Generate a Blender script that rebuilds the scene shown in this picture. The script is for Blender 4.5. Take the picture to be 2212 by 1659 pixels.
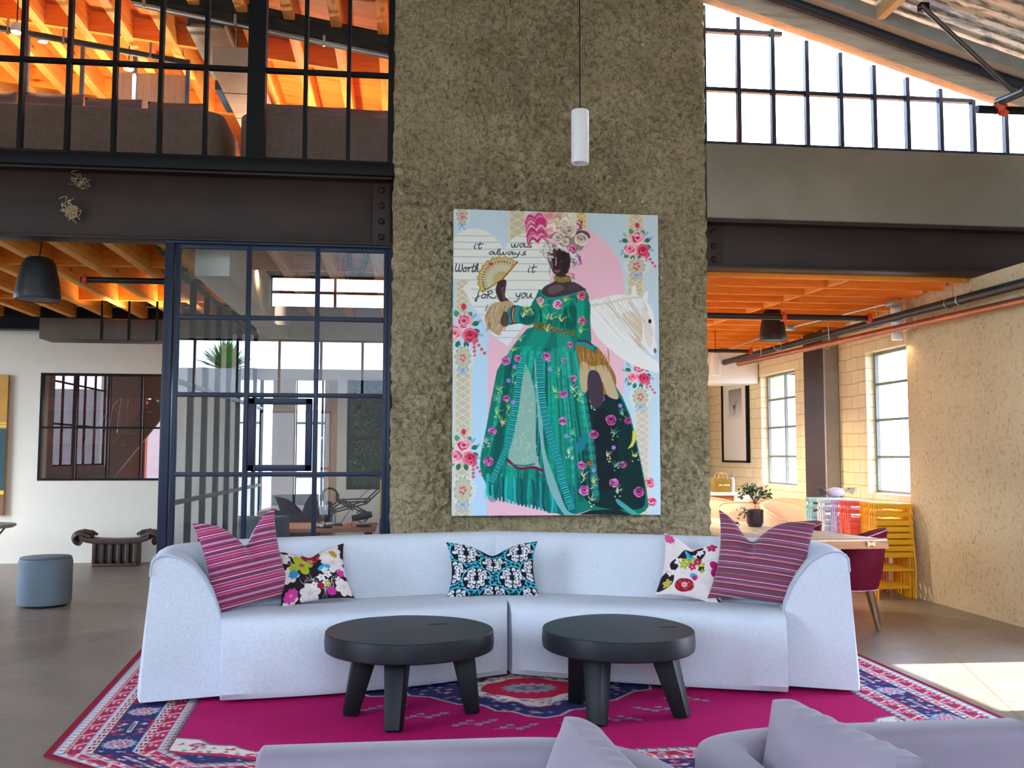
import bpy, bmesh, math, random
import numpy as np
from mathutils import Vector, Matrix, Euler
PI = math.pi
for _o in list(bpy.data.objects): bpy.data.objects.remove(_o)
SC = bpy.context.scene
COL = SC.collection
# ------------------------------------------------------------------ camera
FPX = 2050.0; CAM_H = 1.4
_p, _r, _y = math.radians(4.25), math.radians(0.1), math.radians(6.5)
FWD = Vector((math.sin(_y)*math.cos(_p), math.cos(_y)*math.cos(_p), math.sin(_p)))
_rt = Vector((math.cos(_y), -math.sin(_y), 0)); _up = _rt.cross(FWD)
RGT = _rt*math.cos(_r) + _up*math.sin(_r)
UPV = _up*math.cos(_r) - _rt*math.sin(_r)
CAM = Vector((0, 0, CAM_H))
_cd = bpy.data.cameras.new('camera'); _cam = bpy.data.objects.new('camera', _cd); COL.objects.link(_cam)
_cd.sensor_width = 36; _cd.lens = FPX/2212*36; _cd.clip_start = .05; _cd.clip_end = 300
_cam.matrix_world = Matrix(((RGT.x, UPV.x, -FWD.x, 0), (RGT.y, UPV.y, -FWD.y, 0), (RGT.z, UPV.z, -FWD.z, CAM_H), (0, 0, 0, 1)))
SC.camera = _cam
# ------------------------------------------------------------------ view, world, daylight
SC.view_settings.view_transform = 'Standard'; SC.view_settings.look = 'None'
SC.view_settings.exposure = 0.82; SC.view_settings.gamma = 1.0; SC.view_settings.use_curve_mapping = False
SC.cycles.max_bounces = 8; SC.cycles.diffuse_bounces = 4; SC.cycles.glossy_bounces = 3
SC.cycles.transparent_max_bounces = 16; SC.cycles.transmission_bounces = 4
SC.cycles.sample_clamp_indirect = 6; SC.cycles.caustics_reflective = False; SC.cycles.caustics_refractive = False
W = bpy.data.worlds.new('sky'); SC.world = W; W.use_nodes = True
_n = W.node_tree.nodes; _l = W.node_tree.links
_bg = _n['Background']; _tc = _n.new('ShaderNodeTexCoord'); _sx = _n.new('ShaderNodeSeparateXYZ'); _rp = _n.new('ShaderNodeValToRGB')
_l.new(_tc.outputs['Generated'], _sx.inputs[0]); _l.new(_sx.outputs['Z'], _rp.inputs['Fac']); _l.new(_rp.outputs['Color'], _bg.inputs['Color'])
_rp.color_ramp.elements[0].position = 0.0; _rp.color_ramp.elements[0].color = (.68, .82, 1, 1)
_rp.color_ramp.elements[1].position = .8; _rp.color_ramp.elements[1].color = (.36, .58, 1, 1)
_bg.inputs['Strength'].default_value = 13
def sun(name, direction, strength, angle, color):
    d = bpy.data.lights.new(name, 'SUN'); d.energy = strength; d.angle = math.radians(angle); d.color = color
    o = bpy.data.objects.new(name, d); COL.objects.link(o)
    o.rotation_euler = Vector(direction).to_track_quat('-Z', 'Y').to_euler(); return o
sun('sun', (-1, .02, -1.02), 16, .6, (1, .95, .88))
def portal(cx, cy, cz, w, h, direction):
    d = bpy.data.lights.new('daylight_portal', 'AREA'); d.shape = 'RECTANGLE'; d.size = w; d.size_y = h; d.cycles.is_portal = True
    o = bpy.data.objects.new('daylight_portal', d); COL.objects.link(o); o.location = (cx, cy, cz)
    o.rotation_euler = Vector(direction).to_track_quat('-Z', 'Y').to_euler()
portal(2.6, -4.6, 2.0, 5.2, 3.6, (0, 1, 0))       # window wall behind the camera
portal(0, -3.2, 6.6, 2.6, 1.4, (0, 0, -1))        # unseen roof light, added to light the hall from above
portal(-2.6, -4.6, 3.2, 5.2, 1.2, (0, 1, 0))
portal(1.2, -4.6, 4.9, 8.0, 1.1, (0, 1, 0))
portal(-2.25, -4.6, 1.2, 1.5, 2.2, (0, 1, 0))
portal(5.45, 10.9, 1.78, 3.6, 1.7, (-1, 0, 0))    # brick wall windows
portal(5.45, 5.6, 1.2, 1.4, 2.3, (-1, 0, 0))      # open side door
portal(4.0, 7.95, 4.75, 2.8, 1.4, (0, -1, 0))     # clerestory
portal(0.0, 17.2, 1.5, 3.6, 2.6, (0, -1, 0))      # far glazed end
def lamp(name, loc, power, size=.08, color=(1, .72, .42), direction=(0, 0, -1), spread=2.6):
    d = bpy.data.lights.new(name, 'AREA'); d.shape = 'DISK'; d.size = size; d.energy = power; d.color = color; d.spread = spread
    o = bpy.data.objects.new(name, d); COL.objects.link(o); o.location = loc
    o.rotation_euler = Vector(direction).to_track_quat('-Z', 'Y').to_euler(); return o
ORDN = ['first', 'second', 'third', 'fourth', 'fifth', 'sixth', 'seventh', 'eighth', 'ninth', 'tenth', 'eleventh', 'twelfth', 'thirteenth', 'fourteenth', 'fifteenth', 'sixteenth', 'seventeenth', 'eighteenth', 'nineteenth', 'twentieth']
# ------------------------------------------------------------------ helpers: a photograph pixel to a point on a plane of the room
def ray(x, y): return FWD + RGT*((x-1106)/FPX) - UPV*((y-829.5)/FPX)
def PY(x, y, Y): d = ray(x, y); return CAM + d*(Y/d.y)
def PZ(x, y, Z): d = ray(x, y); return CAM + d*((Z-CAM_H)/d.z)
def PX(x, y, X): d = ray(x, y); return CAM + d*(X/d.x)
# ------------------------------------------------------------------ materials
def lin(c):
    c = [v/255.0 for v in c[:3]]
    return tuple(v/12.92 if v <= .04045 else ((v+.055)/1.055)**2.4 for v in c)
class NT:
    def __init__(s, name):
        s.m = bpy.data.materials.new(name); s.m.use_nodes = True; s.t = s.m.node_tree; s.n = s.t.nodes; s.b = s.n['Principled BSDF']; s.o = s.n['Material Output']
    def add(s, ty, **kw):
        nd = s.n.new('ShaderNode'+ty)
        for k, v in kw.items():
            if k.startswith('i_'):
                k2 = k[2:]; k2 = int(k2) if k2.isdigit() else k2.replace('_', ' '); nd.inputs[k2].default_value = v
            else: setattr(nd, k, v)
        return nd
    def link(s, a, b): s.t.links.new(a, b)
    def coord(s, scale=(1, 1, 1), rot=(0, 0, 0), kind='Object'):
        tc = s.add('TexCoord'); mp = s.add('Mapping'); mp.inputs['Scale'].default_value = scale; mp.inputs['Rotation'].default_value = rot
        s.link(tc.outputs[kind], mp.inputs[0]); return mp.outputs[0]
    def noise(s, vec, scale, detail=4, rough=.6, dist=0):
        nd = s.add('TexNoise', i_Scale=scale, i_Detail=detail, i_Roughness=rough, i_Distortion=dist); s.link(vec, nd.inputs['Vector']); return nd.outputs['Fac']
    def ramp(s, fac, stops):
        r = s.add('ValToRGB'); e = r.color_ramp.elements
        while len(e) < len(stops): e.new(.5)
        for el, (p, c) in zip(e, stops): el.position = p; el.color = (*c, 1) if len(c) == 3 else c
        s.link(fac, r.inputs['Fac']); return r.outputs['Color']
    def bump(s, h, strength, dist=.01, prev=None):
        b = s.add('Bump', i_Strength=strength, i_Distance=dist); s.link(h, b.inputs['Height'])
        if prev: s.link(prev, b.inputs['Normal'])
        return b.outputs['Normal']
def sc(c, k): return tuple(min(1, max(0, v*k)) for v in c)
_MC = {}
def mat(name, rgb, rough=.6, metal=0, var=.12, scale=6, bump=0, bscale=60, stretch=(1, 1, 1), spec=.5, coat=0, sheen=0, rot=(0, 0, 0)):
    if name in _MC: return _MC[name]
    t = NT(name); c = lin(rgb); v = t.coord(stretch, rot)
    nz = t.noise(v, scale, 5)
    t.link(t.ramp(nz, [(.3, sc(c, 1-var)), (.7, sc(c, 1+var))]), t.b.inputs['Base Color'])
    t.b.inputs['Roughness'].default_value = rough; t.b.inputs['Metallic'].default_value = metal
    t.b.inputs['Specular IOR Level'].default_value = spec; t.b.inputs['Coat Weight'].default_value = coat
    t.b.inputs['Sheen Weight'].default_value = sheen
    if bump: t.link(t.bump(t.noise(v, bscale, 6), bump, .01), t.b.inputs['Normal'])
    _MC[name] = t.m; return t.m
def emis(name, rgb, strength):
    if name in _MC: return _MC[name]
    t = NT(name); t.b.inputs['Base Color'].default_value = (*lin(rgb), 1)
    t.b.inputs['Emission Color'].default_value = (*lin(rgb), 1); t.b.inputs['Emission Strength'].default_value = strength
    _MC[name] = t.m; return t.m
def glass(name, tint=(.96, .98, 1), refl=.05, rough=0.0, gain=.9):
    if name in _MC: return _MC[name]
    t = NT(name); t.n.remove(t.b)
    tr = t.add('BsdfTransparent'); tr.inputs['Color'].default_value = (*tint, 1)
    gl = t.add('BsdfGlossy'); gl.inputs['Roughness'].default_value = rough; gl.inputs['Color'].default_value = (1, 1, 1, 1)
    lw = t.add('LayerWeight', i_Blend=.5); pw = t.add('Math', operation='POWER', i_1=5.0); t.link(lw.outputs['Facing'], pw.inputs[0])
    ml = t.add('Math', operation='MULTIPLY_ADD', i_1=gain, i_2=refl); t.link(pw.outputs[0], ml.inputs[0])
    mx = t.add('MixShader'); t.link(ml.outputs[0], mx.inputs[0]); t.link(tr.outputs[0], mx.inputs[1]); t.link(gl.outputs[0], mx.inputs[2])
    t.link(mx.outputs[0], t.o.inputs['Surface']); _MC[name] = t.m; return t.m
def attr_mat(name, rough=.8, weave=0, wscale=300, sheen=0):
    if name in _MC: return _MC[name]
    t = NT(name); a = t.add('Attribute', attribute_name='paint'); t.link(a.outputs['Color'], t.b.inputs['Base Color'])
    t.b.inputs['Roughness'].default_value = rough; t.b.inputs['Sheen Weight'].default_value = sheen
    t.b.inputs['Specular IOR Level'].default_value = .15
    if weave: t.link(t.bump(t.noise(t.coord(), wscale, 3), weave, .004), t.b.inputs['Normal'])
    _MC[name] = t.m; return t.m
def wood(name, rgb, dark, axis='X', rough=.55, scale=1.0, bump=.15, coat=0, knots=True):
    """grain runs along the given axis"""
    if name in _MC: return _MC[name]
    t = NT(name); st = {'X': (.6, 9, 9), 'Y': (9, .6, 9), 'Z': (9, 9, .6)}[axis]
    v = t.coord(tuple(k*scale for k in st)); n1 = t.noise(v, 2.2, 6, .65, 1.2); c, d = lin(rgb), lin(dark)
    base = t.ramp(n1, [(.25, d), (.5, c), (.8, sc(c, 1.25))])
    if knots:
        v2 = t.coord(tuple(1.6*scale if k < 1 else 4.5*scale for k in st)); vo = t.add('TexVoronoi', i_Scale=1.0); t.link(v2, vo.inputs['Vector'])
        k = t.ramp(vo.outputs['Distance'], [(.05, sc(d, .45)), (.13, (1, 1, 1))])
        mx = t.add('MixRGB', blend_type='MULTIPLY', i_Fac=.8); t.link(base, mx.inputs[1]); t.link(k, mx.inputs[2]); base = mx.outputs[0]
    t.link(base, t.b.inputs['Base Color']); t.b.inputs['Roughness'].default_value = rough; t.b.inputs['Coat Weight'].default_value = coat
    t.b.inputs['Specular IOR Level'].default_value = .3
    if bump: t.link(t.bump(n1, bump, .004), t.b.inputs['Normal'])
    _MC[name] = t.m; return t.m
# ------------------------------------------------------------------ mesh builder
class MB:
    def __init__(s): s.v = []; s.f = []
    def add(s, vs, fs):
        b = len(s.v); s.v += [tuple(v) for v in vs]; s.f += [tuple(b+i for i in f) for f in fs]; return s
    def box(s, a, b, rz=0, piv=None):
        x0, y0, z0 = a; x1, y1, z1 = b
        vs = [Vector(p) for p in ((x0, y0, z0), (x1, y0, z0), (x1, y1, z0), (x0, y1, z0), (x0, y0, z1), (x1, y0, z1), (x1, y1, z1), (x0, y1, z1))]
        if rz:
            pv = Vector(piv) if piv else (Vector(a)+Vector(b))/2; m = Matrix.Rotation(rz, 3, 'Z'); vs = [pv + m @ (v-pv) for v in vs]
        return s.add(vs, [(0, 3, 2, 1), (4, 5, 6, 7), (0, 1, 5, 4), (1, 2, 6, 5), (2, 3, 7, 6), (3, 0, 4, 7)])
    def bar(s, p, q, w, h, up=(0, 0, 1), w2=None, h2=None):
        """rectangular bar from p to q; w across, h along up"""
        p, q = Vector(p), Vector(q); d = (q-p).normalized(); u = Vector(up); r = d.cross(u)
        if r.length < 1e-4: r = d.cross(Vector((0, 1, 0)))
        r.normalize(); u = r.cross(d); w2 = w2 or w; h2 = h2 or h
        vs = [p - r*w/2 - u*h/2, p + r*w/2 - u*h/2, p + r*w/2 + u*h/2, p - r*w/2 + u*h/2, q - r*w2/2 - u*h2/2, q + r*w2/2 - u*h2/2, q + r*w2/2 + u*h2/2, q - r*w2/2 + u*h2/2]
        return s.add(vs, [(3, 2, 1, 0), (4, 5, 6, 7), (0, 1, 5, 4), (1, 2, 6, 5), (2, 3, 7, 6), (3, 0, 4, 7)])
    def tube(s, pts, r, n=10, r2=None, cap=True):
        pts = [Vector(p) for p in pts]; k = len(pts); rings = []; ref = None
        for i, p in enumerate(pts):
            d = (pts[min(i+1, k-1)] - pts[max(i-1, 0)])
            if d.length < 1e-9: d = Vector((0, 0, 1))
            d.normalize()
            if ref is None: ref = d.orthogonal().normalized()
            ref = (ref - d*ref.dot(d))
            if ref.length < 1e-6: ref = d.orthogonal()
            ref.normalize(); bi = d.cross(ref); rr = r if r2 is None else r + (r2-r)*i/max(1, k-1)
            if callable(r): rr = r(i/max(1, k-1))
            rings.append([p + (ref*math.cos(2*PI*j/n) + bi*math.sin(2*PI*j/n))*rr for j in range(n)])
        vs = [v for rg in rings for v in rg]; fs = []
        for i in range(k-1):
            for j in range(n): fs.append((i*n+j, i*n+(j+1) % n, (i+1)*n+(j+1) % n, (i+1)*n+j))
        if cap: fs += [tuple(range(n-1, -1, -1)), tuple((k-1)*n+j for j in range(n))]
        return s.add(vs, fs)
    def lathe(s, prof, c=(0, 0, 0), n=28, axis='Z', cap=True):
        vs = []; fs = []; c = Vector(c)
        for r, z in prof:
            for j in range(n):
                a = 2*PI*j/n; p = Vector((r*math.cos(a), r*math.sin(a), z))
                if axis == 'Y': p = Vector((p.x, -p.z, p.y))
                if axis == 'X': p = Vector((p.z, p.x, p.y))
                vs.append(c+p)
        for i in range(len(prof)-1):
            for j in range(n): fs.append((i*n+j, i*n+(j+1) % n, (i+1)*n+(j+1) % n, (i+1)*n+j))
        if cap: fs += [tuple(range(n-1, -1, -1)), tuple((len(prof)-1)*n+j for j in range(n))]
        return s.add(vs, fs)
    def prism(s, poly, off):
        """poly: 3D points of one face; off: extrusion vector"""
        n = len(poly); P = [Vector(p) for p in poly]; o = Vector(off)
        return s.add(P + [p+o for p in P], [tuple(range(n-1, -1, -1)), tuple(range(n, 2*n))] + [(i, (i+1) % n, n+(i+1) % n, n+i) for i in range(n)])
    def loft(s, secs, closed=True, cap=True):
        n = len(secs[0]); vs = [v for q in secs for v in q]; fs = []
        for i in range(len(secs)-1):
            for j in range(n if closed else n-1): fs.append((i*n+j, i*n+(j+1) % n, (i+1)*n+(j+1) % n, (i+1)*n+j))
        if cap and closed: fs += [tuple(range(n-1, -1, -1)), tuple((len(secs)-1)*n+j for j in range(n))]
        return s.add(vs, fs)
    def grid(s, fn, nu, nv):
        vs = [fn(i/nu, j/nv) for j in range(nv+1) for i in range(nu+1)]
        return s.add(vs, [(j*(nu+1)+i, j*(nu+1)+i+1, (j+1)*(nu+1)+i+1, (j+1)*(nu+1)+i) for j in range(nv) for i in range(nu)])
    def ico(s, c, r, sub=2, sq=(1, 1, 1), jit=0, seed=0):
        bm = bmesh.new(); bmesh.ops.create_icosphere(bm, subdivisions=sub, radius=1); rnd = random.Random(seed)
        vs = [Vector(c) + Vector((v.co.x*sq[0], v.co.y*sq[1], v.co.z*sq[2]))*r*(1+rnd.uniform(-jit, jit)) for v in bm.verts]
        s.add(vs, [tuple(v.index for v in f.verts) for f in bm.faces]); bm.free(); return s
    def xf(s, m): s.v = [tuple(m @ Vector(v)) for v in s.v]; return s
    def build(s, name, material, parent=None, smooth=False, bevel=0, seg=2, sub=0, flat=40, world=True, normals=True):
        me = bpy.data.meshes.new(name); vs = s.v; off = Vector((0, 0, 0))
        if parent is not None and world:
            off = Vector(parent.get('_w', (0, 0, 0)))
        elif parent is None and vs:
            a = np.array(vs); off = Vector((float(a[:, 0].mean()), float(a[:, 1].mean()), float(a[:, 2].min())))
        me.from_pydata([(v[0]-off.x, v[1]-off.y, v[2]-off.z) for v in vs], [], s.f)
        if normals:
            bm = bmesh.new(); bm.from_mesh(me); bmesh.ops.recalc_face_normals(bm, faces=bm.faces)
            if bevel:
                es = [e for e in bm.edges if len(e.link_faces) == 2 and e.calc_face_angle(0) > math.radians(25)]
                bmesh.ops.bevel(bm, geom=es, offset=bevel, segments=seg, profile=.5, affect='EDGES', clamp_overlap=True)
            bm.to_mesh(me); bm.free()
        if material: me.materials.append(material)
        if smooth or bevel:
            for p in me.polygons: p.use_smooth = True
            me.set_sharp_from_angle(angle=math.radians(flat))
        o = bpy.data.objects.new(name, me); COL.objects.link(o)
        if parent is None: o.location = off
        else: o.parent = parent
        o['_w'] = tuple(off)
        if sub:
            md = o.modifiers.new('sub', 'SUBSURF'); md.levels = sub; md.render_levels = sub
        return o
def tag(o, label, cat, group=None, kind=None):
    if label: o['label'] = label
    if cat: o['category'] = cat
    if group: o['group'] = group
    if kind: o['kind'] = kind
    return o
def thing(name, loc, label, cat, group=None, rz=0):
    o = bpy.data.objects.new(name, None); COL.objects.link(o); o.location = loc; o.rotation_euler = (0, 0, rz); o.empty_display_size = .1
    o['_w'] = tuple(loc); return tag(o, label, cat, group)
def local(name, label=None, cat=None, group=None):
    """a thing built about its own origin, moved afterwards"""
    return thing(name, (0, 0, 0), label, cat, group)
def struct(o): o['kind'] = 'structure'; return o
def dup(root, loc, rz=0, label=None, group=None, rot=None, mats=None, scale=None):
    r = root.copy(); COL.objects.link(r); r.location = loc; r.rotation_euler = rot if rot else (0, 0, rz)
    if scale: r.scale = scale
    if label: r['label'] = label
    if group: r['group'] = group
    def cp(src, dst):
        for ch in [c for c in src.children]:
            c = ch.copy(); COL.objects.link(c); c.parent = dst
            if mats and c.type == 'MESH' and c.data.materials and c.data.materials[0].name in mats:
                c.data = c.data.copy(); c.data.materials[0] = mats[c.data.materials[0].name]
            cp(ch, c)
    cp(root, r); return r
def place(o, loc, rz=0, rot=None):
    o.location = loc; o.rotation_euler = rot if rot else (0, 0, rz); return o
def catmull(pts, n=8):
    P = [Vector(p) for p in pts]; out = []
    for i in range(len(P)-1):
        a, b, c, d = P[max(i-1, 0)], P[i], P[i+1], P[min(i+2, len(P)-1)]
        for k in range(n):
            t = k/n; out.append(.5*((2*b)+(c-a)*t+(2*a-5*b+4*c-d)*t*t+(3*b-a-3*c+d)*t**3))
    out.append(P[-1]); return out
# ------------------------------------------------------------------ a small painter for things that are painted or printed
class Paint:
    def __init__(s, w, h, bg): s.w, s.h = w, h; s.a = np.empty((h, w, 3), np.float32); s.a[:] = np.array(bg, np.float32)/255
    T = None
    def tp(s, pts): return np.array([s.T(*p) if s.T else p for p in pts], float)
    def _put(s, x0, y0, m, c, al):
        h, w = m.shape; r = s.a[y0:y0+h, x0:x0+w]; k = (m*al)[..., None]; r[:] = r*(1-k) + (np.array(c, np.float32)/255)*k
    def _bb(s, P, pad=1):
        x0 = max(0, int(P[:, 0].min()-pad)); x1 = min(s.w, int(P[:, 0].max()+pad+2)); y0 = max(0, int(P[:, 1].min()-pad)); y1 = min(s.h, int(P[:, 1].max()+pad+2)); return x0, y0, x1, y1
    def poly(s, pts, c, al=1, raw=False):
        P = np.array(pts, float) if raw else s.tp(pts); x0, y0, x1, y1 = s._bb(P)
        if x1 <= x0 or y1 <= y0: return
        X, Y = np.meshgrid(np.arange(x0, x1)+.5, np.arange(y0, y1)+.5); m = np.zeros(X.shape, bool)
        for (ax, ay), (bx, by) in zip(P, np.roll(P, -1, 0)):
            if ay == by: continue
            m ^= ((ay > Y) != (by > Y)) & (X < (bx-ax)*(Y-ay)/(by-ay)+ax)
        s._put(x0, y0, m.astype(np.float32), c, al)
    def sp(s, pts, c, al=1, closed=True):
        """smooth closed shape"""
        P = s.tp(pts); n = len(P); out = []
        for i in range(n):
            a, b, cc, d = P[(i-1) % n], P[i], P[(i+1) % n], P[(i+2) % n]
            for k in range(6):
                t = k/6; out.append(.5*((2*b)+(cc-a)*t+(2*a-5*b+4*cc-d)*t*t+(3*b-a-3*cc+d)*t**3))
        s.poly(out, c, al, raw=True)
    def ell(s, cx, cy, rx, ry, c, rot=0, al=1, n=18):
        s.poly([(cx+rx*math.cos(t)*math.cos(rot)-ry*math.sin(t)*math.sin(rot), cy+rx*math.cos(t)*math.sin(rot)+ry*math.sin(t)*math.cos(rot)) for t in [2*PI*i/n for i in range(n)]], c, al)
    def line(s, pts, w, c, al=1, smooth=False, taper=False):
        P = s.tp(pts)
        if smooth and len(P) > 2: P = np.array([tuple(v)[:2] for v in catmull([(p[0], p[1], 0) for p in P], 6)])
        k = len(P)-1
        for i in range(k):
            a, b = P[i], P[i+1]; ww = w*(1-.75*i/k) if taper else w
            x0, y0, x1, y1 = s._bb(np.array([a, b]), ww)
            if x1 <= x0 or y1 <= y0: continue
            X, Y = np.meshgrid(np.arange(x0, x1)+.5, np.arange(y0, y1)+.5); d = b-a; L = max(1e-9, d@d)
            t = np.clip(((X-a[0])*d[0]+(Y-a[1])*d[1])/L, 0, 1); D = np.hypot(X-a[0]-t*d[0], Y-a[1]-t*d[1])
            s._put(x0, y0, np.clip(ww/2+.5-D, 0, 1).astype(np.float32), c, al)
    def down(s, k):
        h, w = s.h//k, s.w//k; return s.a[:h*k, :w*k].reshape(h, k, w, k, 3).mean((1, 3))
def colour_mesh(o, arr_lin):
    """arr_lin: one linear rgb per vertex"""
    at = o.data.attributes.new('paint', 'FLOAT_COLOR', 'POINT'); n = len(o.data.vertices)
    b = np.ones((n, 4), np.float32); b[:, :3] = arr_lin; at.data.foreach_set('color', b.ravel())
def srgb2lin(a): return np.where(a <= .04045, a/12.92, ((np.maximum(a, 0)+.055)/1.055)**2.4)
def grid_object(name, pos, img, material, parent=None, world_off=(0, 0, 0)):
    """pos: (h,w,3) points, img: (h,w,3) sRGB colours -> one fine mesh"""
    h, w = pos.shape[:2]; me = bpy.data.meshes.new(name); V = (pos.reshape(-1, 3)-np.array(world_off)).astype(np.float32)
    idx = np.arange(h*w).reshape(h, w); q = np.stack([idx[:-1, :-1], idx[1:, :-1], idx[1:, 1:], idx[:-1, 1:]], -1).reshape(-1, 4)
    me.vertices.add(len(V)); me.vertices.foreach_set('co', V.ravel()); me.loops.add(q.size); me.loops.foreach_set('vertex_index', q.ravel().astype(np.int32))
    me.polygons.add(len(q)); me.polygons.foreach_set('loop_start', (np.arange(len(q))*4).astype(np.int32)); me.polygons.foreach_set('use_smooth', np.ones(len(q), bool)); me.update(calc_edges=True)
    me.materials.append(material); o = bpy.data.objects.new(name, me); COL.objects.link(o)
    if parent: o.parent = parent
    colour_mesh(o, srgb2lin(img.reshape(-1, 3))); return o
# ------------------------------------------------------------------ room materials
def stucco(name, c1, c2, c3, scale, strength, dist, pits=None, relief_shade=None):
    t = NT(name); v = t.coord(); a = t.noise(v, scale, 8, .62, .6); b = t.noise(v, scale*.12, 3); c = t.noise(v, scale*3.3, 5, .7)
    vo = t.add('TexVoronoi', i_Scale=scale*.8, i_Randomness=1.0); t.link(v, vo.inputs['Vector'])
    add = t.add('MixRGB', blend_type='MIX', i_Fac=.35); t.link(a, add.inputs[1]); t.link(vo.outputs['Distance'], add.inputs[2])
    base = t.ramp(b, [(.3, lin(c1)), (.7, lin(c2))])
    fine_dark = t.ramp(c, [(.3, lin(c3)), (.48, (1, 1, 1))]); mx = t.add('MixRGB', blend_type='MULTIPLY', i_Fac=.55); t.link(base, mx.inputs[1]); t.link(fine_dark, mx.inputs[2]); col = mx.outputs[0]  # darker in the low spots of the fine noise
    if relief_shade:
        k = t.ramp(a, [(.36, (relief_shade,)*3), (.46, (.78,)*3), (.54, (1, 1, 1)), (.66, (1.0, 1.0, 1.0))]); m0 = t.add('MixRGB', blend_type='MULTIPLY', i_Fac=1); t.link(col, m0.inputs[1]); t.link(k, m0.inputs[2]); col = m0.outputs[0]  # low spots darkened in the colour, painted shade for the relief
        k = t.ramp(t.noise(t.coord((1, 1, 1.15)), scale*1.7, 6, .75, 1.2), [(.34, (.42,)*3), (.43, (1, 1, 1))]); m0 = t.add('MixRGB', blend_type='MULTIPLY', i_Fac=.9); t.link(col, m0.inputs[1]); t.link(k, m0.inputs[2]); col = m0.outputs[0]  # finer dark spots, painted in as more relief shade
    if pits:
        n = t.noise(t.coord((1, 1, .8)), pits, 6, .7, 1.5); m = t.ramp(n, [(.29, lin((60, 56, 44))), (.36, (1, 1, 1))]); m2 = t.add('MixRGB', blend_type='MULTIPLY', i_Fac=.8); t.link(col, m2.inputs[1]); t.link(m, m2.inputs[2]); col = m2.outputs[0]
    t.link(col, t.b.inputs['Base Color']); t.b.inputs['Roughness'].default_value = .8; t.b.inputs['Specular IOR Level'].default_value = .35
    n1 = t.bump(add.outputs[0], strength, dist); t.link(t.bump(c, strength*.5, dist*.3, n1), t.b.inputs['Normal']); return t.m
M_STUCCO = stucco('rough_grey_stucco', (206, 186, 140), (236, 214, 170), (96, 84, 62), 24, 1.0, .16, relief_shade=.5)
M_STUCCO2 = stucco('beige_stucco', (196, 172, 136), (210, 188, 150), (140, 122, 94), 9, .5, .014, pits=16)
def concrete_floor():
    t = NT('polished_concrete'); v = t.coord(); a = t.noise(v, .9, 6, .6, .8); b = t.noise(v, 14, 5, .7)
    c = t.ramp(a, [(.3, lin((112, 100, 88))), (.55, lin((128, 114, 100))), (.75, lin((144, 128, 112)))]); m = t.add('MixRGB', blend_type='OVERLAY', i_Fac=.25); t.link(c, m.inputs[1]); t.link(b, m.inputs[2])
    br = t.add('TexBrick', offset=0.0); br.inputs['Color1'].default_value = br.inputs['Color2'].default_value = (1, 1, 1, 1); br.inputs['Mortar'].default_value = (.55, .53, .5, 1)
    br.inputs['Scale'].default_value = 1; br.inputs['Mortar Size'].default_value = .004; br.inputs['Brick Width'].default_value = 3.1; br.inputs['Row Height'].default_value = 3.1
    t.link(t.coord((1, 1, 1), (0, 0, .35)), br.inputs['Vector']); m3 = t.add('MixRGB', blend_type='MULTIPLY', i_Fac=1); t.link(m.outputs[0], m3.inputs[1]); t.link(br.outputs['Color'], m3.inputs[2])
    t.link(m3.outputs[0], t.b.inputs['Base Color']); t.link(t.ramp(b, [(.3, (.28,)*3), (.7, (.42,)*3)]), t.b.inputs['Roughness'])
    t.b.inputs['Specular IOR Level'].default_value = .45; t.link(t.bump(b, .04, .003), t.b.inputs['Normal']); return t.m
M_FLOOR = concrete_floor()
def painted_brick():
    t = NT('cream_painted_block'); tc = t.add('TexCoord'); sp = t.add('SeparateXYZ'); cb = t.add('CombineXYZ'); t.link(tc.outputs['Object'], sp.inputs[0]); t.link(sp.outputs['Y'], cb.inputs['X']); t.link(sp.outputs['Z'], cb.inputs['Y'])
    nz = t.add('TexNoise', i_Scale=3.0); t.link(cb.outputs[0], nz.inputs['Vector']); ad = t.add('MixRGB', blend_type='LINEAR_LIGHT', i_Fac=.02); t.link(cb.outputs[0], ad.inputs[1]); t.link(nz.outputs['Color'], ad.inputs[2])
    br = t.add('TexBrick'); br.inputs['Color1'].default_value = (*lin((226, 210, 172)), 1); br.inputs['Color2'].default_value = (*lin((234, 220, 184)), 1); br.inputs['Mortar'].default_value = (*lin((208, 190, 152)), 1)
    br.inputs['Scale'].default_value = 1; br.inputs['Mortar Size'].default_value = .008; br.inputs['Brick Width'].default_value = .3; br.inputs['Row Height'].default_value = .15; br.inputs['Mortar Smooth'].default_value = .6
    t.link(ad.outputs[0], br.inputs['Vector']); t.link(br.outputs['Color'], t.b.inputs['Base Color']); t.b.inputs['Roughness'].default_value = .7
    n1 = t.bump(br.outputs['Fac'], .6, -.012); t.link(t.bump(t.noise(tc.outputs['Object'], 16, 6), .35, .012, n1), t.b.inputs['Normal']); return t.m
M_BRICK = painted_brick()
def corrugated():
    t = NT('corrugated_roof_underside'); v = t.coord(); w = t.add('TexWave', wave_type='BANDS', bands_direction='Y', i_Scale=2.2, i_Distortion=0.0); t.link(v, w.inputs['Vector'])
    n = t.noise(t.coord((1.2, 5, 1)), 3.0, 6, .7); c = t.ramp(n, [(.40, lin((112, 106, 94))), (.47, lin((150, 140, 122))), (.5, lin((216, 202, 170))), (.7, lin((226, 214, 184)))])
    t.link(c, t.b.inputs['Base Color']); t.b.inputs['Roughness'].default_value = .6; t.link(t.bump(w.outputs['Fac'], 1, .03), t.b.inputs['Normal']); return t.m
M_CORR = corrugated()
M_PLASTER = mat('warm_white_plaster', (226, 218, 200), .8, var=.02, bump=.03)
M_PLASTER_W = mat('white_plaster', (240, 238, 230), .8, var=.02, bump=.03)
M_STEEL = mat('dark_mill_steel', (46, 30, 24), .5, 0, var=.4, spec=.3, scale=2.5, bump=.04, stretch=(.4, 1, 1))
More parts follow.
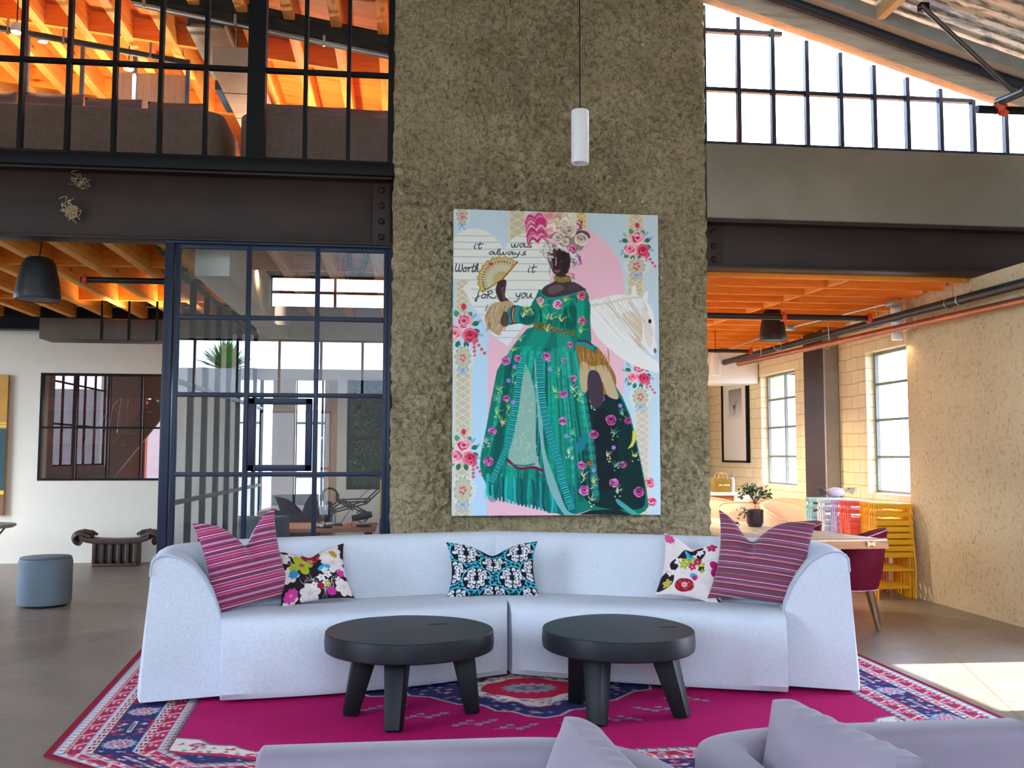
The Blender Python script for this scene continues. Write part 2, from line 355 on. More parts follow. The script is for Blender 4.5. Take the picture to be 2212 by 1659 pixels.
M_STEEL2 = mat('grey_steel_plate', (124, 114, 96), .5, .15, var=.12, scale=2, bump=.03)
M_BLACK = mat('black_painted_steel', (12, 12, 14), .5, 0, var=.1, spec=.18)
M_MULL = mat('dark_window_steel', (16, 22, 34), .45, 0, var=.1, spec=.3)
M_GLASS = glass('clear_glass', (.95, .97, .98), .05)
M_GLASS_IN = glass('interior_glass', (.88, .90, .92), .05)
M_JOIST_X = wood('orange_joist_timber', (255, 152, 46), (214, 104, 24), 'X')
M_JOIST_Y = wood('orange_joist_timber_long', (242, 166, 76), (200, 116, 44), 'Y')
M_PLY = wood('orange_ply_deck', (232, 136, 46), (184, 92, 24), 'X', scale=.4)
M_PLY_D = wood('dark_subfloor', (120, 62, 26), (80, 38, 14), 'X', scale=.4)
M_RAFT = wood('pale_rafter', (206, 190, 150), (166, 142, 98), 'Y', knots=False)
M_GLU = wood('weathered_glulam', (196, 180, 158), (150, 128, 104), 'X', knots=False)
M_OUTW = mat('outside_stucco', (222, 220, 210), .85, var=.05, bump=.3, bscale=20)
M_TAN = mat('sandy_ground', (150, 140, 126), .9, var=.08, scale=2)
def S(name, mb, m, **k): return struct(mb.build(name, m, **k))
YW = 7.7
# ground and floor
S('ground', MB().box((-60, -60, -.35), (60, 60, -.14)), M_TAN)
S('floor', MB().box((-8, -4.9, -.12), (9, 17.4, 0)), M_FLOOR)
# centre wall: a thick slab whose face is really uneven
def centre_wall():
    rs = np.random.RandomState(3); nx, nz = 220, 500; x0, x1, z0, z1 = -.105, 2.535, 0, 6.2
    def vn(nx, nz, cells):
        g = rs.rand(int(nz/cells)+3, int(nx/cells)+3); yi = np.linspace(0, nz/cells, nz+1); xi = np.linspace(0, nx/cells, nx+1)
        y0 = yi.astype(int); xx0 = xi.astype(int); fy = (yi-y0)[:, None]; fx = (xi-xx0)[None]; fy = fy*fy*(3-2*fy); fx = fx*fx*(3-2*fx)
        return (g[np.ix_(y0, xx0)]*(1-fy)+g[np.ix_(y0+1, xx0)]*fy)*(1-fx)+(g[np.ix_(y0, xx0+1)]*(1-fy)+g[np.ix_(y0+1, xx0+1)]*fy)*fx
    h = vn(nx, nz, 1.6)*.35+vn(nx, nz, 3)*.4+vn(nx, nz, 8)*.25; m = vn(nx, nz, 36)
    h = (1/(1+np.exp(-(h-.5)*16)))*.8+h*.2; h = h*(.35+1.2*m)*.044
    X, Z = np.meshgrid(np.linspace(x0, x1, nx+1), np.linspace(z0, z1, nz+1)); X = X.copy()
    X[:, 0] += (vn(1, nz, 4)[:, 0]-.5)*.022; X[:, -1] += (vn(1, nz, 4)[:, 0]-.5)*.022
    Y = YW-h; Y[:, 0] = YW; Y[:, -1] = YW
    mb = MB(); mb.v = [tuple(p) for p in np.stack([X, Y, Z], -1).reshape(-1, 3)]; W1 = nx+1
    mb.f = [(j*W1+i, j*W1+i+1, (j+1)*W1+i+1, (j+1)*W1+i) for j in range(nz) for i in range(nx)]
    b = len(mb.v); L = [j*W1 for j in range(nz+1)]; R = [j*W1+nx for j in range(nz+1)]
    mb.v += [(mb.v[i][0], YW+.38, mb.v[i][2]) for i in L]+[(mb.v[i][0], YW+.38, mb.v[i][2]) for i in R]; n = nz+1
    for j in range(nz): mb.f += [(L[j], L[j+1], b+j+1, b+j), (R[j], b+n+j, b+n+j+1, R[j+1]), (b+j, b+j+1, b+n+j+1, b+n+j)]
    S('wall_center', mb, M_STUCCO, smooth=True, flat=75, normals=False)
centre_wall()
# small cast-in bolt holes and the white splash on the centre wall
for px, py, wh in ((1340, 93, 'left one of the upper pair'), (1388, 97, 'right one of the upper pair'), (1338, 435, 'left one of the pair just above the painting'), (1388, 436, 'right one of the pair just above the painting'), (1429, 553, 'upper one right of the painting'), (1429, 600, 'lower one right of the painting')):
    p = PY(px, py, YW-.03); tag(MB().lathe([(.012, 0), (.014, .008), (.007, .008), (.006, .002)], p, 12, 'Y').build('anchor_hole', mat('hole_rim', (190, 184, 170), .7)), 'anchor hole in the grey wall, '+wh, 'anchor hole', 'anchor holes in the grey wall')
# textured wall on the right, brick wall beyond, with openings
TW = MB(); TW.box((5.04, 6.12, 0), (5.42, 9.03, 2.98)); S('wall_right', TW, M_STUCCO2)
TW = MB(); TW.box((5.04, -4.9, 0), (5.42, 4.95, 2.98)); TW.box((5.04, 4.95, 2.62), (5.42, 6.12, 2.98)); TW.box((5.9, -4.9, 2.98), (6.2, 7.66, 4.56)); TW.box((5.42, -4.9, 2.86), (5.9, 7.66, 2.98)); S('wall_right_front', TW, M_PLASTER)
BW = MB(); z0, z1 = .97, 2.58
ys = [9.03, 9.12, 10.4, 12.4, 13.65, 16.6]
BW.box((5.3, 9.03, 0), (5.62, 16.6, z0)); BW.box((5.3, 9.03, z1), (5.62, 16.6, 3.3))
for a, b in ((9.03, 9.12), (10.4, 12.4), (13.65, 16.6)): BW.box((5.3, a, z0), (5.62, b, z1))
S('wall_brick', BW, M_BRICK)
def mullion_grid(o, xs, zs, y, w, d, m, name='mullion', axis='X', lim=None):
    """vertical and horizontal bars of one glazed frame as named parts"""
    for x in xs:
        zt = lim(x) if lim else zs[-1]
        q = MB(); q.box((x-w/2, y-d/2, zs[0]), (x+w/2, y+d/2, zt)) if axis == 'X' else q.box((y-d/2, x-w/2, zs[0]), (y+d/2, x+w/2, zt)); q.build(name, m, o)
    for z in zs:
        a, b = xs[0], xs[-1]
        if lim:
            k = [x for x in np.linspace(a, b, 60) if lim(x) > z]
            if not k: continue
            b = k[-1]
        q = MB(); q.box((a-w/2, y-d/2*.9, z-w/2), (b+w/2, y+d/2*.9, z+w/2)) if axis == 'X' else q.box((y-d/2*.9, a-w/2, z-w/2), (y+d/2*.9, b+w/2, z+w/2)); q.build('transom', m, o)
def window(n, loc): o = thing('window_%d' % n, loc, None, None); o['kind'] = 'structure'; return o
M_WFR = mat('grey_green_window_frame', (120, 126, 120), .5)
for n, (a, b) in ((1, (9.12, 10.4)), (2, (12.4, 13.65))):
    o = window(n, (5.42, (a+b)/2, z0)); mullion_grid(o, [a+.02, a+.53 if n == 1 else a+.6, b-.02], [z0+.02, z0+.41, z0+.83, z0+1.24, z1-.02], 5.42, .028, .04, M_WFR, axis='Y')
    MB().box((5.44, a, z0), (5.446, b, z1)).build('pane', M_GLASS, o)
# beams either side of the centre wall
def ibeam(mb, x0, x1, y, z0, z1, t=.022, fl=.17, web=.016):
    mb.box((x0, y-fl/2, z0), (x1, y+fl/2, z0+t)); mb.box((x0, y-fl/2, z1-t), (x1, y+fl/2, z1)); mb.box((x0, y-web/2, z0+t), (x1, y+web/2, z1-t))
def beam(name, x0, x1, z0, z1, label, bolts, bx, m=M_STEEL):
    o = thing(name, ((x0+x1)/2, YW+.1, z0), label, 'steel beam'); q = MB(); ibeam(q, x0, x1, YW+.1, z0, z1, fl=.2); q.build('beam_body', m, o, bevel=.003)
    s = 1 if bx > (x0+x1)/2 else -1; MB().box((bx-.075, YW+.06, z0+.03), (bx+.075, YW+.092, z1-.05)).build('end_plate', m, o, bevel=.003)
    for i in range(bolts):
        z = z0+.08+(z1-z0-.18)*i/(bolts-1); b = MB(); b.lathe([(.03, 0), (.03, .006), (.024, .012), (.019, .022), (.008, .027), (.001, .028)], (bx, YW+.064, z), 12, 'Y'); b.v = [(v[0], 2*(YW+.064)-v[1] if v[1] > YW+.064 else v[1], v[2]) for v in b.v]; b.build('bolt', m, o, smooth=True)
    return o
bl = beam('steel_beam', -8, -.11, 3.1, 3.67, 'dark rusty steel beam under the mezzanine, left of the grey wall', 4, -.2)
br_ = beam('steel_beam', 2.54, 7.5, 2.985, 3.4, 'dark brown steel beam over the dining area, right of the grey wall', 3, 2.62)
# cob of dried mortar / frayed rope scrap on left beam
rs = random.Random(5); q = MB(); q0 = q; q2 = MB()
for i in range(46):
    q = q0 if i < 30 else q2
    c = PY(150+rs.gauss(0, 9), 455+rs.gauss(0, 14), YW-.005) if i < 30 else PY(172+rs.gauss(0, 8), 392+rs.gauss(0, 7), YW-.005)
    q.tube(catmull([c+Vector((rs.uniform(-.035, .035), rs.uniform(0, .02), rs.uniform(-.04, .04))) for _ in range(4)], 4), .0035 if i < 30 else .0015, 5)
tag(q0.build('frayed_scrap', mat('dried_fibre', (170, 150, 112), .9, var=.3)), 'thick frayed tan scrap stuck in the middle of the left steel beam', 'scrap'); tag(q2.build('frayed_scrap', mat('dried_fibre', (170, 150, 112))), 'thin wispy scrap hanging from the top edge of the left steel beam', 'scrap')
tag(MB().box((-8, YW-.03, 3.67), (-.105, YW+.17, 3.775)).build('sill_channel', M_BLACK, bevel=.004), 'black steel channel between the left beam and the upper windows', 'steel channel')
tag(MB().box((2.54, YW-.02, 3.41), (7.5, YW+.15, 4.05)).build('fascia_plate', M_STEEL2, bevel=.003), 'tall grey steel fascia plate under the clerestory windows', 'fascia plate')
# upper interior glazing (left)
o = window(3, (-2, YW+.06, 3.775)); xs = [-.14, -.48, -.83, -1.17]; mullion_grid(o, xs[::-1], [3.79, 4.54, 5.29, 6.04, 6.7], YW+.06, .032, .06, M_BLACK)
xs = [-1.27-.3555*i for i in range(19)]; mullion_grid(o, xs[::-1], [3.79, 4.54, 5.29, 6.04, 6.7], YW+.06, .032, .06, M_BLACK)
MB().box((-1.29, YW, 3.775), (-1.15, YW+.12, 6.9)).build('post', M_BLACK, o); MB().box((-.15, YW+.02, 3.775), (-.107, YW+.1, 6.9)).build('post', M_BLACK, o)
MB().box((-8, YW+.058, 3.78), (-.11, YW+.064, 6.8)).build('pane', glass('upper_glass', (.97, .98, .99), .02), o)
# roof line over the clerestory and clerestory glazing (right)
def zroof(x):
    """underside of the timber arch at y = 7.55"""
    return float(np.interp(x, [-8, -5, -2, .5, 2.57, 3.61, 4.44, 5.28, 7.5], [6.7, 6.62, 6.3, 5.78, 5.23, 4.93, 4.67, 4.43, 3.8]))
o = window(4, (4.1, YW+.06, 4.05)); mullion_grid(o, [2.55+.309*i for i in range(13)], [4.075, 4.555, 5.08], YW+.06, .034, .05, M_MULL, lim=lambda x: max(4.09, min(5.6, zroof(x)+.06)))
q = MB(); q.prism([(2.54, YW+.058, 4.06), (6.4, YW+.058, 4.06), (6.4, YW+.058, 4.15), (5.28, YW+.058, 4.48), (2.54, YW+.058, 5.3)], (0, .006, 0)); q.build('pane', M_GLASS, o)
def arch(name, y, t, x0, x1, zo, h, m, label, cat, n=26):
    q = MB(); xs = np.linspace(x0, x1, n); q.loft([[(x, y, zroof(x)+zo), (x, y+t, zroof(x)+zo), (x, y+t, zroof(x)+zo+h), (x, y, zroof(x)+zo+h)] for x in xs]); return tag(q.build(name, m, bevel=.004), label, cat)
arch('timber_arch', YW-.21, .12, -8, 5.85, 0, .17, M_GLU, 'weathered timber roof arch sloping down above the clerestory windows', 'roof beam')
arch('ledger_board', YW-.45, .10, -8, 5.85, .16, .12, mat('grey_painted_ledger', (138, 140, 132), .6), 'grey painted board running along the roof above the black pipes', 'board')
for k, (yy, zo, r, lb) in enumerate(((YW-.29, .15, .045, 'lower thick black pipe following the sloping roof timber'), (YW-.35, .235, .036, 'upper thin black pipe following the sloping roof timber'))):
    xs = np.linspace(-8, 5.45, 40); tag(MB().tube([(x, yy, zroof(x)+zo) for x in xs], r, 14).build('roof_pipe', mat('black_pipe', (34, 36, 44), .42, .2), smooth=True), lb, 'pipe', None)
# roof deck over the hall
q = MB()
for xa, xb, ya, yb in ((-8, -1.3, -4.9, YW), (1.3, 6.2, -4.9, YW), (-1.3, 1.3, -4.9, -3.9), (-1.3, 1.3, -2.5, YW)): q.loft([[(x, ya, zroof(x)+.36), (x, yb, zroof(x)+.36), (x, yb, zroof(x)+.42), (x, ya, zroof(x)+.42)] for x in np.linspace(xa, xb, 16)])
S('ceiling', q, M_CORR, smooth=True)
def rafter(x, y0, y1, h=.15, w=.07, m=M_RAFT, zo=.20, label='', grp='pale rafters under the corrugated roof'):
    z = zroof(x)+zo-.03; return tag(MB().box((x-w/2, y0, z), (x+w/2, y1, z+h)).build('rafter', m, bevel=.003), label, 'rafter', grp)
for x, m, lb in ((3.3, wood('orange_rafter', (214, 128, 60), (150, 80, 34), 'Y'), 'orange rafter under the corrugated roof, next to a pale one'), (3.9, M_RAFT, 'pale thick rafter between the orange rafter and the diagonal rod'), (5.25, M_RAFT, 'pale rafter at the low end of the corrugated roof'), (2.5, M_RAFT, 'rafter above the grey centre wall'), (1.3, M_RAFT, 'rafter above the hanging pendant')):
    o = rafter(x, -4.8, YW-.36, m=m, label=lb)
o = thing('brace_rod', PY(2000, 22, 6.9), 'dark steel brace rod running diagonally under the corrugated roof', 'brace rod'); MB().tube([PY(1990, 12, 6.6), PY(2195, 203, 6.6)], .019, 12).build('rod', mat('brace_steel', (92, 84, 76), .4, .7), o, smooth=True)
MB().box(tuple(PY(1996, 16, 6.62)-Vector((.04, .03, .03))), tuple(PY(1996, 16, 6.62)+Vector((.03, .03, .03)))).build('clevis', M_BLACK, o, bevel=.004)
o = thing('sprinkler_pipe', PY(2180, 230, 6.5), 'black sprinkler pipe with red coupling at the upper right', 'pipe'); MB().tube([PY(2110, 236, 6.5), PY(2400, 246, 6.5)], .03, 14).build('pipe_run', M_BLACK, o, smooth=True)
MB().tube([PY(2155, 222, 6.5), PY(2216, 196, 6.2)], .032, 14).build('pipe_elbow', mat('bare_pipe', (96, 100, 100), .35, .7), o, smooth=True)
q = MB(); c = PY(2158, 232, 6.5); q.tube([c-Vector((.02, 0, -.03)), c+Vector((.02, 0, -.02))], .052, 10); q.tube([c-Vector((.0, .02, .04)), c+Vector((.05, 0, -.04))], .03, 8); q.build('coupling', mat('red_orange_paint', (214, 70, 34), .45), o, smooth=True)
# outdoor building seen through the clerestory
q = MB(); q.prism([(5.2, 10.2, 2.9), (12, 10.2, 2.9), (12, 10.2, 9.5), (9.5, 10.2, 8.0), (4.4, 10.2, 4.15)], (0, .3, 0)); tag(q.build('neighbour_gable', M_OUTW), 'pale stucco gable of the next roof outside the clerestory', 'gable')
# back facade behind the camera
q = MB(); Z7 = 7.1
for a, b, c, d in ((-8, 0, -5.2, Z7), (5.2, 0, 5.9, Z7), (-5.2, 3.8, 5.2, 4.45), (-5.2, 5.15, 0, Z7), (0, 5.75, 2.4, Z7), (2.4, 4.95, 5.2, Z7), (-5.2, 4.45, -2.8, 5.15), (0, 0, 5.2, .2), (-5.2, 0, -3.0, 2.6), (-1.5, 0, 0, 2.6), (-3.0, 2.3, -1.5, 2.6)): q.box((a, -4.9, b), (c, -4.5, d))
S('wall_front', q, M_PLASTER)
o = window(5, (0, -4.7, .25)); mullion_grid(o, [.02+.86*i for i in range(7)], [.22, 1.2, 2.5, 3.78], -4.7, .05, .06, M_BLACK); mullion_grid(o, [-5.18+.86*i for i in range(7)], [2.62, 3.78], -4.7, .05, .06, M_BLACK); mullion_grid(o, [-2.8+1.33*i for i in range(7)], [4.47, 4.8, 5.13], -4.7, .05, .06, M_BLACK); mullion_grid(o, [-2.98, -2.25, -1.52], [.02, 1.1, 2.28], -4.7, .05, .06, M_BLACK)
tag(MB().box((-14, -14.4, -.3), (16, -14, 4.0)).build('street_building', mat('street_building_grey', (150, 146, 140), .9, var=.1, scale=1)), 'low grey building across the street from the front windows', 'building')
tag(MB().box((2.0, -9.4, -.3), (5.5, -9.0, 2.9)).build('garden_wall', mat('brick_red_garden', (150, 84, 70), .9, var=.2, scale=15)), 'red brick garden wall outside the front windows', 'wall')
# left side wall of the hall and of the rooms behind
q = MB(); [q.box((-8.2, a, b), (-8, c, d)) for a, b, c, d in ((-4.9, 0, -1.0, 7.2), (-1, 0, 3, 1.1), (-1, 4.1, 3, 7.2), (3, 0, 9.1, 7.2), (9.1, 0, 11.8, .5), (9.1, 3.1, 11.8, 7.2), (11.8, 0, 17.4, 7.2))]; S('wall_left', q, M_PLASTER)
o = window(9, (-8.1, 10.4, .5)); mullion_grid(o, [9.12+.89*i for i in range(4)], [.52, 1.4, 2.25, 3.08], -8.1, .04, .05, M_BLACK, axis='Y')  # unseen side window, added to brighten the left room
o = window(10, (-8.1, 1, 1.1)); mullion_grid(o, [-1+.8*i for i in range(6)], [1.12, 2.1, 3.1, 4.08], -8.1, .04, .05, M_BLACK, axis='Y')  # unseen high window, added to light the hall from the left
# back wall on the left with one dark window
q = MB(); wx0, wx1, wz0, wz1 = -4.69, -3.02, 1.05, 2.45
q.box((-8, 12.9, 0), (wx0, 13.2, 3.4)); q.box((wx1, 12.9, 0), (-1.95, 13.2, 3.4)); q.box((wx0, 12.9, 0), (wx1, 13.2, wz0)); q.box((wx0, 12.9, wz1), (wx1, 13.2, 3.4)); S('wall_back', q, M_PLASTER)
o = window(6, (-3.9, 12.95, wz0)); mullion_grid(o, [wx0+.02, wx0+.44, wx0+.85, wx0+1.27, wx1-.02], [wz0+.02, wz0+.69, wz1-.02], 12.93, .025, .05, M_BLACK)
MB().box((wx0, 12.95, wz0), (wx1, 12.956, wz1)).build('pane', glass('smoked_glass', (.62, .5, .46), .06), o)
# far glazed end of the studio wing
q = MB(); q.box((-1.95, 17.1, 0), (2.3, 17.4, .1)); q.box((-1.95, 17.1, 2.9), (8, 17.4, 3.3)); q.box((1.8, 17.1, 0), (8, 17.4, 3.3)); q.box((-2.3, 17.1, 0), (-1.9, 17.4, 3.3)); q.box((-8, 17.1, 2.7), (-2.3, 17.4, 3.3)); S('wall_far', q, M_PLASTER)
o = window(7, (0, 17.2, .1)); mullion_grid(o, [-1.9+.46*i for i in range(9)], [.12, 1.0, 1.95, 2.88], 17.2, .04, .05, M_BLACK)
q = MB(); q.box((.35, 8.1, 0), (.55, 17.1, 3.25)); S('wall_studio_side', q, M_PLASTER)
# ceilings
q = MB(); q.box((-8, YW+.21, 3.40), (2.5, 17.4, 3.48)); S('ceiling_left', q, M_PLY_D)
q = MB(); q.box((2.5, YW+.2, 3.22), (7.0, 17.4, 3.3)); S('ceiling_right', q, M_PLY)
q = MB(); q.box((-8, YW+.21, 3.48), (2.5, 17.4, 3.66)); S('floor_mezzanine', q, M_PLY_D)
# wall behind the mezzanine
# joists left (run away from the camera) and right (run across)
nj = 0
for i in range(13):
    x = -.25-.43*i
    if -1.75 < x < -1.25: continue
    tag(MB().box((x-.045, YW+.2, 3.1), (x+.045, 12.3, 3.4)).build('floor_joist', M_JOIST_Y, bevel=.003), 'orange timber joist under the mezzanine floor, %s counted from the grey wall' % ORDN[nj], 'joist', 'joists under the mezzanine')
    nj += 1
for j, y in enumerate((9.02, 11.05)):
    q = MB(); q.box((-8, y, 3.13), (-.12, y+.05, 3.39)); tag(q.build('joist_blocking', M_JOIST_X), ('nearer', 'farther')[j]+' row of orange blocking between the left joists', 'blocking')
yy = 7.95
for i in range(16):
    tag(MB().box((2.55, yy-.02, 2.95), (5.28, yy+.02, 3.22)).build('ceiling_joist', M_JOIST_X, bevel=.002), 'orange timber joist across the dining area ceiling, %s behind the steel beam' % ORDN[i], 'joist', 'joists over the dining area'); yy += .42
q = MB(); a, b = Vector((3.95, 7.95, 3.06)), Vector((3.42, 13.6, 3.06)); q.bar(a, b, .04, .2); tag(q.build('joist_blocking', M_JOIST_Y), 'line of orange blocking crossing the joists over the dining area', 'blocking')
# black steel girder at the back left
q = MB(); ibeam(q, -8, -1.9, 12.45, 2.95, 3.3, fl=.2); tag(q.build('girder', M_BLACK), 'black girder across the back of the left room', 'steel girder')
# ------------------------------------------------------------------ white curved sofa in two modules
def linen(name, rgb, rough=.9):
    t = NT(name); c = lin(rgb); v1 = t.coord((260, 30, 260)); v2 = t.coord((30, 260, 60)); a = t.noise(v1, 1.5, 3); b = t.noise(v2, 1.5, 3); big = t.noise(t.coord(), 2.5, 4)
    m = t.add('MixRGB', i_Fac=.5); t.link(a, m.inputs[1]); t.link(b, m.inputs[2]); col = t.ramp(m.outputs[0], [(.35, sc(c, .86)), (.6, sc(c, 1.08))])
    m2 = t.add('MixRGB', blend_type='MULTIPLY', i_Fac=.4); t.link(col, m2.inputs[1]); t.link(t.ramp(big, [(.3, (.86, .86, .88)), (.6, (1, 1, 1))]), m2.inputs[2]); t.link(m2.outputs[0], t.b.inputs['Base Color'])
    t.b.inputs['Roughness'].default_value = rough; t.b.inputs['Sheen Weight'].default_value = .03; t.b.inputs['Specular IOR Level'].default_value = .2; t.link(t.bump(m.outputs[0], .25, .003), t.b.inputs['Normal']); return t.m
M_LINEN = linen('pale_grey_linen', (205, 208, 214))
M_PIPING = mat('linen_piping', (178, 184, 196), .9)
def wall_sweep(top, flare, y_h=.83):
    """top: plan points (x, y) of the outer top edge from the arm front to the junction; returns sections of the padded wall"""
    P = catmull([(p[0], p[1], 0) for p in top], 8); n = len(P); secs = []
    for i, p in enumerate(P):
        d = (P[min(i+1, n-1)]-P[max(i-1, 0)]); d.normalize(); inn = Vector((d.y, -d.x, 0))*SGN; s = i/(n-1); fl = flare*math.sin(PI*min(1, s*2.2+.08))+.03*(1-s)
        arm = max(0.0, 1-s*3.2); wide = .40-.0*arm
        prof = [(-fl, .035), (-fl*.96, .10), (-fl*.55, .42), (-fl*.12, .72), (0, .79), (.015, .815), (.045, .832), (.09, .835), (.15, .815), (.22, .765), (.29, .68), (.335, .60), (.365, .52), (.385, .44), (.392, .30), (.395, .10), (.385, .04)]
        back = [(-fl, .035), (-fl*.96, .10), (-fl*.55, .42), (-fl*.12, .72), (0, .79), (.012, .822), (.04, .84), (.09, .846), (.15, .84), (.19, .815), (.215, .77), (.245, .68), (.275, .58), (.30, .50), (.33, .44), (.34, .30), (.33, .05)]
        k = min(1, max(0, (s-.16)/.2)); k = k*k*(3-2*k)
        secs.append([p + inn*((1-k)*a[0]+k*b[0]) + Vector((0, 0, (1-k)*a[1]+k*b[1])) for a, b in zip(prof, back)])
    return secs
def sofa_module(top, front, sgn, label):
    global SGN; SGN = sgn
    c = Vector((sum(p[0] for p in front)/len(front), sum(p[1] for p in front)/len(front)+.5, .012))
    o = thing('curved_sofa', c, label, 'sofa', 'two halves of the curved white sofa')
    secs = wall_sweep(top, .045)
    q = MB(); q.loft(secs); b = q.build('backrest', M_LINEN, o, smooth=True, flat=35)
    # round the two end caps slightly
    md = b.modifiers.new('bevel', 'BEVEL'); md.width = .018; md.segments = 3; md.limit_method = 'ANGLE'; md.angle_limit = math.radians(50)
    fs = secs[0]; dd = Vector((0, -1, 0)).lerp(Vector((0, -1, 0)), 1)*.004
    MB().tube([p+dd for p in fs[3:]], .0065, 8).build('piping', M_PIPING, o, smooth=True)
    MB().tube([s[4]+Vector((0, 0, .004)) for s in secs[:24]], .0065, 8).build('piping', M_PIPING, o, smooth=True)
    # seat: front line to under the backrest
    F = catmull([(p[0], p[1], 0) for p in front], 8); m = len(F); inner = [s[13] for s in secs]; L = len(inner); j0 = int(L*.20); ss = []
    for i, f in enumerate(F):
        t = i/(m-1); a = inner[min(L-1, int(j0+(L-1-j0)*t))]; a = Vector((a.x, a.y, 0)); d = a-f; D = d.length; d.normalize()
        if i == 0: a = Vector((secs[3][13].x, a.y, 0)); 
        z = .475
        pr = [(0.02, .035), (-.01, .07), (.0, .30), (.012, .40), (.035, .445), (.075, .468), (.14, .478), (.3, z), (D*.7, z-.012), (D+.03, z-.03), (D+.05, .2), (D+.05, .04)]
        ss.append([f + d*u + Vector((0, 0, w)) for u, w in pr])
    q = MB(); q.loft(ss); b = q.build('seat', M_LINEN, o, smooth=True, flat=40); md = b.modifiers.new('bevel', 'BEVEL'); md.width = .03; md.segments = 4; md.limit_method = 'ANGLE'; md.angle_limit = math.radians(60)
    for f in (front[0], front[len(front)//2], front[-1]):
        MB().lathe([(.035, 0), (.035, .05)], (f[0]-.10*sgn*(1 if f == front[-1] else -1 if f == front[0] else 0), f[1]+.14, .012), 16).build('foot', M_BLACK, o)
    for s_ in (secs[2][0], secs[2][15]): pass
    return o
def xy(p): return (p.x, p.y)
LT = [(-1.385, 5.53), (-1.44, 5.80), (-1.465, 6.05), (-1.36, 6.30), (-1.10, 6.50), (-.75, 6.65), (0, 6.86), (.655, 7.02)]
sofa_module(LT, [(-.995, 5.515), (-.4, 5.60), (.2, 5.78), (.655, 5.985)], 1, 'left half of the curved white linen sofa, with the rounded left arm')
RT = [(2.60, 5.37), (2.69, 5.62), (2.72, 5.86), (2.62, 6.09), (2.42, 6.27), (2.1, 6.45), (1.45, 6.73), (.685, 7.02)]
sofa_module(RT, [(2.215, 5.36), (1.75, 5.52), (1.2, 5.74), (.685, 5.985)], -1, 'right half of the curved white linen sofa, with the rounded right arm')
# ------------------------------------------------------------------ cushions
def pillow_fn(w, h, t, pinch=.10, chop=0, side=1, chopx=0, sag=0, wr=0, seed=0):
    rs = random.Random(seed); ph = [rs.uniform(0, 6) for _ in range(6)]
    def f(U, V):
        u, v = U*2-1, V*2-1
        x = w/2*u*(1-pinch*(1-v*v)**1.0); z = h/2*v*(1-pinch*(1-u*u)**1.0)
        e = max(0, (1-u*u))**.55*max(0, (1-v*v))**.55; y = -side*t/2*e
        if chop:
            g = math.exp(-((u-chopx)/.42)**2); k = max(0, (v+.6)/1.6)**1.7; z -= chop*g*k; y += side*.5*t*e*math.exp(-((u-chopx)/.16)**2)*k*.9
            x += -.06*w*math.tanh((u-chopx)*3)*k*(1-abs(u))
        if wr: y += side*wr*math.sin(u*7+v*3+ph[0])*math.sin(v*8+ph[1])*e
        if sag: z -= sag*(1-u*u)*0
        return (x, y, z+h/2)
    return f
def pillow(name, label, w, h, t, loc, rz, tilt, roll, front_mat, back_mat, chop=0, chopx=0, pinch=.13, img=None, group=None, wr=.008, seed=1, res=(36, 36), cat='cushion'):
    o = thing(name, (0, 0, 0), label, cat, group)
    if img is not None:
        H, Wd = img.shape[:2]; fn = pillow_fn(w, h, t, pinch, chop, 1, chopx, 0, wr, seed)
        pos = np.array([[fn(i/(Wd-1), 1-j/(H-1)) for i in range(Wd)] for j in range(H)], float); f = grid_object('cover_front', pos, img, front_mat, o)
    else: f = MB().grid(pillow_fn(w, h, t, pinch, chop, 1, chopx, 0, wr, seed), *res).build('cover_front', front_mat, o, smooth=True, normals=False, flat=180)
    MB().grid(pillow_fn(w, h, t, pinch, chop, -1, chopx, 0, wr, seed), 28, 28).build('cover_back', back_mat, o, smooth=True, normals=False, flat=180)
    o.location = loc; o.rotation_mode = 'XYZ'
    m = Matrix.Rotation(rz, 4, 'Z') @ Matrix.Rotation(tilt, 4, 'X') @ Matrix.Rotation(roll, 4, 'Y'); o.rotation_euler = m.to_euler(); return o
def stripes(name, seed, vals):
    t = NT(name); tc = t.add('TexCoord'); sp = t.add('SeparateXYZ'); t.link(tc.outputs['Object'], sp.inputs[0]); rs = random.Random(seed)
    mu = t.add('Math', operation='MULTIPLY', i_1=1/.62); t.link(sp.outputs['Z'], mu.inputs[0])
    nz = t.noise(t.coord((300, 300, 300)), 1, 2); r = t.add('ValToRGB'); r.color_ramp.interpolation = 'CONSTANT'; e = r.color_ramp.elements; cs = []
    fr = t.add('Math', operation='FRACT'); m4 = t.add('Math', operation='MULTIPLY', i_1=3.6); t.link(mu.outputs[0], m4.inputs[0]); t.link(m4.outputs[0], fr.inputs[0])
    p = 0; stops = []
    for c, wdt in vals: stops.append((p, lin(c))); p += wdt
    tot = p; stops = [(a/tot, c) for a, c in stops]
    while len(e) < len(stops): e.new(.9)
    for el, (a, c) in zip(e, stops): el.position = a; el.color = (*c, 1)
    t.link(fr.outputs[0], r.inputs['Fac']); mx = t.add('MixRGB', blend_type='OVERLAY', i_Fac=.5); t.link(r.outputs['Color'], mx.inputs[1]); t.link(nz, mx.inputs[2]); t.link(mx.outputs[0], t.b.inputs['Base Color'])
    t.b.inputs['Roughness'].default_value = .85; t.b.inputs['Specular IOR Level'].default_value = .2; t.b.inputs['Sheen Weight'].default_value = .2; t.link(t.bump(nz, .3, .003), t.b.inputs['Normal']); return t.m
PK, LI, DK, RD, WH = (176, 52, 110), (214, 150, 180), (112, 54, 84), (170, 40, 72), (232, 216, 222)
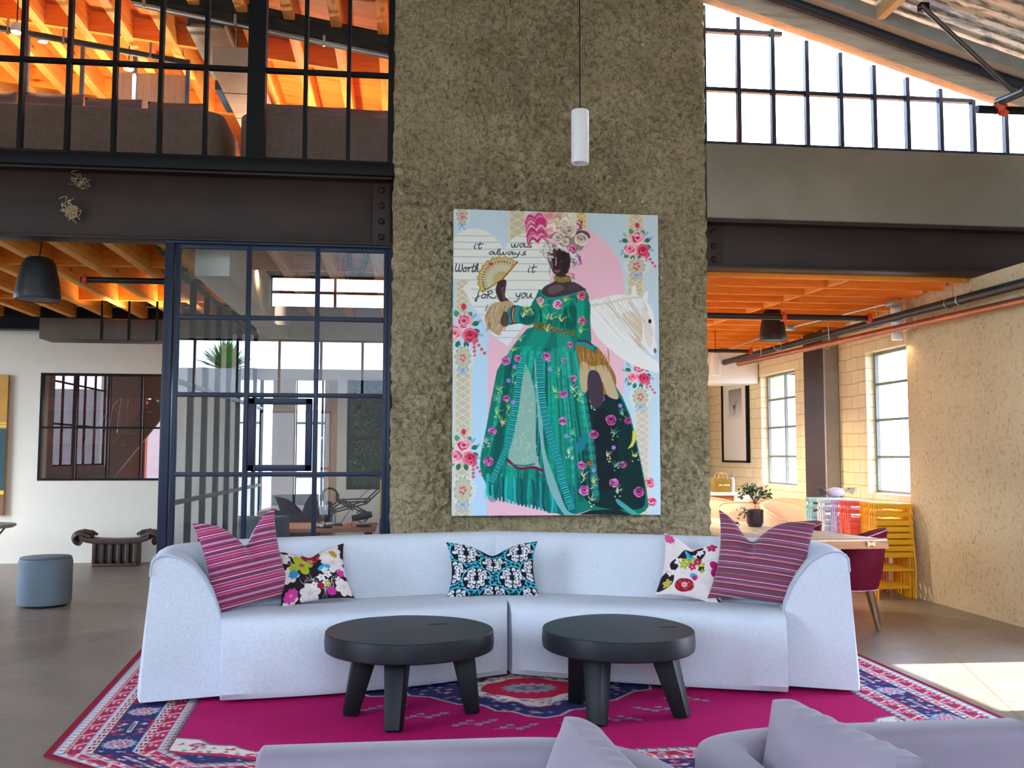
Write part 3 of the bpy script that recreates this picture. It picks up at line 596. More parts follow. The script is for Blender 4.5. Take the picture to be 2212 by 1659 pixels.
M_STR1 = stripes('magenta_stripe_left', 1, [(PK, 5), (WH, 1), (DK, 6), (PK, 2), (WH, 1.3), (RD, 4), (LI, .8), (DK, 5), (PK, 3), (WH, 1), (PK, 1.5), (WH, .7), (DK, 7), (RD, 3), (LI, 1), (PK, 4), (WH, 1.2), (DK, 3), (PK, 2), (LI, .6), (RD, 4), (WH, .8)])
PK2, DK2, RD2, LI2, WH2 = (150, 44, 92), (108, 66, 78), (140, 34, 66), (190, 120, 150), (222, 198, 204)
M_STR2 = stripes('plum_stripe_right', 2, [(DK2, 6), (RD2, 3), (WH2, .9), (DK2, 6), (LI2, .8), (PK2, 2.5), (WH2, 1), (DK2, 7), (RD2, 3), (WH2, .8), (RD2, 1.2), (LI2, .8), (DK2, 5), (WH2, 1), (PK2, 3), (DK2, 4), (LI2, .7)])
M_BACKC = mat('pale_blue_grey_cotton', (188, 196, 206), .9, var=.03)
pillow('throw_cushion', 'large magenta striped cushion leaning on the left arm of the white sofa', .58, .58, .17, (PZ(548, 1316, .46).x, PZ(548, 1316, .46).y+.05, .462), math.radians(40), math.radians(-14), math.radians(-7), M_STR1, M_BACKC, chop=.16, chopx=.1, wr=.006, seed=2, res=(60, 60))
pillow('throw_cushion', 'large plum striped cushion leaning on the right arm of the white sofa', .62, .58, .17, (PZ(1640, 1313, .46).x, PZ(1640, 1313, .46).y+.05, .462), math.radians(-32), math.radians(-14), math.radians(5), M_STR2, M_BACKC, chop=.15, chopx=-.25, wr=.006, seed=3, res=(60, 60))
# printed cushions
def floral_img(seed, w=150, h=130, left=True):
    P = Paint(w*3, h*3, (40, 28, 34)); rs = random.Random(seed); K = 3; C = (222, 206, 198); C2 = (206, 186, 180)
    P.T = lambda x, y: (x*K, y*K)
    def flower(x, y, r, c, n=6, ctr=None, pr=.55):
        a0 = rs.uniform(0, 6)
        for i in range(n):
            a = a0+2*PI*i/n; P.ell(x+r*.6*math.cos(a), y+r*.6*math.sin(a), r*pr, r*pr*.72, c, a)
        for i in range(n): a = a0+2*PI*i/n; P.line([(x+r*.2*math.cos(a), y+r*.2*math.sin(a)), (x+r*.95*math.cos(a), y+r*.95*math.sin(a))], 1.6, tuple(int(v*.8) for v in c))
        if ctr: P.ell(x, y, r*.24, r*.24, ctr)
    def peony(x, y, r):
        P.ell(x, y, r*1.25, r*.9, (150, 16, 34))
        for k in range(26):
            a = rs.uniform(0, 6.28); d = rs.uniform(.3, 1.05)*r; P.line([(x+1.2*d*math.cos(a), y+.85*d*math.sin(a)), (x+1.2*d*math.cos(a+.35), y+.85*d*math.sin(a+.35))], 2, (226, 190, 180))
        flower(x, y, r*.38, (230, 170, 170), 6, (200, 60, 80))
    def leafs(x, y, n, L, c):
        for i in range(n):
            a = rs.uniform(0, 6.28); P.line([(x, y), (x+L*.5*math.cos(a), y+L*.5*math.sin(a)), (x+L*math.cos(a+.25), y+L*math.sin(a+.25))], 4, c, taper=True, smooth=True)
    if left:
        for x, y, r in ((118, 20, 22), (122, 48, 24), (20, 66, 18), (12, 22, 14), (60, 116, 20), (135, 108, 18), (20, 120, 14), (40, 10, 14), (142, 70, 12)): flower(x, y, r, C, 7, C2)
        for x, y in ((70, 86), (92, 112), (50, 96), (110, 92), (30, 40)): leafs(x, y, 6, 20, C)
        for x, y, r in ((88, 84, 9), (104, 78, 9), (96, 98, 8), (70, 100, 8), (128, 92, 8)): flower(x, y, r, (236, 224, 214), 5, (180, 140, 140))
        peony(72, 20, 19); flower(48, 44, 24, (166, 172, 44), 4, (180, 60, 90), .62)
        P.ell(100, 58, 15, 9, (44, 150, 190)); flower(100, 66, 8, C, 5); flower(28, 66, 10, (52, 140, 178), 7); flower(20, 112, 16, (206, 60, 140), 9, (226, 120, 170), .4); flower(136, 76, 9, (206, 50, 140), 5)
        flower(106, 116, 9, (200, 50, 140), 8); flower(100, 100, 7, (176, 180, 70), 5, (230, 220, 190)); flower(84, 104, 7, (176, 26, 40), 6)
        P.ell(126, 26, 6, 13, (180, 140, 50), -.5)
    else:
        P.a[:] = np.array(C)/255
        for _ in range(90):
            x, y = rs.uniform(0, w), rs.uniform(0, h); a = rs.uniform(0, 6); P.line([(x, y), (x+6*math.cos(a), y+6*math.sin(a)), (x+10*math.cos(a+.8), y+10*math.sin(a+.8))], 1.4, (196, 172, 166), smooth=True)
        D = (40, 28, 34)
        P.sp([(50, 18), (90, 10), (96, 30), (84, 50), (66, 60), (44, 60), (26, 86), (14, 70), (30, 50)], D); P.sp([(0, 100), (22, 84), (30, 110), (14, 128), (0, 128)], D); P.sp([(128, 84), (140, 100), (142, 126), (128, 124)], D)
        for x, y, r in ((84, 26, 8), (70, 36, 8), (34, 62, 10), (20, 90, 8), (133, 104, 6), (136, 118, 6), (96, 16, 6)): flower(x, y, r, (232, 220, 212), 5, (190, 160, 150))
        flower(108, 12, 10, (176, 26, 70), 5, (210, 90, 110)); flower(58, 36, 10, (50, 166, 200), 8); flower(50, 30, 6, (50, 166, 200), 6)
        for x, y in ((52, 56), (68, 48), (46, 68), (88, 62)): flower(x, y, 10, (172, 172, 60), 5, (226, 200, 120))
        flower(80, 52, 9, (176, 26, 80), 5, (230, 170, 180)); flower(68, 66, 9, (186, 30, 90), 5, (230, 190, 190)); flower(90, 72, 7, D, 5); flower(92, 76, 5, (172, 172, 60), 4)
        for x, y in ((128, 62), (134, 78)): flower(x, y, 17, (176, 16, 92), 4, (150, 10, 80), .7)
        P.ell(74, 92, 10, 7, (56, 160, 190), .3); P.ell(76, 96, 6, 6, (190, 30, 100)); peony(56, 114, 17); flower(18, 114, 9, (190, 170, 70), 5); flower(10, 12, 10, (210, 80, 130), 8)
        P.line([(100, 50), (118, 40)], 2, (60, 150, 190))
    return P.down(3)
def ikat_img(w=170, h=112):
    P = Paint(w*3, h*3, (16, 26, 38)); rs = random.Random(4); TQ = (44, 158, 176); T2 = (96, 196, 204); WHT = (222, 214, 214); P.T = lambda x, y: (x*3, y*3)
    cs = [(30, 22), (85, 40), (140, 22), (2, 62), (50, 78), (122, 78), (168, 62), (86, 118), (14, 118), (158, 118), (85, -30)]
    for cx, cy in cs: P.ell(cx, cy, 35, 30, TQ, n=30)
    for cx, cy in cs:
        for i in range(22):
            a = 2*PI*i/22; x, y = cx+31*math.cos(a), cy+27*math.sin(a); P.line([(x, y), (x+3*math.cos(a+.7), y+3*math.sin(a+.7))], 9, (16, 26, 38))
        P.ell(cx, cy, 29.5, 25, T2, n=30); P.ell(cx, cy, 27.5, 23.5, (14, 22, 32), n=30)
    for cx, cy in cs:
        for k, (dx, s) in enumerate(((-13, .8), (-5, 1), (6, 1), (14, .8))):
            for j in range(-2, 3):
                y = cy+j*8.5*s; x = cx+dx+math.sin(j*1.3+k)*2.2; P.ell(x, y, 4.6, 4.0, WHT, rs.uniform(0, 3)); P.ell(x+rs.uniform(-1, 1), y, 1.7, 1.5, (14, 22, 32))
            P.line([(cx+dx, cy-17*s), (cx+dx*.7, cy), (cx+dx, cy+17*s)], 9, WHT, smooth=True)
            for j in (-1.5, -.5, .5, 1.5): P.ell(cx+dx+(1 if k < 2 else -1), cy+j*9*s, 2, 1.5, (14, 22, 32))
        P.ell(cx-21, cy, 4, 3.5, WHT); P.ell(cx+22, cy, 5, 3, WHT); P.ell(cx+22, cy, 2, 1.4, (14, 22, 32)); P.line([(cx, cy-20), (cx, cy+20)], 4.5, (14, 22, 32)); P.ell(cx, cy, 5, 6.5, (14, 20, 30))
    return P.down(3)
M_PRINT = attr_mat('printed_cotton', .8, .15, 300); M_MAG = mat('magenta_backing', (150, 20, 100), .85); M_BLKC = mat('black_backing', (20, 26, 34), .85)
pillow('floral_cushion', 'floral cushion with lime green bloom on black, left side of the sofa', .47, .40, .14, (PZ(686, 1306, .46).x, PZ(686, 1306, .46).y+.03, .462), math.radians(12), math.radians(-34), math.radians(-6), M_PRINT, M_MAG, chop=.05, img=floral_img(5), seed=5)
pillow('floral_cushion', 'cream floral cushion with magenta edge beside the plum striped cushion', .43, .44, .13, (PZ(1490, 1301, .46).x, PZ(1490, 1301, .46).y+.03, .462), math.radians(-10), math.radians(-28), math.radians(11), M_PRINT, M_MAG, chop=.05, chopx=-.1, img=floral_img(6, 140, 136, False), seed=6)
pillow('ikat_cushion', 'turquoise and black ikat cushion at the middle of the white sofa', .62, .38, .15, (.60, 6.32, .455), math.radians(0), math.radians(-20), 0, M_PRINT, M_BLKC, chop=.075, img=ikat_img(), pinch=.12, seed=7)
# ------------------------------------------------------------------ coffee tables
M_EBON = mat('blackened_wood', (26, 28, 32), .42, var=.35, scale=3, bump=.03, bscale=30, spec=.35, coat=0)
M_EBONL = mat('blackened_leg_wood', (14, 14, 17), .5, var=.2, spec=.25)
def coffee_table(label, cx, cy, rx, ry, zt, h, legs, out, knot):
    o = thing('coffee_table', (cx, cy, .012), label, 'coffee table', 'pair of black wooden coffee tables'); n = 72; pr = [(.965, zt-h), (.99, zt-h+.008), (1.0, zt-h*.55), (.99, zt-.005), (.982, zt)]
    rad = lambda a: 1+sum(k*math.cos(m*a+p) for m, k, p in out); q = MB()
    q.loft([[(cx+rx*rad(2*PI*j/n)*f*math.cos(2*PI*j/n), cy+ry*rad(2*PI*j/n)*f*math.sin(2*PI*j/n), z) for j in range(n)] for f, z in pr]); q.build('tabletop', M_EBON, o, smooth=True, flat=22)
    k = MB(); kx, ky = knot; k.prism([(cx+kx+.05*math.cos(a)*(1+.4*math.sin(3*a)), cy+ky+.022*math.sin(a), zt-.002) for a in [2*PI*i/14 for i in range(14)]], (0, 0, .0035)); k.build('knot', mat('knot_hollow', (10, 10, 12), .6), o)
    for (bx, by, tx, ty, w0, w1) in legs:
        d = Vector((tx-cx, ty-cy, 0)).normalized(); MB().bar((bx, by, .012), (tx, ty, zt-h+.005), w1, w1, up=(d.x, d.y, 0), w2=w0, h2=w0).build('leg', M_EBONL, o, bevel=.005)
    return o
coffee_table('left black coffee table with an oval knot in its round top', .04, 5.30, .455, .45, .45, .105, [(-.27, 5.24, -.19, 5.27, .125, .078), (-.035, 4.90, -.02, 5.06, .115, .078), (.385, 5.22, .33, 5.27, .125, .078)], [(2, .015, 1), (3, .012, .4), (5, .006, 2)], (.16, .12))
coffee_table('right black coffee table with a small crack near its right edge', 1.185, 5.22, .405, .455, .45, .105, [(.98, 5.37, 1.0, 5.32, .12, .078), (1.0, 4.89, 1.03, 5.04, .115, .08), (1.485, 5.01, 1.40, 5.08, .12, .075)], [(2, .02, .3), (3, .018, 2.4), (4, .008, 1)], (.28, -.02))
# ------------------------------------------------------------------ grey velvet sofas in the foreground
M_VELV = mat('grey_mauve_velvet', (128, 112, 122), .75, var=.14, scale=3, bump=.05, bscale=120, sheen=.2)
def grey_sofa(label, path, seatbox, sgn, c):
    o = thing('velvet_sofa', c, label, 'sofa', 'grey velvet sofas in the foreground'); P = catmull([(a, b, 0) for a, b in path], 10); n = len(P); secs = []
    for i, p in enumerate(P):
        d = (P[min(i+1, n-1)]-P[max(i-1, 0)]).normalized(); inn = Vector((d.y, -d.x, 0))*sgn; z = .70
        pr = [(0, .09), (0, z-.03), (.008, z-.008), (.03, z), (.10, z), (.122, z-.008), (.13, z-.03), (.135, .09)]
        secs.append([p+inn*a+Vector((0, 0, b)) for a, b in pr])
    b = MB().loft(secs).build('backrest', M_VELV, o, smooth=True, flat=60); md = b.modifiers.new('bevel', 'BEVEL'); md.width = .012; md.segments = 3; md.limit_method = 'ANGLE'; md.angle_limit = math.radians(60)
    (x0, y0, x1, y1) = seatbox; MB().box((x0, y0, .09), (x1, y1, .27)).build('seat_base', M_VELV, o, bevel=.02, seg=3)
    MB().box((x0+.005, y0-.01, .275), (x1-.005, y1-.02, .43)).build('seat_cushion', M_VELV, o, bevel=.04, seg=4)
    for x in (x0+.08, x1-.08):
        for y in (y0+.08, y1-.08): MB().lathe([(.02, 0), (.025, .09)], (x, y, 0), 12).build('foot', M_BLACK, o)
    return o
grey_sofa('left grey velvet sofa in the foreground, its long flat back nearest the left', [(-.335, 2.43), (.1, 2.43), (.33, 2.425), (.46, 2.385), (.56, 2.30), (.62, 2.18), (.65, 2.0), (.655, 1.5)], (-.335, 1.42, .52, 2.295), 1, (.2, 1.9, 0))
grey_sofa('right grey velvet sofa in the foreground, its curved arm on the left', [(1.625, 2.46), (1.3, 2.46), (1.05, 2.455), (.87, 2.43), (.76, 2.375), (.705, 2.28), (.70, 2.12), (.705, 1.5)], (.84, 1.42, 1.625, 2.32), -1, (1.25, 1.9, 0))
def box_cushion(label, c, s, t, rz, tilt, roll, seed):
    o = local('box_cushion', label, 'cushion', 'grey velvet cushions in the foreground'); rs = random.Random(seed); ph = rs.uniform(0, 6)
    def f(side):
        def g(U, V):
            u, v = U*2-1, V*2-1; e = (max(0, 1-abs(u)**6)*max(0, 1-abs(v)**6)); b = .035*(1-u*u)*(1-v*v); return (s/2*u*(1-.03*(1-v*v)), -side*(t/2*(.72+.28*e)+b)+.004*math.sin(9*v+4*u+ph)*e, s/2*v*(1-.03*(1-u*u)))
        return g
    MB().grid(f(1), 30, 30).build('face_panel', M_VELV, o, smooth=True, normals=False, flat=180); MB().grid(f(-1), 30, 30).build('face_panel', M_VELV, o, smooth=True, normals=False, flat=180)
    q = MB(); per = [(i/24, 0) for i in range(24)]+[(1, i/24) for i in range(24)]+[(1-i/24, 1) for i in range(24)]+[(0, 1-i/24) for i in range(24)]; n = len(per)
    secs = []
    for k in range(9):
        w = k/8; row = []
        for j, (U, V) in enumerate(per):
            a, b = Vector(f(1)(U, V)), Vector(f(-1)(U, V)); p = a.lerp(b, w); m = Vector((p.x, 0, p.z)).normalized(); row.append(p+m*(.012*math.sin(PI*w)+.004*math.sin(j*1.9+ph)*math.sin(PI*w)))
        secs.append(row)
    vs = [v for r in secs for v in r]; q.add(vs, [(i*n+j, i*n+(j+1) % n, (i+1)*n+(j+1) % n, (i+1)*n+j) for i in range(8) for j in range(n)]); q.build('gusset', M_VELV, o, smooth=True, normals=False, flat=180)
    m = Matrix.Rotation(rz, 4, 'Z') @ Matrix.Rotation(tilt, 4, 'X') @ Matrix.Rotation(roll, 4, 'Y'); o.location = c; o.rotation_euler = m.to_euler(); return o
box_cushion('grey velvet box cushion leaning on the left foreground sofa', (.385, 2.06, .565), .41, .13, math.radians(-80), math.radians(-20), math.radians(4), 1)
box_cushion('grey velvet box cushion leaning on the right foreground sofa', (.945, 2.07, .585), .42, .13, math.radians(-76), math.radians(-12), math.radians(2), 2)
# ------------------------------------------------------------------ pouf, bench, round table, pendants
p = PZ(75, 1316, 0); q = MB(); o = thing('pouf', (p.x, p.y+.23, 0), 'grey round pouf on the concrete floor at the left', 'pouf'); c = o.location
M_POUF = mat('grey_blue_felt', (112, 124, 134), .9, var=.06, bump=.1, bscale=200)
MB().lathe([(.20, .012), (.226, .02), (.232, .06), (.232, .40), (.226, .425), (.215, .435)], c, 48).build('side', M_POUF, o, smooth=True); MB().lathe([(.215, .435), (.224, .441), (.215, .448), (.12, .455), (.002, .457)], c, 48).build('top', M_POUF, o, smooth=True)
MB().lathe([(.19, 0), (.19, .014)], c, 32).build('base', M_BLACK, o)
def carved_bench():
    o = thing('carved_bench', (-3.57, 12.55, 0), 'dark carved wooden bench with curled animal-head ends by the white wall', 'bench'); m = mat('dark_carved_wood', (62, 36, 26), .5, var=.4, scale=8, bump=.3, bscale=25); X = -3.57; Y = 12.55
    xs = [-.42, -.36, -.25, 0, .25, .36, .42]; zs = [.37, .335, .315, .305, .315, .335, .37]; pts = catmull([(X+a, Y, z) for a, z in zip(xs, zs)], 6)
    q = MB(); q.loft([[(p.x, Y-.13, p.z-.03), (p.x, Y+.13, p.z-.03), (p.x, Y+.13, p.z+.03), (p.x, Y-.13, p.z+.03)] for p in pts]); q.build('seat', m, o, bevel=.006)
    for s in (-1, 1):
        q = MB(); q.tube(catmull([(X+s*.30, Y, .36), (X+s*.42, Y, .40), (X+s*.49, Y, .37), (X+s*.485, Y, .31), (X+s*.44, Y, .29)], 5), lambda t: .055-.02*abs(t-.4), 10); q.v = [(v[0], Y+(v[1]-Y)*2.0, v[2]) for v in q.v]
        h = q.build('animal_head', m, o, smooth=True); r = MB()
        for k in range(6): r.lathe([(.014, 0), (.01, .02), (.003, .035)], (X+s*(.30+.022*k), Y-.05, .405+.008*math.sin(k)), 6)
        r.tube([(X+s*.24, Y, .385), (X+s*.30, Y, .425), (X+s*.41, Y, .445)], .018, 7); r.build('ear_ridge', m, h, smooth=True)
    q = MB(); q.box((X-.27, Y-.11, 0), (X+.27, Y+.11, .035)); q.build('base', m, o, bevel=.006)
    for k in range(6): x = X-.25+.1*k; MB().box((x-.022, Y-.10, .035), (x+.022, Y+.10, .29)).build('slat_leg', m, o, bevel=.006)
carved_bench()
def bistro():
    o = thing('round_table', (-4.45, 10.6, 0), 'round stone topped table cut off by the left edge of the photo', 'table'); c = Vector((-4.45, 10.6, 0)); z = .66
    MB().lathe([(.36, z-.035), (.385, z-.02), (.385, z-.005), (.378, z)], c, 40).build('tabletop', mat('grey_marble', (150, 152, 146), .35, var=.25, scale=7), o, smooth=True)
    for a in (0, 2.1, 4.2): MB().tube([c+Vector((.30*math.cos(a), .30*math.sin(a), z-.03)), c+Vector((.06*math.cos(a+.6), .06*math.sin(a+.6), z*.5)), c+Vector((.27*math.cos(a+.9), .27*math.sin(a+.9), .0))], .011, 8).build('leg', mat('aged_brass', (128, 104, 60), .35, .8), o, smooth=True)
bistro()
M_WHM = mat('white_powder_coat', (232, 230, 226), .45, var=.01)
def pendant(label, x, y, z0, z1, r, ztop, lit=False, group='white cylinder pendants'):
    o = thing('pendant_lamp', (x, y, z0), label, 'pendant lamp', group); MB().lathe([(r*.72, z0+.015), (r*.74, z0), (r*.97, z0), (r, z0+.004), (r, z1-.004), (r*.98, z1), (.002, z1)], (x, y, 0), 36, cap=False).build('shade', M_WHM, o, smooth=True)
    MB().lathe([(r*.72, z0+.018), (.001, z0+.02)], (x, y, 0), 24).build('bulb', emis('lamp_glow', (255, 214, 150), 6) if lit else mat('reflector', (200, 198, 190), .2, .6), o); MB().lathe([(r*.5, z0+.004), (r*.62, z0+.012), (r*.5, z0+.018)], (x+.01, y, 0), 20).build('gimbal_ring', M_WHM, o)
    MB().tube([(x, y, z1), (x, y, ztop)], .004, 6).build('cord', M_BLACK, o); return o
p = PY(1253, 300, 6.3); pendant('white cylinder pendant hanging before the rough grey wall', p.x, 6.3, PY(1253, 353, 6.3).z, PY(1253, 240, 6.3).z, .061, zroof(p.x)+.34)
# ------------------------------------------------------------------ the large painting
GLY = {'i': ([[(.3, .45), (.25, .9), (.45, 1)], [(.33, .2), (.34, .24)]], .5), 't': ([[(.45, 0), (.3, .9), (.5, 1), (.7, .85)], [(.05, .38), (.85, .28)]], .75), 'w': ([[(0, .5), (.08, .95), (.3, .95), (.45, .5), (.5, .95), (.75, .92), (.9, .45)]], 1.0),
 'a': ([[(.7, .5), (.35, .42), (.08, .75), (.3, 1), (.65, .6), (.72, .95), (.95, .88)]], .9), 's': ([[(.7, .38), (.35, .6), (.7, .85), (.4, 1), (.1, .92)]], .75), 'l': ([[(.05, .8), (.5, .2), (.45, -.05), (.25, .2), (.3, .95), (.6, .9)]], .55), 'y': ([[(.05, .5), (.2, .85), (.55, .8), (.7, .45)], [(.7, .45), (.5, 1.2), (.15, 1.5), (-.1, 1.4)]], .8),
 'W': ([[(.05, .0), (-.05, .6), (.2, 1), (.55, .7), (.6, .1)], [(.6, .1), (.6, .8), (.85, 1), (1.15, .6), (1.1, .05)]], 1.3), 'o': ([[(.4, .45), (.08, .7), (.25, 1), (.6, .85), (.55, .5), (.35, .45), (.8, .55)]], .8), 'r': ([[(.05, .55), (.25, .45), (.2, 1)], [(.22, .7), (.45, .45), (.65, .5)]], .65), 'h': ([[(.1, .9), (.45, .2), (.35, -.05), (.15, .3), (.1, 1)], [(.12, .75), (.45, .5), (.5, .95), (.75, .95)]], .8),
 'f': ([[(.6, .05), (.35, -.05), (.2, .5), (.1, 1.4), (-.1, 1.3), (.1, .9), (.5, .7)]], .65), 'R': ([[(.15, .1), (.05, 1)], [(-.05, .15), (.5, 0), (.65, .3), (.15, .55), (.5, .85), (.9, 1), (1.3, .8)]], 1.1), 'u': ([[(.05, .5), (.08, .9), (.4, .95), (.65, .5), (.65, .9), (.9, .95)]], .9)}
def word(P, txt, x, y, h, w, lw, c):
    tot = sum(GLY[g][1] for g in txt); k = w/tot
    for g in txt:
        for st in GLY[g][0]: P.line([(x+a*k+(1-b)*h*.12, y+b*h) for a, b in st], lw, c, smooth=True)
        x += GLY[g][1]*k
def rose(P, x, y, r, cs=((240, 190, 200), (222, 100, 130), (190, 40, 70)), seed=0):
    rs = random.Random(int(x*7+y)); L, M_, D = cs
    for i in range(7): a = 2*PI*i/7+rs.random(); P.ell(x+r*.55*math.cos(a), y+r*.5*math.sin(a), r*.5, r*.42, L if i % 2 else tuple((p+q)//2 for p, q in zip(L, M_)), a+1.57)
    P.ell(x, y, r*.62, r*.55, M_)
    for i in range(9): a = rs.uniform(0, 6.28); d = r*rs.uniform(.35, .85); P.line([(x+d*math.cos(a), y+d*.9*math.sin(a)), (x+d*1.05*math.cos(a+.4), y+d*.95*math.sin(a+.4)), (x+d*.95*math.cos(a+.8), y+d*.86*math.sin(a+.8))], r*.13*P.k, D if i % 3 else L, smooth=True)
    P.ell(x, y-.02*r, r*.24, r*.2, D); P.line([(x-r*.3, y+r*.12), (x, y+r*.3), (x+r*.32, y+r*.08)], r*.1*P.k, L, smooth=True)
def leaf(P, x, y, a, L, c, w=.34):
    dx, dy = math.cos(a), math.sin(a); P.sp([(x, y), (x+dx*L*.5-dy*L*w, y+dy*L*.5+dx*L*w), (x+dx*L, y+dy*L), (x+dx*L*.5+dy*L*w, y+dy*L*.5-dx*L*w)], c); P.line([(x, y), (x+dx*L*.85, y+dy*L*.85)], 1.2, tuple(min(255, int(v*1.5+20)) for v in c))
def sprig(P, x, y, a, L, c, c2):
    P.line([(x, y), (x+L*math.cos(a), y+L*math.sin(a))], 1.5, c)
    for k in range(3):
        t = .4+.25*k
        for s in (-.8, .8): P.line([(x+t*L*math.cos(a), y+t*L*math.sin(a)), (x+t*L*math.cos(a)+L*.28*math.cos(a+s), y+t*L*math.sin(a)+L*.28*math.sin(a+s))], 1.6, c2)
def bouquet(P, x, y, s):
    G, G2 = (30, 104, 74), (60, 140, 96)
    for a, d in ((3.5, 1.5), (2.8, 1.5), (.1, 1.4), (-.4, 1.5), (.6, 1.7), (1.9, 1.5), (1.3, 1.5), (4.3, 1.7), (5.2, 1.6), (2.4, 1.7)): leaf(P, x+.75*d*s*math.cos(a), y+.9*d*s*math.sin(a), a, s*.85, G if d < 1.6 else G2)
    for a in (-.9, -.5, 3.9, 3.4, .3, 2.6): sprig(P, x+1.5*s*math.cos(a), y+1.4*s*math.sin(a), a, s*.8, (60, 90, 110), (90, 140, 170))
    rose(P, x+.15*s, y-.95*s, s*1.0, ((244, 204, 208), (232, 130, 150), (196, 40, 76))); rose(P, x-.85*s, y+.45*s, s*.95, ((246, 196, 200), (236, 150, 160), (214, 70, 100))); rose(P, x+.85*s, y+.65*s, s*.95, ((236, 120, 140), (214, 50, 90), (170, 20, 54)))
    P.ell(x+.1*s, y-2.6*s, s*.28, s*.36, (214, 50, 80)); P.line([(x+.1*s, y-2.3*s), (x+.2*s, y-1.7*s)], 2, G)
    for k in range(9): P.ell(x+s*(1.3+.16*k*(k % 2)), y+s*(1.1+.22*k), s*.2, s*.18, (226, 90, 110), k)
def vase(P, x, y, w, h):
    P.ell(x, y, w*1.5, h*1.05, (222, 216, 196)); P.ell(x, y, w, h, (196, 190, 158))
    for i in range(20): a = 2*PI*i/20; P.ell(x+w*1.55*math.cos(a), y+h*1.08*math.sin(a), w*.14, h*.07, (232, 228, 214))
    for i in range(22):
        a = 2*PI*i/22
        if i % 2: P.line([(x+w*1.05*math.cos(a), y+h*1.03*math.sin(a)), (x+w*1.05*math.cos(a+.2), y+h*1.03*math.sin(a+.2))], 4, (98, 152, 206))
    for k in range(5): P.ell(x+w*.3*math.cos(k*1.3), y+w*.4*math.sin(k*1.3), w*.17, w*.16, (226, 80, 100))
    P.line([(x, y+w*.3), (x-w*.1, y+h*.6)], 2, (80, 140, 90)); bl = (110, 160, 214); y2 = y+h*1.12
    for s in (-1, 1):
        P.line([(x, y2), (x+s*w*.5, y2-h*.18), (x+s*w*.7, y2+h*.02), (x, y2)], 3, bl, smooth=True); P.line([(x, y2), (x+s*w*.35, y2+h*.35), (x+s*w*.7, y2+h*.5)], 3, bl, smooth=True)
def lattice(P, x0, x1, y0, y1, c=(200, 184, 150)):
    P.poly([(x0, y0), (x1, y0), (x1, y1), (x0, y1)], (216, 206, 180)); m = (x1-x0)*.14; P.poly([(x0+m, y0), (x1-m, y0), (x1-m, y1), (x0+m, y1)], c); a, b = x0+m, x1-m; d = (b-a)*.62; y = y0
    while y < y1: P.line([(a, y), (b, y+d)], 2.6, (230, 224, 206)); P.line([(b, y), (a, y+d)], 2.6, (230, 224, 206)); y += d
    for x in (x0+m*.4, x1-m*.4): P.line([(x, y0), (x, y1)], 1.5, (232, 214, 160))
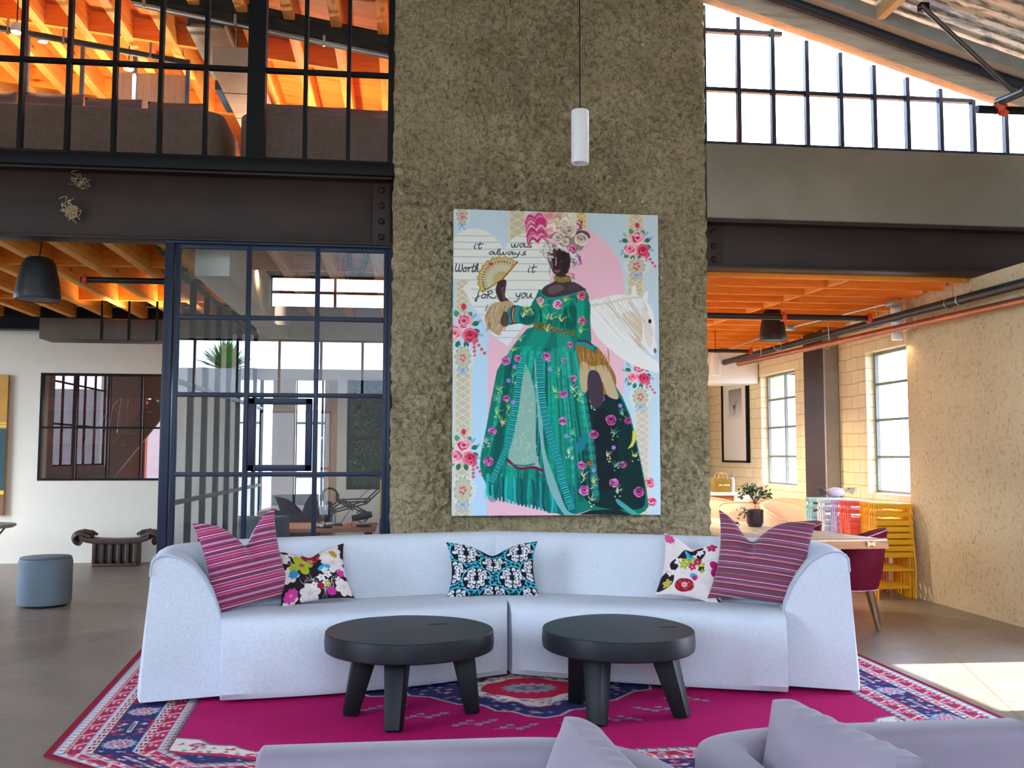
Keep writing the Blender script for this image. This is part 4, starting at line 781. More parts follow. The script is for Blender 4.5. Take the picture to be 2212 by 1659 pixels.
def make_painting():
    SW, SH = 900, 1340; P = Paint(SW, SH, (196, 212, 216)); rs = random.Random(11)
    def uv(px, py):
        yt = 457+(px-978)/437*9; yb = 1117-(px-980)/445*7; v = (py-yt)/(yb-yt); xl = 978+2*v; xr = 1415+10*v; return ((px-xl)/(xr-xl)*SW, v*SH)
    A = lambda x, y: uv(970+x/4.608, 440+y/4.608); B = lambda x, y: uv(970+x/4.706, 780+y/4.706)
    P.k = .44; P.T = A
    P.poly([(0, 1000), (2200, 1000), (2200, 3300), (0, 3300)], (190, 214, 226), .6)
    lattice(P, 55, 200, 700, 1200); lattice(P, 565, 748, 60, 420); lattice(P, 1225, 1345, 60, 300, (214, 176, 100)); lattice(P, 1740, 1915, 60, 1600)
    P.T = B; lattice(P, 60, 232, 0, 1620, (198, 188, 160)); lattice(P, 1868, 2020, 400, 1640, (204, 188, 170)); P.poly([(232, 0), (395, 0), (425, 1600), (250, 1600)], (184, 214, 230)); P.T = A
    # pink arch and lined heart
    PKC = (238, 186, 196)
    P.poly([(380, 1200), (385, 3300), (1710, 3300), (1715, 900)]+[(1080+635*math.cos(a), 850-640*math.sin(a)) for a in np.linspace(0, PI, 40)], PKC)
    P.ell(110, 150, 75, 110, (214, 206, 180)); vase(P, 120, 140, 48, 90); rose(P, 125, 165, 26)
    HT = [(30, 395), (80, 330), (160, 285), (245, 272), (340, 292), (430, 350), (490, 420), (530, 485), (560, 430), (620, 370), (700, 325), (800, 305), (900, 330), (980, 420), (1010, 560), (1000, 720), (960, 850), (900, 980), (800, 1140), (690, 1300), (570, 1448), (470, 1380), (380, 1290), (250, 1080), (130, 900), (45, 790), (20, 700)]
    P.poly([(p[0]+6, p[1]+8) for p in HT], (216, 190, 196)); P.poly(HT, (232, 228, 212))
    P.poly([(200, 1000), (850, 1000), (570, 1440), (380, 1290)], (226, 228, 228), .6)
    for i, y in enumerate((350, 414, 484, 562, 628, 706, 794, 886, 974, 1062, 1142, 1300, 1366)):
        # clip each line to the heart
        xs = []
        for (ax, ay), (bx, by) in zip(HT, HT[1:]+HT[:1]):
            if (ay > y) != (by > y): xs.append(ax+(bx-ax)*(y-ay)/(by-ay))
        xs.sort()
        for a, b in zip(xs[::2], xs[1::2]): P.line([(a+4, y), ((a+b)/2, y+3*math.sin(i)), (b-4, y-3)], 2.4, (96, 168, 196) if i % 2 else (130, 164, 196))
    ink = (52, 54, 70); word(P, 'it', 222, 412, 66, 92, 4, ink); word(P, 'was', 598, 392, 70, 200, 4, ink); word(P, 'always', 378, 482, 56, 364, 4, ink); word(P, 'Worth', 60, 634, 78, 228, 4.2, ink); word(P, 'it', 748, 636, 74, 88, 4, ink); word(P, 'foR', 262, 900, 74, 180, 4.2, ink); word(P, 'you', 640, 880, 86, 168, 4, ink)
    P.poly([(40, 790), (180, 975), (390, 1290), (385, 1500), (40, 1500)], (190, 214, 228)); lattice(P, 62, 195, 800, 1130, (200, 186, 156)); P.poly([(130, 880), (200, 980), (240, 1060), (200, 800)], (232, 228, 212))
    bouquet(P, 135, 1290, 88); bouquet(P, 1835, 430, 78); vase(P, 140, 1570, 70, 110); vase(P, 1838, 640, 80, 80)
    P.T = B; bouquet(P, 150, 960, 82); vase(P, 155, 1330, 80, 130); bouquet(P, 1900, 150, 70); vase(P, 1925, 380, 72, 90); rose(P, 2020, 1240, 60); rose(P, 2040, 1420, 62); P.T = A
    # horse
    HW, HG = (234, 230, 222), (206, 192, 172)
    P.sp([(1370, 1010), (1500, 960), (1640, 925), (1780, 930), (1790, 850), (1830, 830), (1840, 900), (1870, 945), (1905, 950), (1930, 890), (1958, 905), (1950, 985), (1985, 1060), (2010, 1200), (2020, 1330), (2045, 1430), (2030, 1510), (1990, 1520), (1940, 1460), (1880, 1400), (1800, 1330), (1750, 1290), (1900, 1480), (2060, 1600), (2075, 1690), (1900, 1660), (1700, 1560), (1500, 1400), (1400, 1250)], HW)
    P.sp([(1690, 1120), (1800, 1090), (1880, 1150), (1900, 1280), (1880, 1400), (1800, 1290), (1730, 1200)], (200, 168, 128), .8); P.sp([(1890, 1060), (1960, 1080), (1990, 1200), (2000, 1400), (1960, 1440), (1920, 1300)], (226, 214, 196))
    for k in range(60):
        t = rs.random(); x = 1400+400*t; y = 1000-60*math.sin(t*2); L = rs.uniform(250, 620); P.line([(x, y+rs.uniform(0, 90)), (x+L*.28, y+L*.5), (x+L*.62, y+L*.86)], rs.uniform(2, 5), rs.choice([(246, 244, 238), (226, 220, 208), (214, 196, 160), (240, 236, 226), (190, 176, 166)]), .85, smooth=True, taper=True)
    for k in range(12): P.line([(1930, 1000+k*4), (2000, 1080+k*12), (2030, 1250+k*12)], 2.5, (240, 236, 230), .8, smooth=True, taper=True)
    P.ell(1975, 1188, 17, 22, (40, 30, 34)); P.ell(2028, 1480, 14, 26, (110, 100, 108)); P.line([(1900, 960), (1925, 1030), (1950, 1080)], 4, (200, 180, 170), smooth=True); P.sp([(1900, 960), (1935, 895), (1955, 930), (1930, 1010)], (238, 232, 224)); P.line([(1370, 1040), (1550, 1010), (1750, 960), (1880, 950)], 9, (220, 206, 180), smooth=True)
    # skirt
    P.T = B; G0, G1, G2, G3, GD = (4, 118, 98), (6, 152, 122), (20, 184, 150), (2, 80, 68), (6, 40, 40)
    SK = [(560, -20), (480, 130), (430, 400), (380, 700), (330, 960), (320, 1080), (345, 1190), (385, 1270), (385, 1355), (480, 1412), (540, 1385), (640, 1430), (720, 1465), (850, 1468), (960, 1510), (1000, 1545), (1090, 1548), (1160, 1580), (1290, 1555), (1420, 1510), (1560, 1530), (1700, 1560), (1900, 1558), (1975, 1520), (2015, 1470), (1990, 1290), (1940, 1060), (1880, 780), (1820, 560), (1740, 380), (1650, 240), (1500, 130), (1340, 20), (1280, -20)]
    P.poly(SK, G0); P.T = A
    P.poly([(840, 1250), (760, 1275), (680, 1370), (590, 1500), (530, 1610), (496, 1700), (484, 1745), (1500, 1745), (1480, 1560), (1380, 1420), (1250, 1290)], G0); P.T = B
    P.sp([(1360, 250), (1500, 300), (1680, 350), (1800, 560), (1880, 850), (1950, 1150), (1980, 1400), (1900, 1500), (1500, 1480), (1350, 1350), (1330, 1000), (1370, 700)], GD); P.sp([(1480, 520), (1620, 560), (1700, 900), (1700, 1250), (1500, 1300), (1430, 900)], (16, 22, 28), .75)
    for k in range(16):
        x0 = 610+k*44; s = (x0-960)/640; P.line([(x0+30, -80), (x0+s*160, 420), (x0+s*330+rs.uniform(-20, 20), 900), (x0+s*430, 1400)], rs.uniform(22, 40), rs.choice([G2, G1, G3, (4, 60, 56), (60, 200, 176)]), .32, smooth=True, taper=k % 2 == 0)
    for k in range(44):
        x0 = 640+rs.uniform(0, 640); s = (x0-960)/640; P.line([(x0, -60), (x0+s*200, 500), (x0+s*420+rs.uniform(-30, 30), 1050+rs.uniform(-100, 350))], rs.uniform(5, 14), rs.choice([G1, G2, G3, (8, 92, 84), (40, 186, 160)]), .55, smooth=True, taper=True)
    for k in range(14): x0 = 430+k*10; P.line([(560+k*6, 60), (500+k*5, 600), (360+k*14, 1150)], 9, rs.choice([G1, G3, (6, 88, 86)]), .45, smooth=True)
    for k in range(24): x0 = 400+k*37; P.line([(x0, 1180+k*4), (x0+rs.uniform(-10, 20), 1330+k*6), (x0+10, 1400+min(140, k*8))], 10, rs.choice([(22, 150, 150), (10, 96, 104), (40, 176, 170), (8, 76, 84)]), .8, smooth=True)
    P.sp([(740, 60), (800, 130), (860, 380), (870, 700), (880, 950), (930, 1150), (870, 1110), (640, 1090), (600, 1010), (640, 700), (690, 300)], (140, 176, 158)); P.sp([(850, 20), (900, 60), (930, 500), (960, 900), (1060, 1200), (1180, 1500), (1270, 1560), (1180, 1580), (1030, 1350), (960, 1120), (900, 700), (870, 300)], (126, 172, 170))
    for k in range(60): x, y = rs.uniform(640, 900), rs.uniform(200, 1060); P.line([(x, y), (x+10, y+12), (x-4, y+26)], 1.8, (196, 214, 196), .7, smooth=True)
    P.line([(590, 1020), (700, 1105), (850, 1095), (940, 1130)], 11, (120, 16, 60), smooth=True); P.line([(650, 1070), (760, 1080), (860, 1060)], 6, (10, 110, 96), smooth=True)
    def ruffle(pts, w):
        c = catmull([(p[0], p[1], 0) for p in pts], 26)
        for i in range(len(c)-1):
            d = (c[i+1]-c[i]).normalized(); n = Vector((-d.y, d.x, 0))*w; P.line([tuple((c[i]-n)[:2]), tuple((c[i]+n)[:2])], 6, ((30, 172, 160), (8, 100, 104), (60, 196, 184), (10, 80, 90))[i % 4])
    ruffle([(900, -40), (910, 200), (950, 520), (1010, 780), (1090, 1000), (1150, 1250), (1240, 1520)], 30); ruffle([(740, -40), (700, 250), (660, 560), (600, 850), (520, 1050), (430, 1260)], 24)
    P.sp([(1280, 860), (1350, 760), (1390, 800), (1360, 900), (1300, 940)], (20, 120, 130)); P.sp([(1700, 1400), (1900, 1540), (1940, 1558), (1860, 1560), (1700, 1450)], (70, 160, 150)); P.poly([(1300, 1560), (1420, 1515), (1700, 1500), (1850, 1559), (1300, 1560)], (10, 38, 38))
    FL = ((222, 150, 200), (176, 70, 140), (110, 10, 60)); FD = ((200, 110, 160), (150, 40, 100), (90, 6, 50))
    for x, y, r, c in ((575, 30, 44, FL), (690, 10, 34, FL), (575, 410, 38, FL), (440, 735, 46, FL), (545, 655, 24, FL), (405, 1040, 52, FL), (1245, 200, 38, FL), (1145, 360, 44, FL), (1140, 630, 44, FL), (1335, 1070, 46, FL), (1360, 1320, 56, FL), (1615, 330, 52, FL), (1625, 615, 60, FD), (1455, 760, 50, FD), (1800, 620, 40, FD), (1530, 400, 34, FD), (1660, 1240, 50, FL), (1755, 1060, 38, FD), (1915, 1330, 58, FD), (990, 5, 34, FL), (1150, 20, 30, FL), (1410, 1050, 26, ((190, 110, 60), (160, 80, 40), (110, 50, 20)))): rose(P, x, y, r, c)
    YG = [(196, 210, 96), (150, 200, 120), (214, 206, 120), (120, 190, 150), (226, 220, 170)]
    for x, y in ((640, 200), (500, 330), (480, 420), (600, 520), (480, 560), (1070, 340), (1245, 320), (1310, 380), (1210, 960), (1590, 980), (1660, 760), (1680, 1080), (1880, 980), (1450, 1240), (1700, 1330), (1440, 1420), (1350, 1180), (540, 660), (380, 860), (1100, 130), (1240, 760), (1440, 460), (1740, 560)):
        c = rs.choice(YG)
        for k in range(7): a = -PI/2+rs.uniform(-.9, .9); L = rs.uniform(40, 90); P.line([(x, y), (x+L*.5*math.cos(a), y+L*.5*math.sin(a)), (x+L*math.cos(a+.3), y+L*math.sin(a+.3))], 2.6, c, smooth=True, taper=True)
        for k in range(6): P.ell(x+rs.uniform(-34, 34), y+rs.uniform(-20, 60), 8, 6, c, rs.uniform(0, 3))
    for x, y in ((595, 230), (655, 90), (380, 830), (1175, 780), (1655, 890), (1455, 1120), (1720, 470), (1005, 110), (645, 445)):
        for k in range(5): a = 2*PI*k/5; P.ell(x+14*math.cos(a), y+14*math.sin(a), 11, 8, (150, 140, 214), a)
    for k in range(9): P.line([(1800+6*k, 900-3*k), (1840+5*k, 830-4*k), (1850+4*k, 720)], 2.4, (206, 200, 90), smooth=True)
    P.T = A
    # lower arm on the right with lace cuff
    P.sp([(1240, 1420), (1330, 1400), (1460, 1460), (1560, 1600), (1640, 1760), (1600, 1900), (1420, 1900), (1300, 1700), (1260, 1560)], (150, 104, 44)); P.sp([(1290, 1600), (1400, 1640), (1540, 1640), (1640, 1860), (1660, 1960), (1560, 1930), (1500, 1790), (1400, 1780), (1340, 1900), (1290, 1840)], (196, 170, 130)); P.sp([(1370, 1700), (1460, 1700), (1510, 1850), (1500, 2020), (1420, 2040), (1360, 1900)], (66, 54, 66))
    for k in range(46): x = rs.uniform(1270, 1560); P.line([(x, 1450+rs.uniform(0, 200)), (x+16, 1520+rs.uniform(0, 200))], 3, rs.choice([(180, 132, 60), (120, 80, 30), (206, 170, 110)]), .7)
    # bodice, sleeves
    P.sp([(880, 880), (840, 960), (800, 1040), (845, 1120), (830, 1210), (1000, 1260), (1150, 1300), (1240, 1290), (1260, 1100), (1360, 1000), (1340, 900), (1230, 880), (1150, 930), (1000, 960), (930, 950)], G0)
    P.sp([(860, 950), (820, 1020), (760, 1060), (640, 1040), (565, 1060), (560, 1180), (590, 1240), (660, 1220), (780, 1240), (850, 1180)], G0); P.sp([(700, 1090), (820, 1060), (840, 1170), (760, 1230), (690, 1190)], G3, .7)
    P.sp([(1230, 980), (1300, 960), (1375, 1010), (1380, 1200), (1390, 1400), (1350, 1440), (1260, 1400), (1230, 1200)], G0); P.sp([(1060, 1100), (1230, 1040), (1230, 1260), (1120, 1260), (1060, 1200)], G3, .75); P.line([(925, 960), (900, 1100), (900, 1220)], 5, GD, smooth=True)
    for k in range(24): x = rs.uniform(860, 1230); y = rs.uniform(970, 1200); P.line([(x, y), (x+rs.uniform(-20, 30), y+70)], 5, rs.choice([G1, G2, G3]), .5)
    P.sp([(900, 1000), (960, 980), (960, 1180), (910, 1210)], G2, .5); P.sp([(1000, 1000), (1180, 970), (1120, 1080), (1040, 1160)], G2, .45); P.sp([(1250, 1000), (1320, 990), (1310, 1250), (1260, 1350)], G2, .5); P.sp([(850, 1240), (1000, 1280), (900, 1500), (760, 1700), (640, 1720)], G2, .35); P.sp([(1050, 1320), (1180, 1340), (1240, 1700), (1120, 1720)], (60, 200, 170), .3)
    ruffle([(590, 1030), (560, 1120), (590, 1230)], 22); ruffle([(670, 1060), (650, 1130), (665, 1220)], 16); P.line([(625, 1065), (612, 1140), (630, 1215)], 15, (110, 30, 40), smooth=True); P.line([(628, 1070), (616, 1140), (632, 1210)], 4, (226, 180, 60), smooth=True)
    ruffle([(1260, 1410), (1340, 1420), (1430, 1470)], 22); P.line([(1260, 1390), (1340, 1395), (1400, 1430)], 7, (90, 20, 50), smooth=True); ruffle([(900, 900), (950, 960), (1060, 960), (1200, 920), (1330, 880)], 9)
    P.sp([(845, 1205), (1000, 1235), (1130, 1290), (1230, 1290), (1220, 1340), (1110, 1320), (960, 1300), (830, 1270)], (92, 104, 52))
    for k in range(60): x = rs.uniform(840, 1220); y = 1215+(x-840)*.2+rs.uniform(5, 50); P.line([(x, y), (x+12, y+4)], 2.4, rs.choice([(150, 156, 90), (46, 60, 40), (60, 110, 100)]))
    for x, y, r, c in ((885, 995, 40, ((246, 200, 210), (226, 130, 160), (180, 40, 90))), (1058, 1030, 52, ((246, 190, 206), (222, 120, 160), (176, 40, 90))), (1295, 940, 50, ((236, 160, 160), (200, 60, 80), (130, 20, 50))), (1300, 1190, 48, ((214, 150, 150), (180, 90, 110), (120, 40, 70))), (1180, 1430, 34, FL), (670, 1570, 36, FL), (555, 1600, 44, FL), (950, 1545, 46, FL)): rose(P, x, y, r, c)
    for x, y in ((900, 1060), (960, 1180), (1000, 1180), (1100, 1200), (760, 1110), (720, 1160), (1290, 1310), (620, 1500), (700, 1400), (960, 1300), (1130, 1000)):
        c = rs.choice(YG)
        for k in range(7): a = -PI/2+rs.uniform(-1, 1); L = rs.uniform(40, 95); P.line([(x, y), (x+L*.5*math.cos(a), y+L*.5*math.sin(a)), (x+L*math.cos(a+.4), y+L*math.sin(a+.4))], 3, c, smooth=True, taper=True)
    for k in range(9): P.line([(820, 1120), (760+6*k, 1040+12*k), (700, 1080+8*k)], 2.4, (190, 214, 130), .8, smooth=True, taper=True)
    # skin: shoulders, neck, raised arm, hand
    SKN, SK2, SKH = (58, 42, 40), (84, 66, 66), (124, 100, 100)
    P.sp([(930, 850), (1020, 800), (1030, 740), (1170, 740), (1190, 790), (1270, 830), (1330, 880), (1280, 895), (1150, 935), (1000, 962), (940, 950), (895, 905)], (66, 54, 58)); P.sp([(960, 870), (1060, 830), (1120, 870), (1000, 930)], SKH, .6); P.sp([(1180, 820), (1270, 850), (1250, 890), (1160, 890)], SK2, .6)
    P.sp([(1025, 745), (1090, 760), (1175, 742), (1175, 790), (1100, 812), (1030, 795)], (140, 112, 50))
    for k in range(40): P.ell(rs.uniform(1030, 1170), rs.uniform(752, 800), 4, 3, rs.choice([(206, 176, 90), (84, 62, 30), (170, 140, 70)]))
    P.sp([(560, 1010), (500, 1010), (460, 940), (452, 870), (480, 810), (530, 785), (552, 830), (545, 900), (545, 960), (600, 1010)], SKN)
    for a, b in (((480, 830), (520, 800)), ((500, 850), (545, 815)), ((505, 880), (548, 850))): P.line([a, b], 7, (92, 66, 62))
    P.line([(520, 870), (520, 930), (540, 990)], 8, (110, 76, 76), .6, smooth=True)
    # lace cuff on raised arm
    P.sp([(500, 1010), (590, 1000), (625, 1040), (570, 1080), (560, 1180), (580, 1240), (520, 1280), (490, 1345), (400, 1290), (350, 1200), (365, 1110), (420, 1030)], (186, 158, 116))
    for k in range(40): x, y = rs.uniform(370, 560), rs.uniform(1030, 1250); P.line([(x, y), (x-20, y+60)], 4, rs.choice([(150, 122, 84), (214, 192, 150), (120, 96, 70)]), .7)
    P.sp([(530, 1110), (575, 1130), (575, 1240), (520, 1250), (500, 1200)], (70, 46, 40), .8)
    # fan
    c0 = (510, 790); n = 22; a0, a1 = 2.55, 5.40; R = 226
    arc = [(c0[0]+(R+(9 if i % 2 else -6))*math.cos(a), c0[1]+(R+(9 if i % 2 else -6))*math.sin(a)) for i, a in enumerate(np.linspace(a0, a1, n))]
    P.poly([c0]+arc, (196, 180, 128)); P.line(arc, 7, (190, 152, 60)); P.poly([c0]+[(c0[0]+150*math.cos(a), c0[1]+150*math.sin(a)) for a in np.linspace(a0, a1, 30)], (206, 206, 176)); P.poly([c0]+[(c0[0]+84*math.cos(a), c0[1]+84*math.sin(a)) for a in np.linspace(a0, a1, 30)], (200, 160, 60))
    for i, a in enumerate(np.linspace(a0, a1, 44)): P.line([c0, (c0[0]+R*math.cos(a), c0[1]+R*math.sin(a))], 1.6 if i % 2 else 2.4, (110, 86, 40) if i % 2 else (236, 224, 170), .7)
    for t in np.linspace(a0+.1, a1-.1, 18): P.ell(c0[0]+185*math.cos(t), c0[1]+185*math.sin(t), 8, 7, rs.choice([(190, 30, 60), (60, 40, 40), (200, 60, 80)]))
    P.ell(400, 632, 22, 16, (200, 60, 80)); P.line([c0, arc[-1]], 7, (176, 96, 30)); P.line([c0, arc[0]], 5, (150, 110, 40)); P.sp([(470, 810), (540, 785), (556, 830), (520, 850), (480, 850)], SKN)
    # hair, face
    P.sp([(905, 470), (960, 420), (1090, 400), (1220, 450), (1270, 540), (1245, 620), (1200, 660), (1180, 560), (1100, 470), (990, 480), (950, 560), (925, 590)], (168, 156, 152))
    for k in range(140): a = rs.uniform(0, 6.28); d = rs.uniform(.55, 1); P.ell(1085+170*d*math.cos(a), 520+130*d*math.sin(a)-30, rs.uniform(12, 24), rs.uniform(8, 16), rs.choice([(196, 184, 176), (160, 148, 142), (222, 212, 204), (120, 108, 104)]), rs.uniform(0, 3))
    for k in range(50): P.ell(rs.uniform(1160, 1240), rs.uniform(520, 620), 13, 11, rs.choice([(200, 190, 184), (150, 138, 134), (226, 216, 210)]))
    for k in range(12): P.ell(1190+k*3+rs.uniform(-6, 6), 760+rs.uniform(-25, 40), 10, 14, (200, 192, 190))
    P.sp([(955, 560), (958, 500), (1000, 470), (1070, 465), (1140, 485), (1175, 540), (1180, 620), (1160, 700), (1110, 745), (1060, 750), (1015, 715), (985, 660), (965, 610)], (56, 36, 34))
    P.sp([(965, 580), (1000, 590), (1010, 660), (1000, 690), (975, 640)], (120, 106, 118), .75); P.sp([(1040, 500), (1120, 500), (1150, 560), (1060, 560)], (40, 26, 26), .7); P.sp([(1100, 600), (1160, 600), (1150, 690), (1110, 700)], (36, 24, 26), .7); P.sp([(1000, 500), (1036, 500), (1030, 560), (990, 560)], (96, 66, 60), .7)
    P.line([(978, 583), (1003, 574), (1028, 586)], 3, (16, 10, 12), smooth=True); P.line([(1066, 580), (1090, 570), (1118, 578)], 3, (16, 10, 12), smooth=True)
    for x in (1000, 1092): P.ell(x, 597, 16, 7, (20, 12, 14)); P.ell(x-7, 597, 4, 3, (210, 204, 200)); P.ell(x+9, 597, 3, 3, (200, 194, 190)); P.line([(x-18, 590), (x, 586), (x+17, 592)], 2.4, (12, 8, 10), smooth=True)
    P.line([(1036, 560), (1038, 610), (1033, 640)], 4, (196, 180, 186), smooth=True); P.sp([(1022, 650), (1040, 640), (1062, 652), (1055, 662), (1030, 664)], (34, 22, 22)); P.ell(1042, 648, 5, 4, (150, 126, 124))
    P.sp([(1010, 690), (1035, 675), (1050, 678), (1084, 684), (1062, 690), (1036, 692)], (110, 50, 60)); P.sp([(1014, 691), (1045, 692), (1082, 686), (1062, 708), (1034, 708)], (150, 84, 96)); P.ell(1036, 727, 14, 6, (150, 128, 126), 0, .7); P.line([(975, 660), (977, 735)], 3, (120, 112, 110)); P.line([(1160, 670), (1158, 720)], 3, (120, 112, 110))
    # headdress
    def feather(x, y, L, a, w, cs, n=34):
        for k in range(n):
            t = rs.random(); s = rs.choice([-1, 1]); bx, by = x+L*t*math.cos(a), y+L*t*math.sin(a); P.line([(bx, by), (bx+w*.6*math.cos(a+s*.9), by+w*.6*math.sin(a+s*.9)), (bx+w*math.cos(a+s*1.9), by+w*math.sin(a+s*1.9))], rs.uniform(4, 9), rs.choice(cs), .9, smooth=True, taper=True)
    P.sp([(770, 140), (860, 105), (1000, 104), (1090, 112), (1050, 250), (960, 300), (850, 230)], (232, 160, 156)); feather(900, 130, 130, .6, 95, [(236, 170, 164), (226, 140, 136), (244, 196, 186)], 50)
    feather(860, 420, 260, -1.7, 110, [(206, 70, 130), (226, 130, 160), (170, 40, 80), (240, 180, 196), (196, 50, 110)], 150); P.sp([(830, 180), (900, 160), (940, 200), (880, 230)], (206, 50, 120)); feather(1010, 300, 190, -1.0, 90, [(236, 214, 190), (214, 180, 150), (196, 150, 120), (244, 232, 214)], 110); feather(1140, 250, 130, -1.3, 80, [(236, 222, 200), (206, 186, 160), (244, 236, 220)], 70)
    for k in range(16): P.ell(rs.uniform(880, 990), rs.uniform(300, 400), 12, 10, rs.choice([(210, 110, 120), (230, 150, 160), (170, 70, 80)]))
    CR = ((232, 216, 200), (206, 182, 160), (150, 120, 104))
    P.sp([(1230, 300), (1330, 290), (1375, 350), (1320, 380), (1250, 420)], (70, 84, 80)); P.sp([(940, 400), (1030, 300), (1120, 330), (1300, 340), (1300, 470), (1200, 500), (1080, 430), (1000, 450)], (150, 130, 112))
    rose(P, 1165, 290, 76, CR); rose(P, 1285, 375, 72, CR); rose(P, 1060, 360, 60, CR); rose(P, 1130, 400, 44, CR); rose(P, 990, 400, 36, CR); rose(P, 1200, 478, 56, ((236, 170, 196), (196, 60, 110), (120, 10, 50)))
    P.line([(950, 372), (1040, 420), (1110, 470), (1150, 500)], 10, (240, 190, 206), smooth=True); P.line([(1250, 320), (1270, 260), (1282, 190)], 4, (80, 90, 60), smooth=True)
    for k in range(12): P.ell(1250+rs.uniform(-5, 60), 185+k*10, 9, 8, (150, 30, 70))
    for k in range(4): P.line([(1170, 500), (1190+k*8, 540), (1220, 560)], 5, (230, 224, 226), smooth=True)
    P.poly([(1255, 530), (1280, 545), (1295, 635), (1275, 620), (1258, 640)], (176, 70, 140)); P.line([(1175, 720), (1215, 730), (1200, 760), (1225, 770)], 4, (196, 60, 110), smooth=True)
    for k in range(60):
        x, y = rs.choice([(rs.uniform(900, 990), rs.uniform(430, 590)), (rs.uniform(1170, 1260), rs.uniform(490, 640)), (rs.uniform(960, 1180), rs.uniform(440, 490))]); c_ = rs.choice([(226, 218, 212), (140, 128, 124), (196, 186, 180), (242, 238, 234)]); P.line([(x, y), (x+9, y-9), (x+20, y), (x+14, y+12)], 4, c_, smooth=True)
    for k in range(26): P.ell(rs.uniform(880, 1000), rs.uniform(440, 520), 12, 8, rs.choice([(206, 196, 188), (170, 158, 150), (230, 222, 214)]), rs.uniform(0, 3))
    P.a += np.random.RandomState(2).normal(0, .012, P.a.shape[:2]+(1,)); P.a = P.a.clip(0, 1); return P.down(2)
art = make_painting(); H_, W_ = art.shape[:2]
o = thing('painting', (1.225, YW-.085, .91), 'large painting of a woman in a green floral gown holding a fan beside a horse', 'painting')
X0, X1, Z0, Z1, YF = .385, 2.08, .915, 3.385, YW-.125
MB().box((X0, YF+.0015, Z0), (X1, YW-.078, Z1)).build('stretched_canvas', mat('canvas_edge', (226, 222, 212), .8), o)
gx, gz = np.meshgrid(np.linspace(X0, X1, W_), np.linspace(Z1, Z0, H_)); grid_object('painted_front', np.stack([gx, np.full_like(gx, YF), gz], -1), art, attr_mat('oil_paint', .55), o, world_off=tuple(o.location))
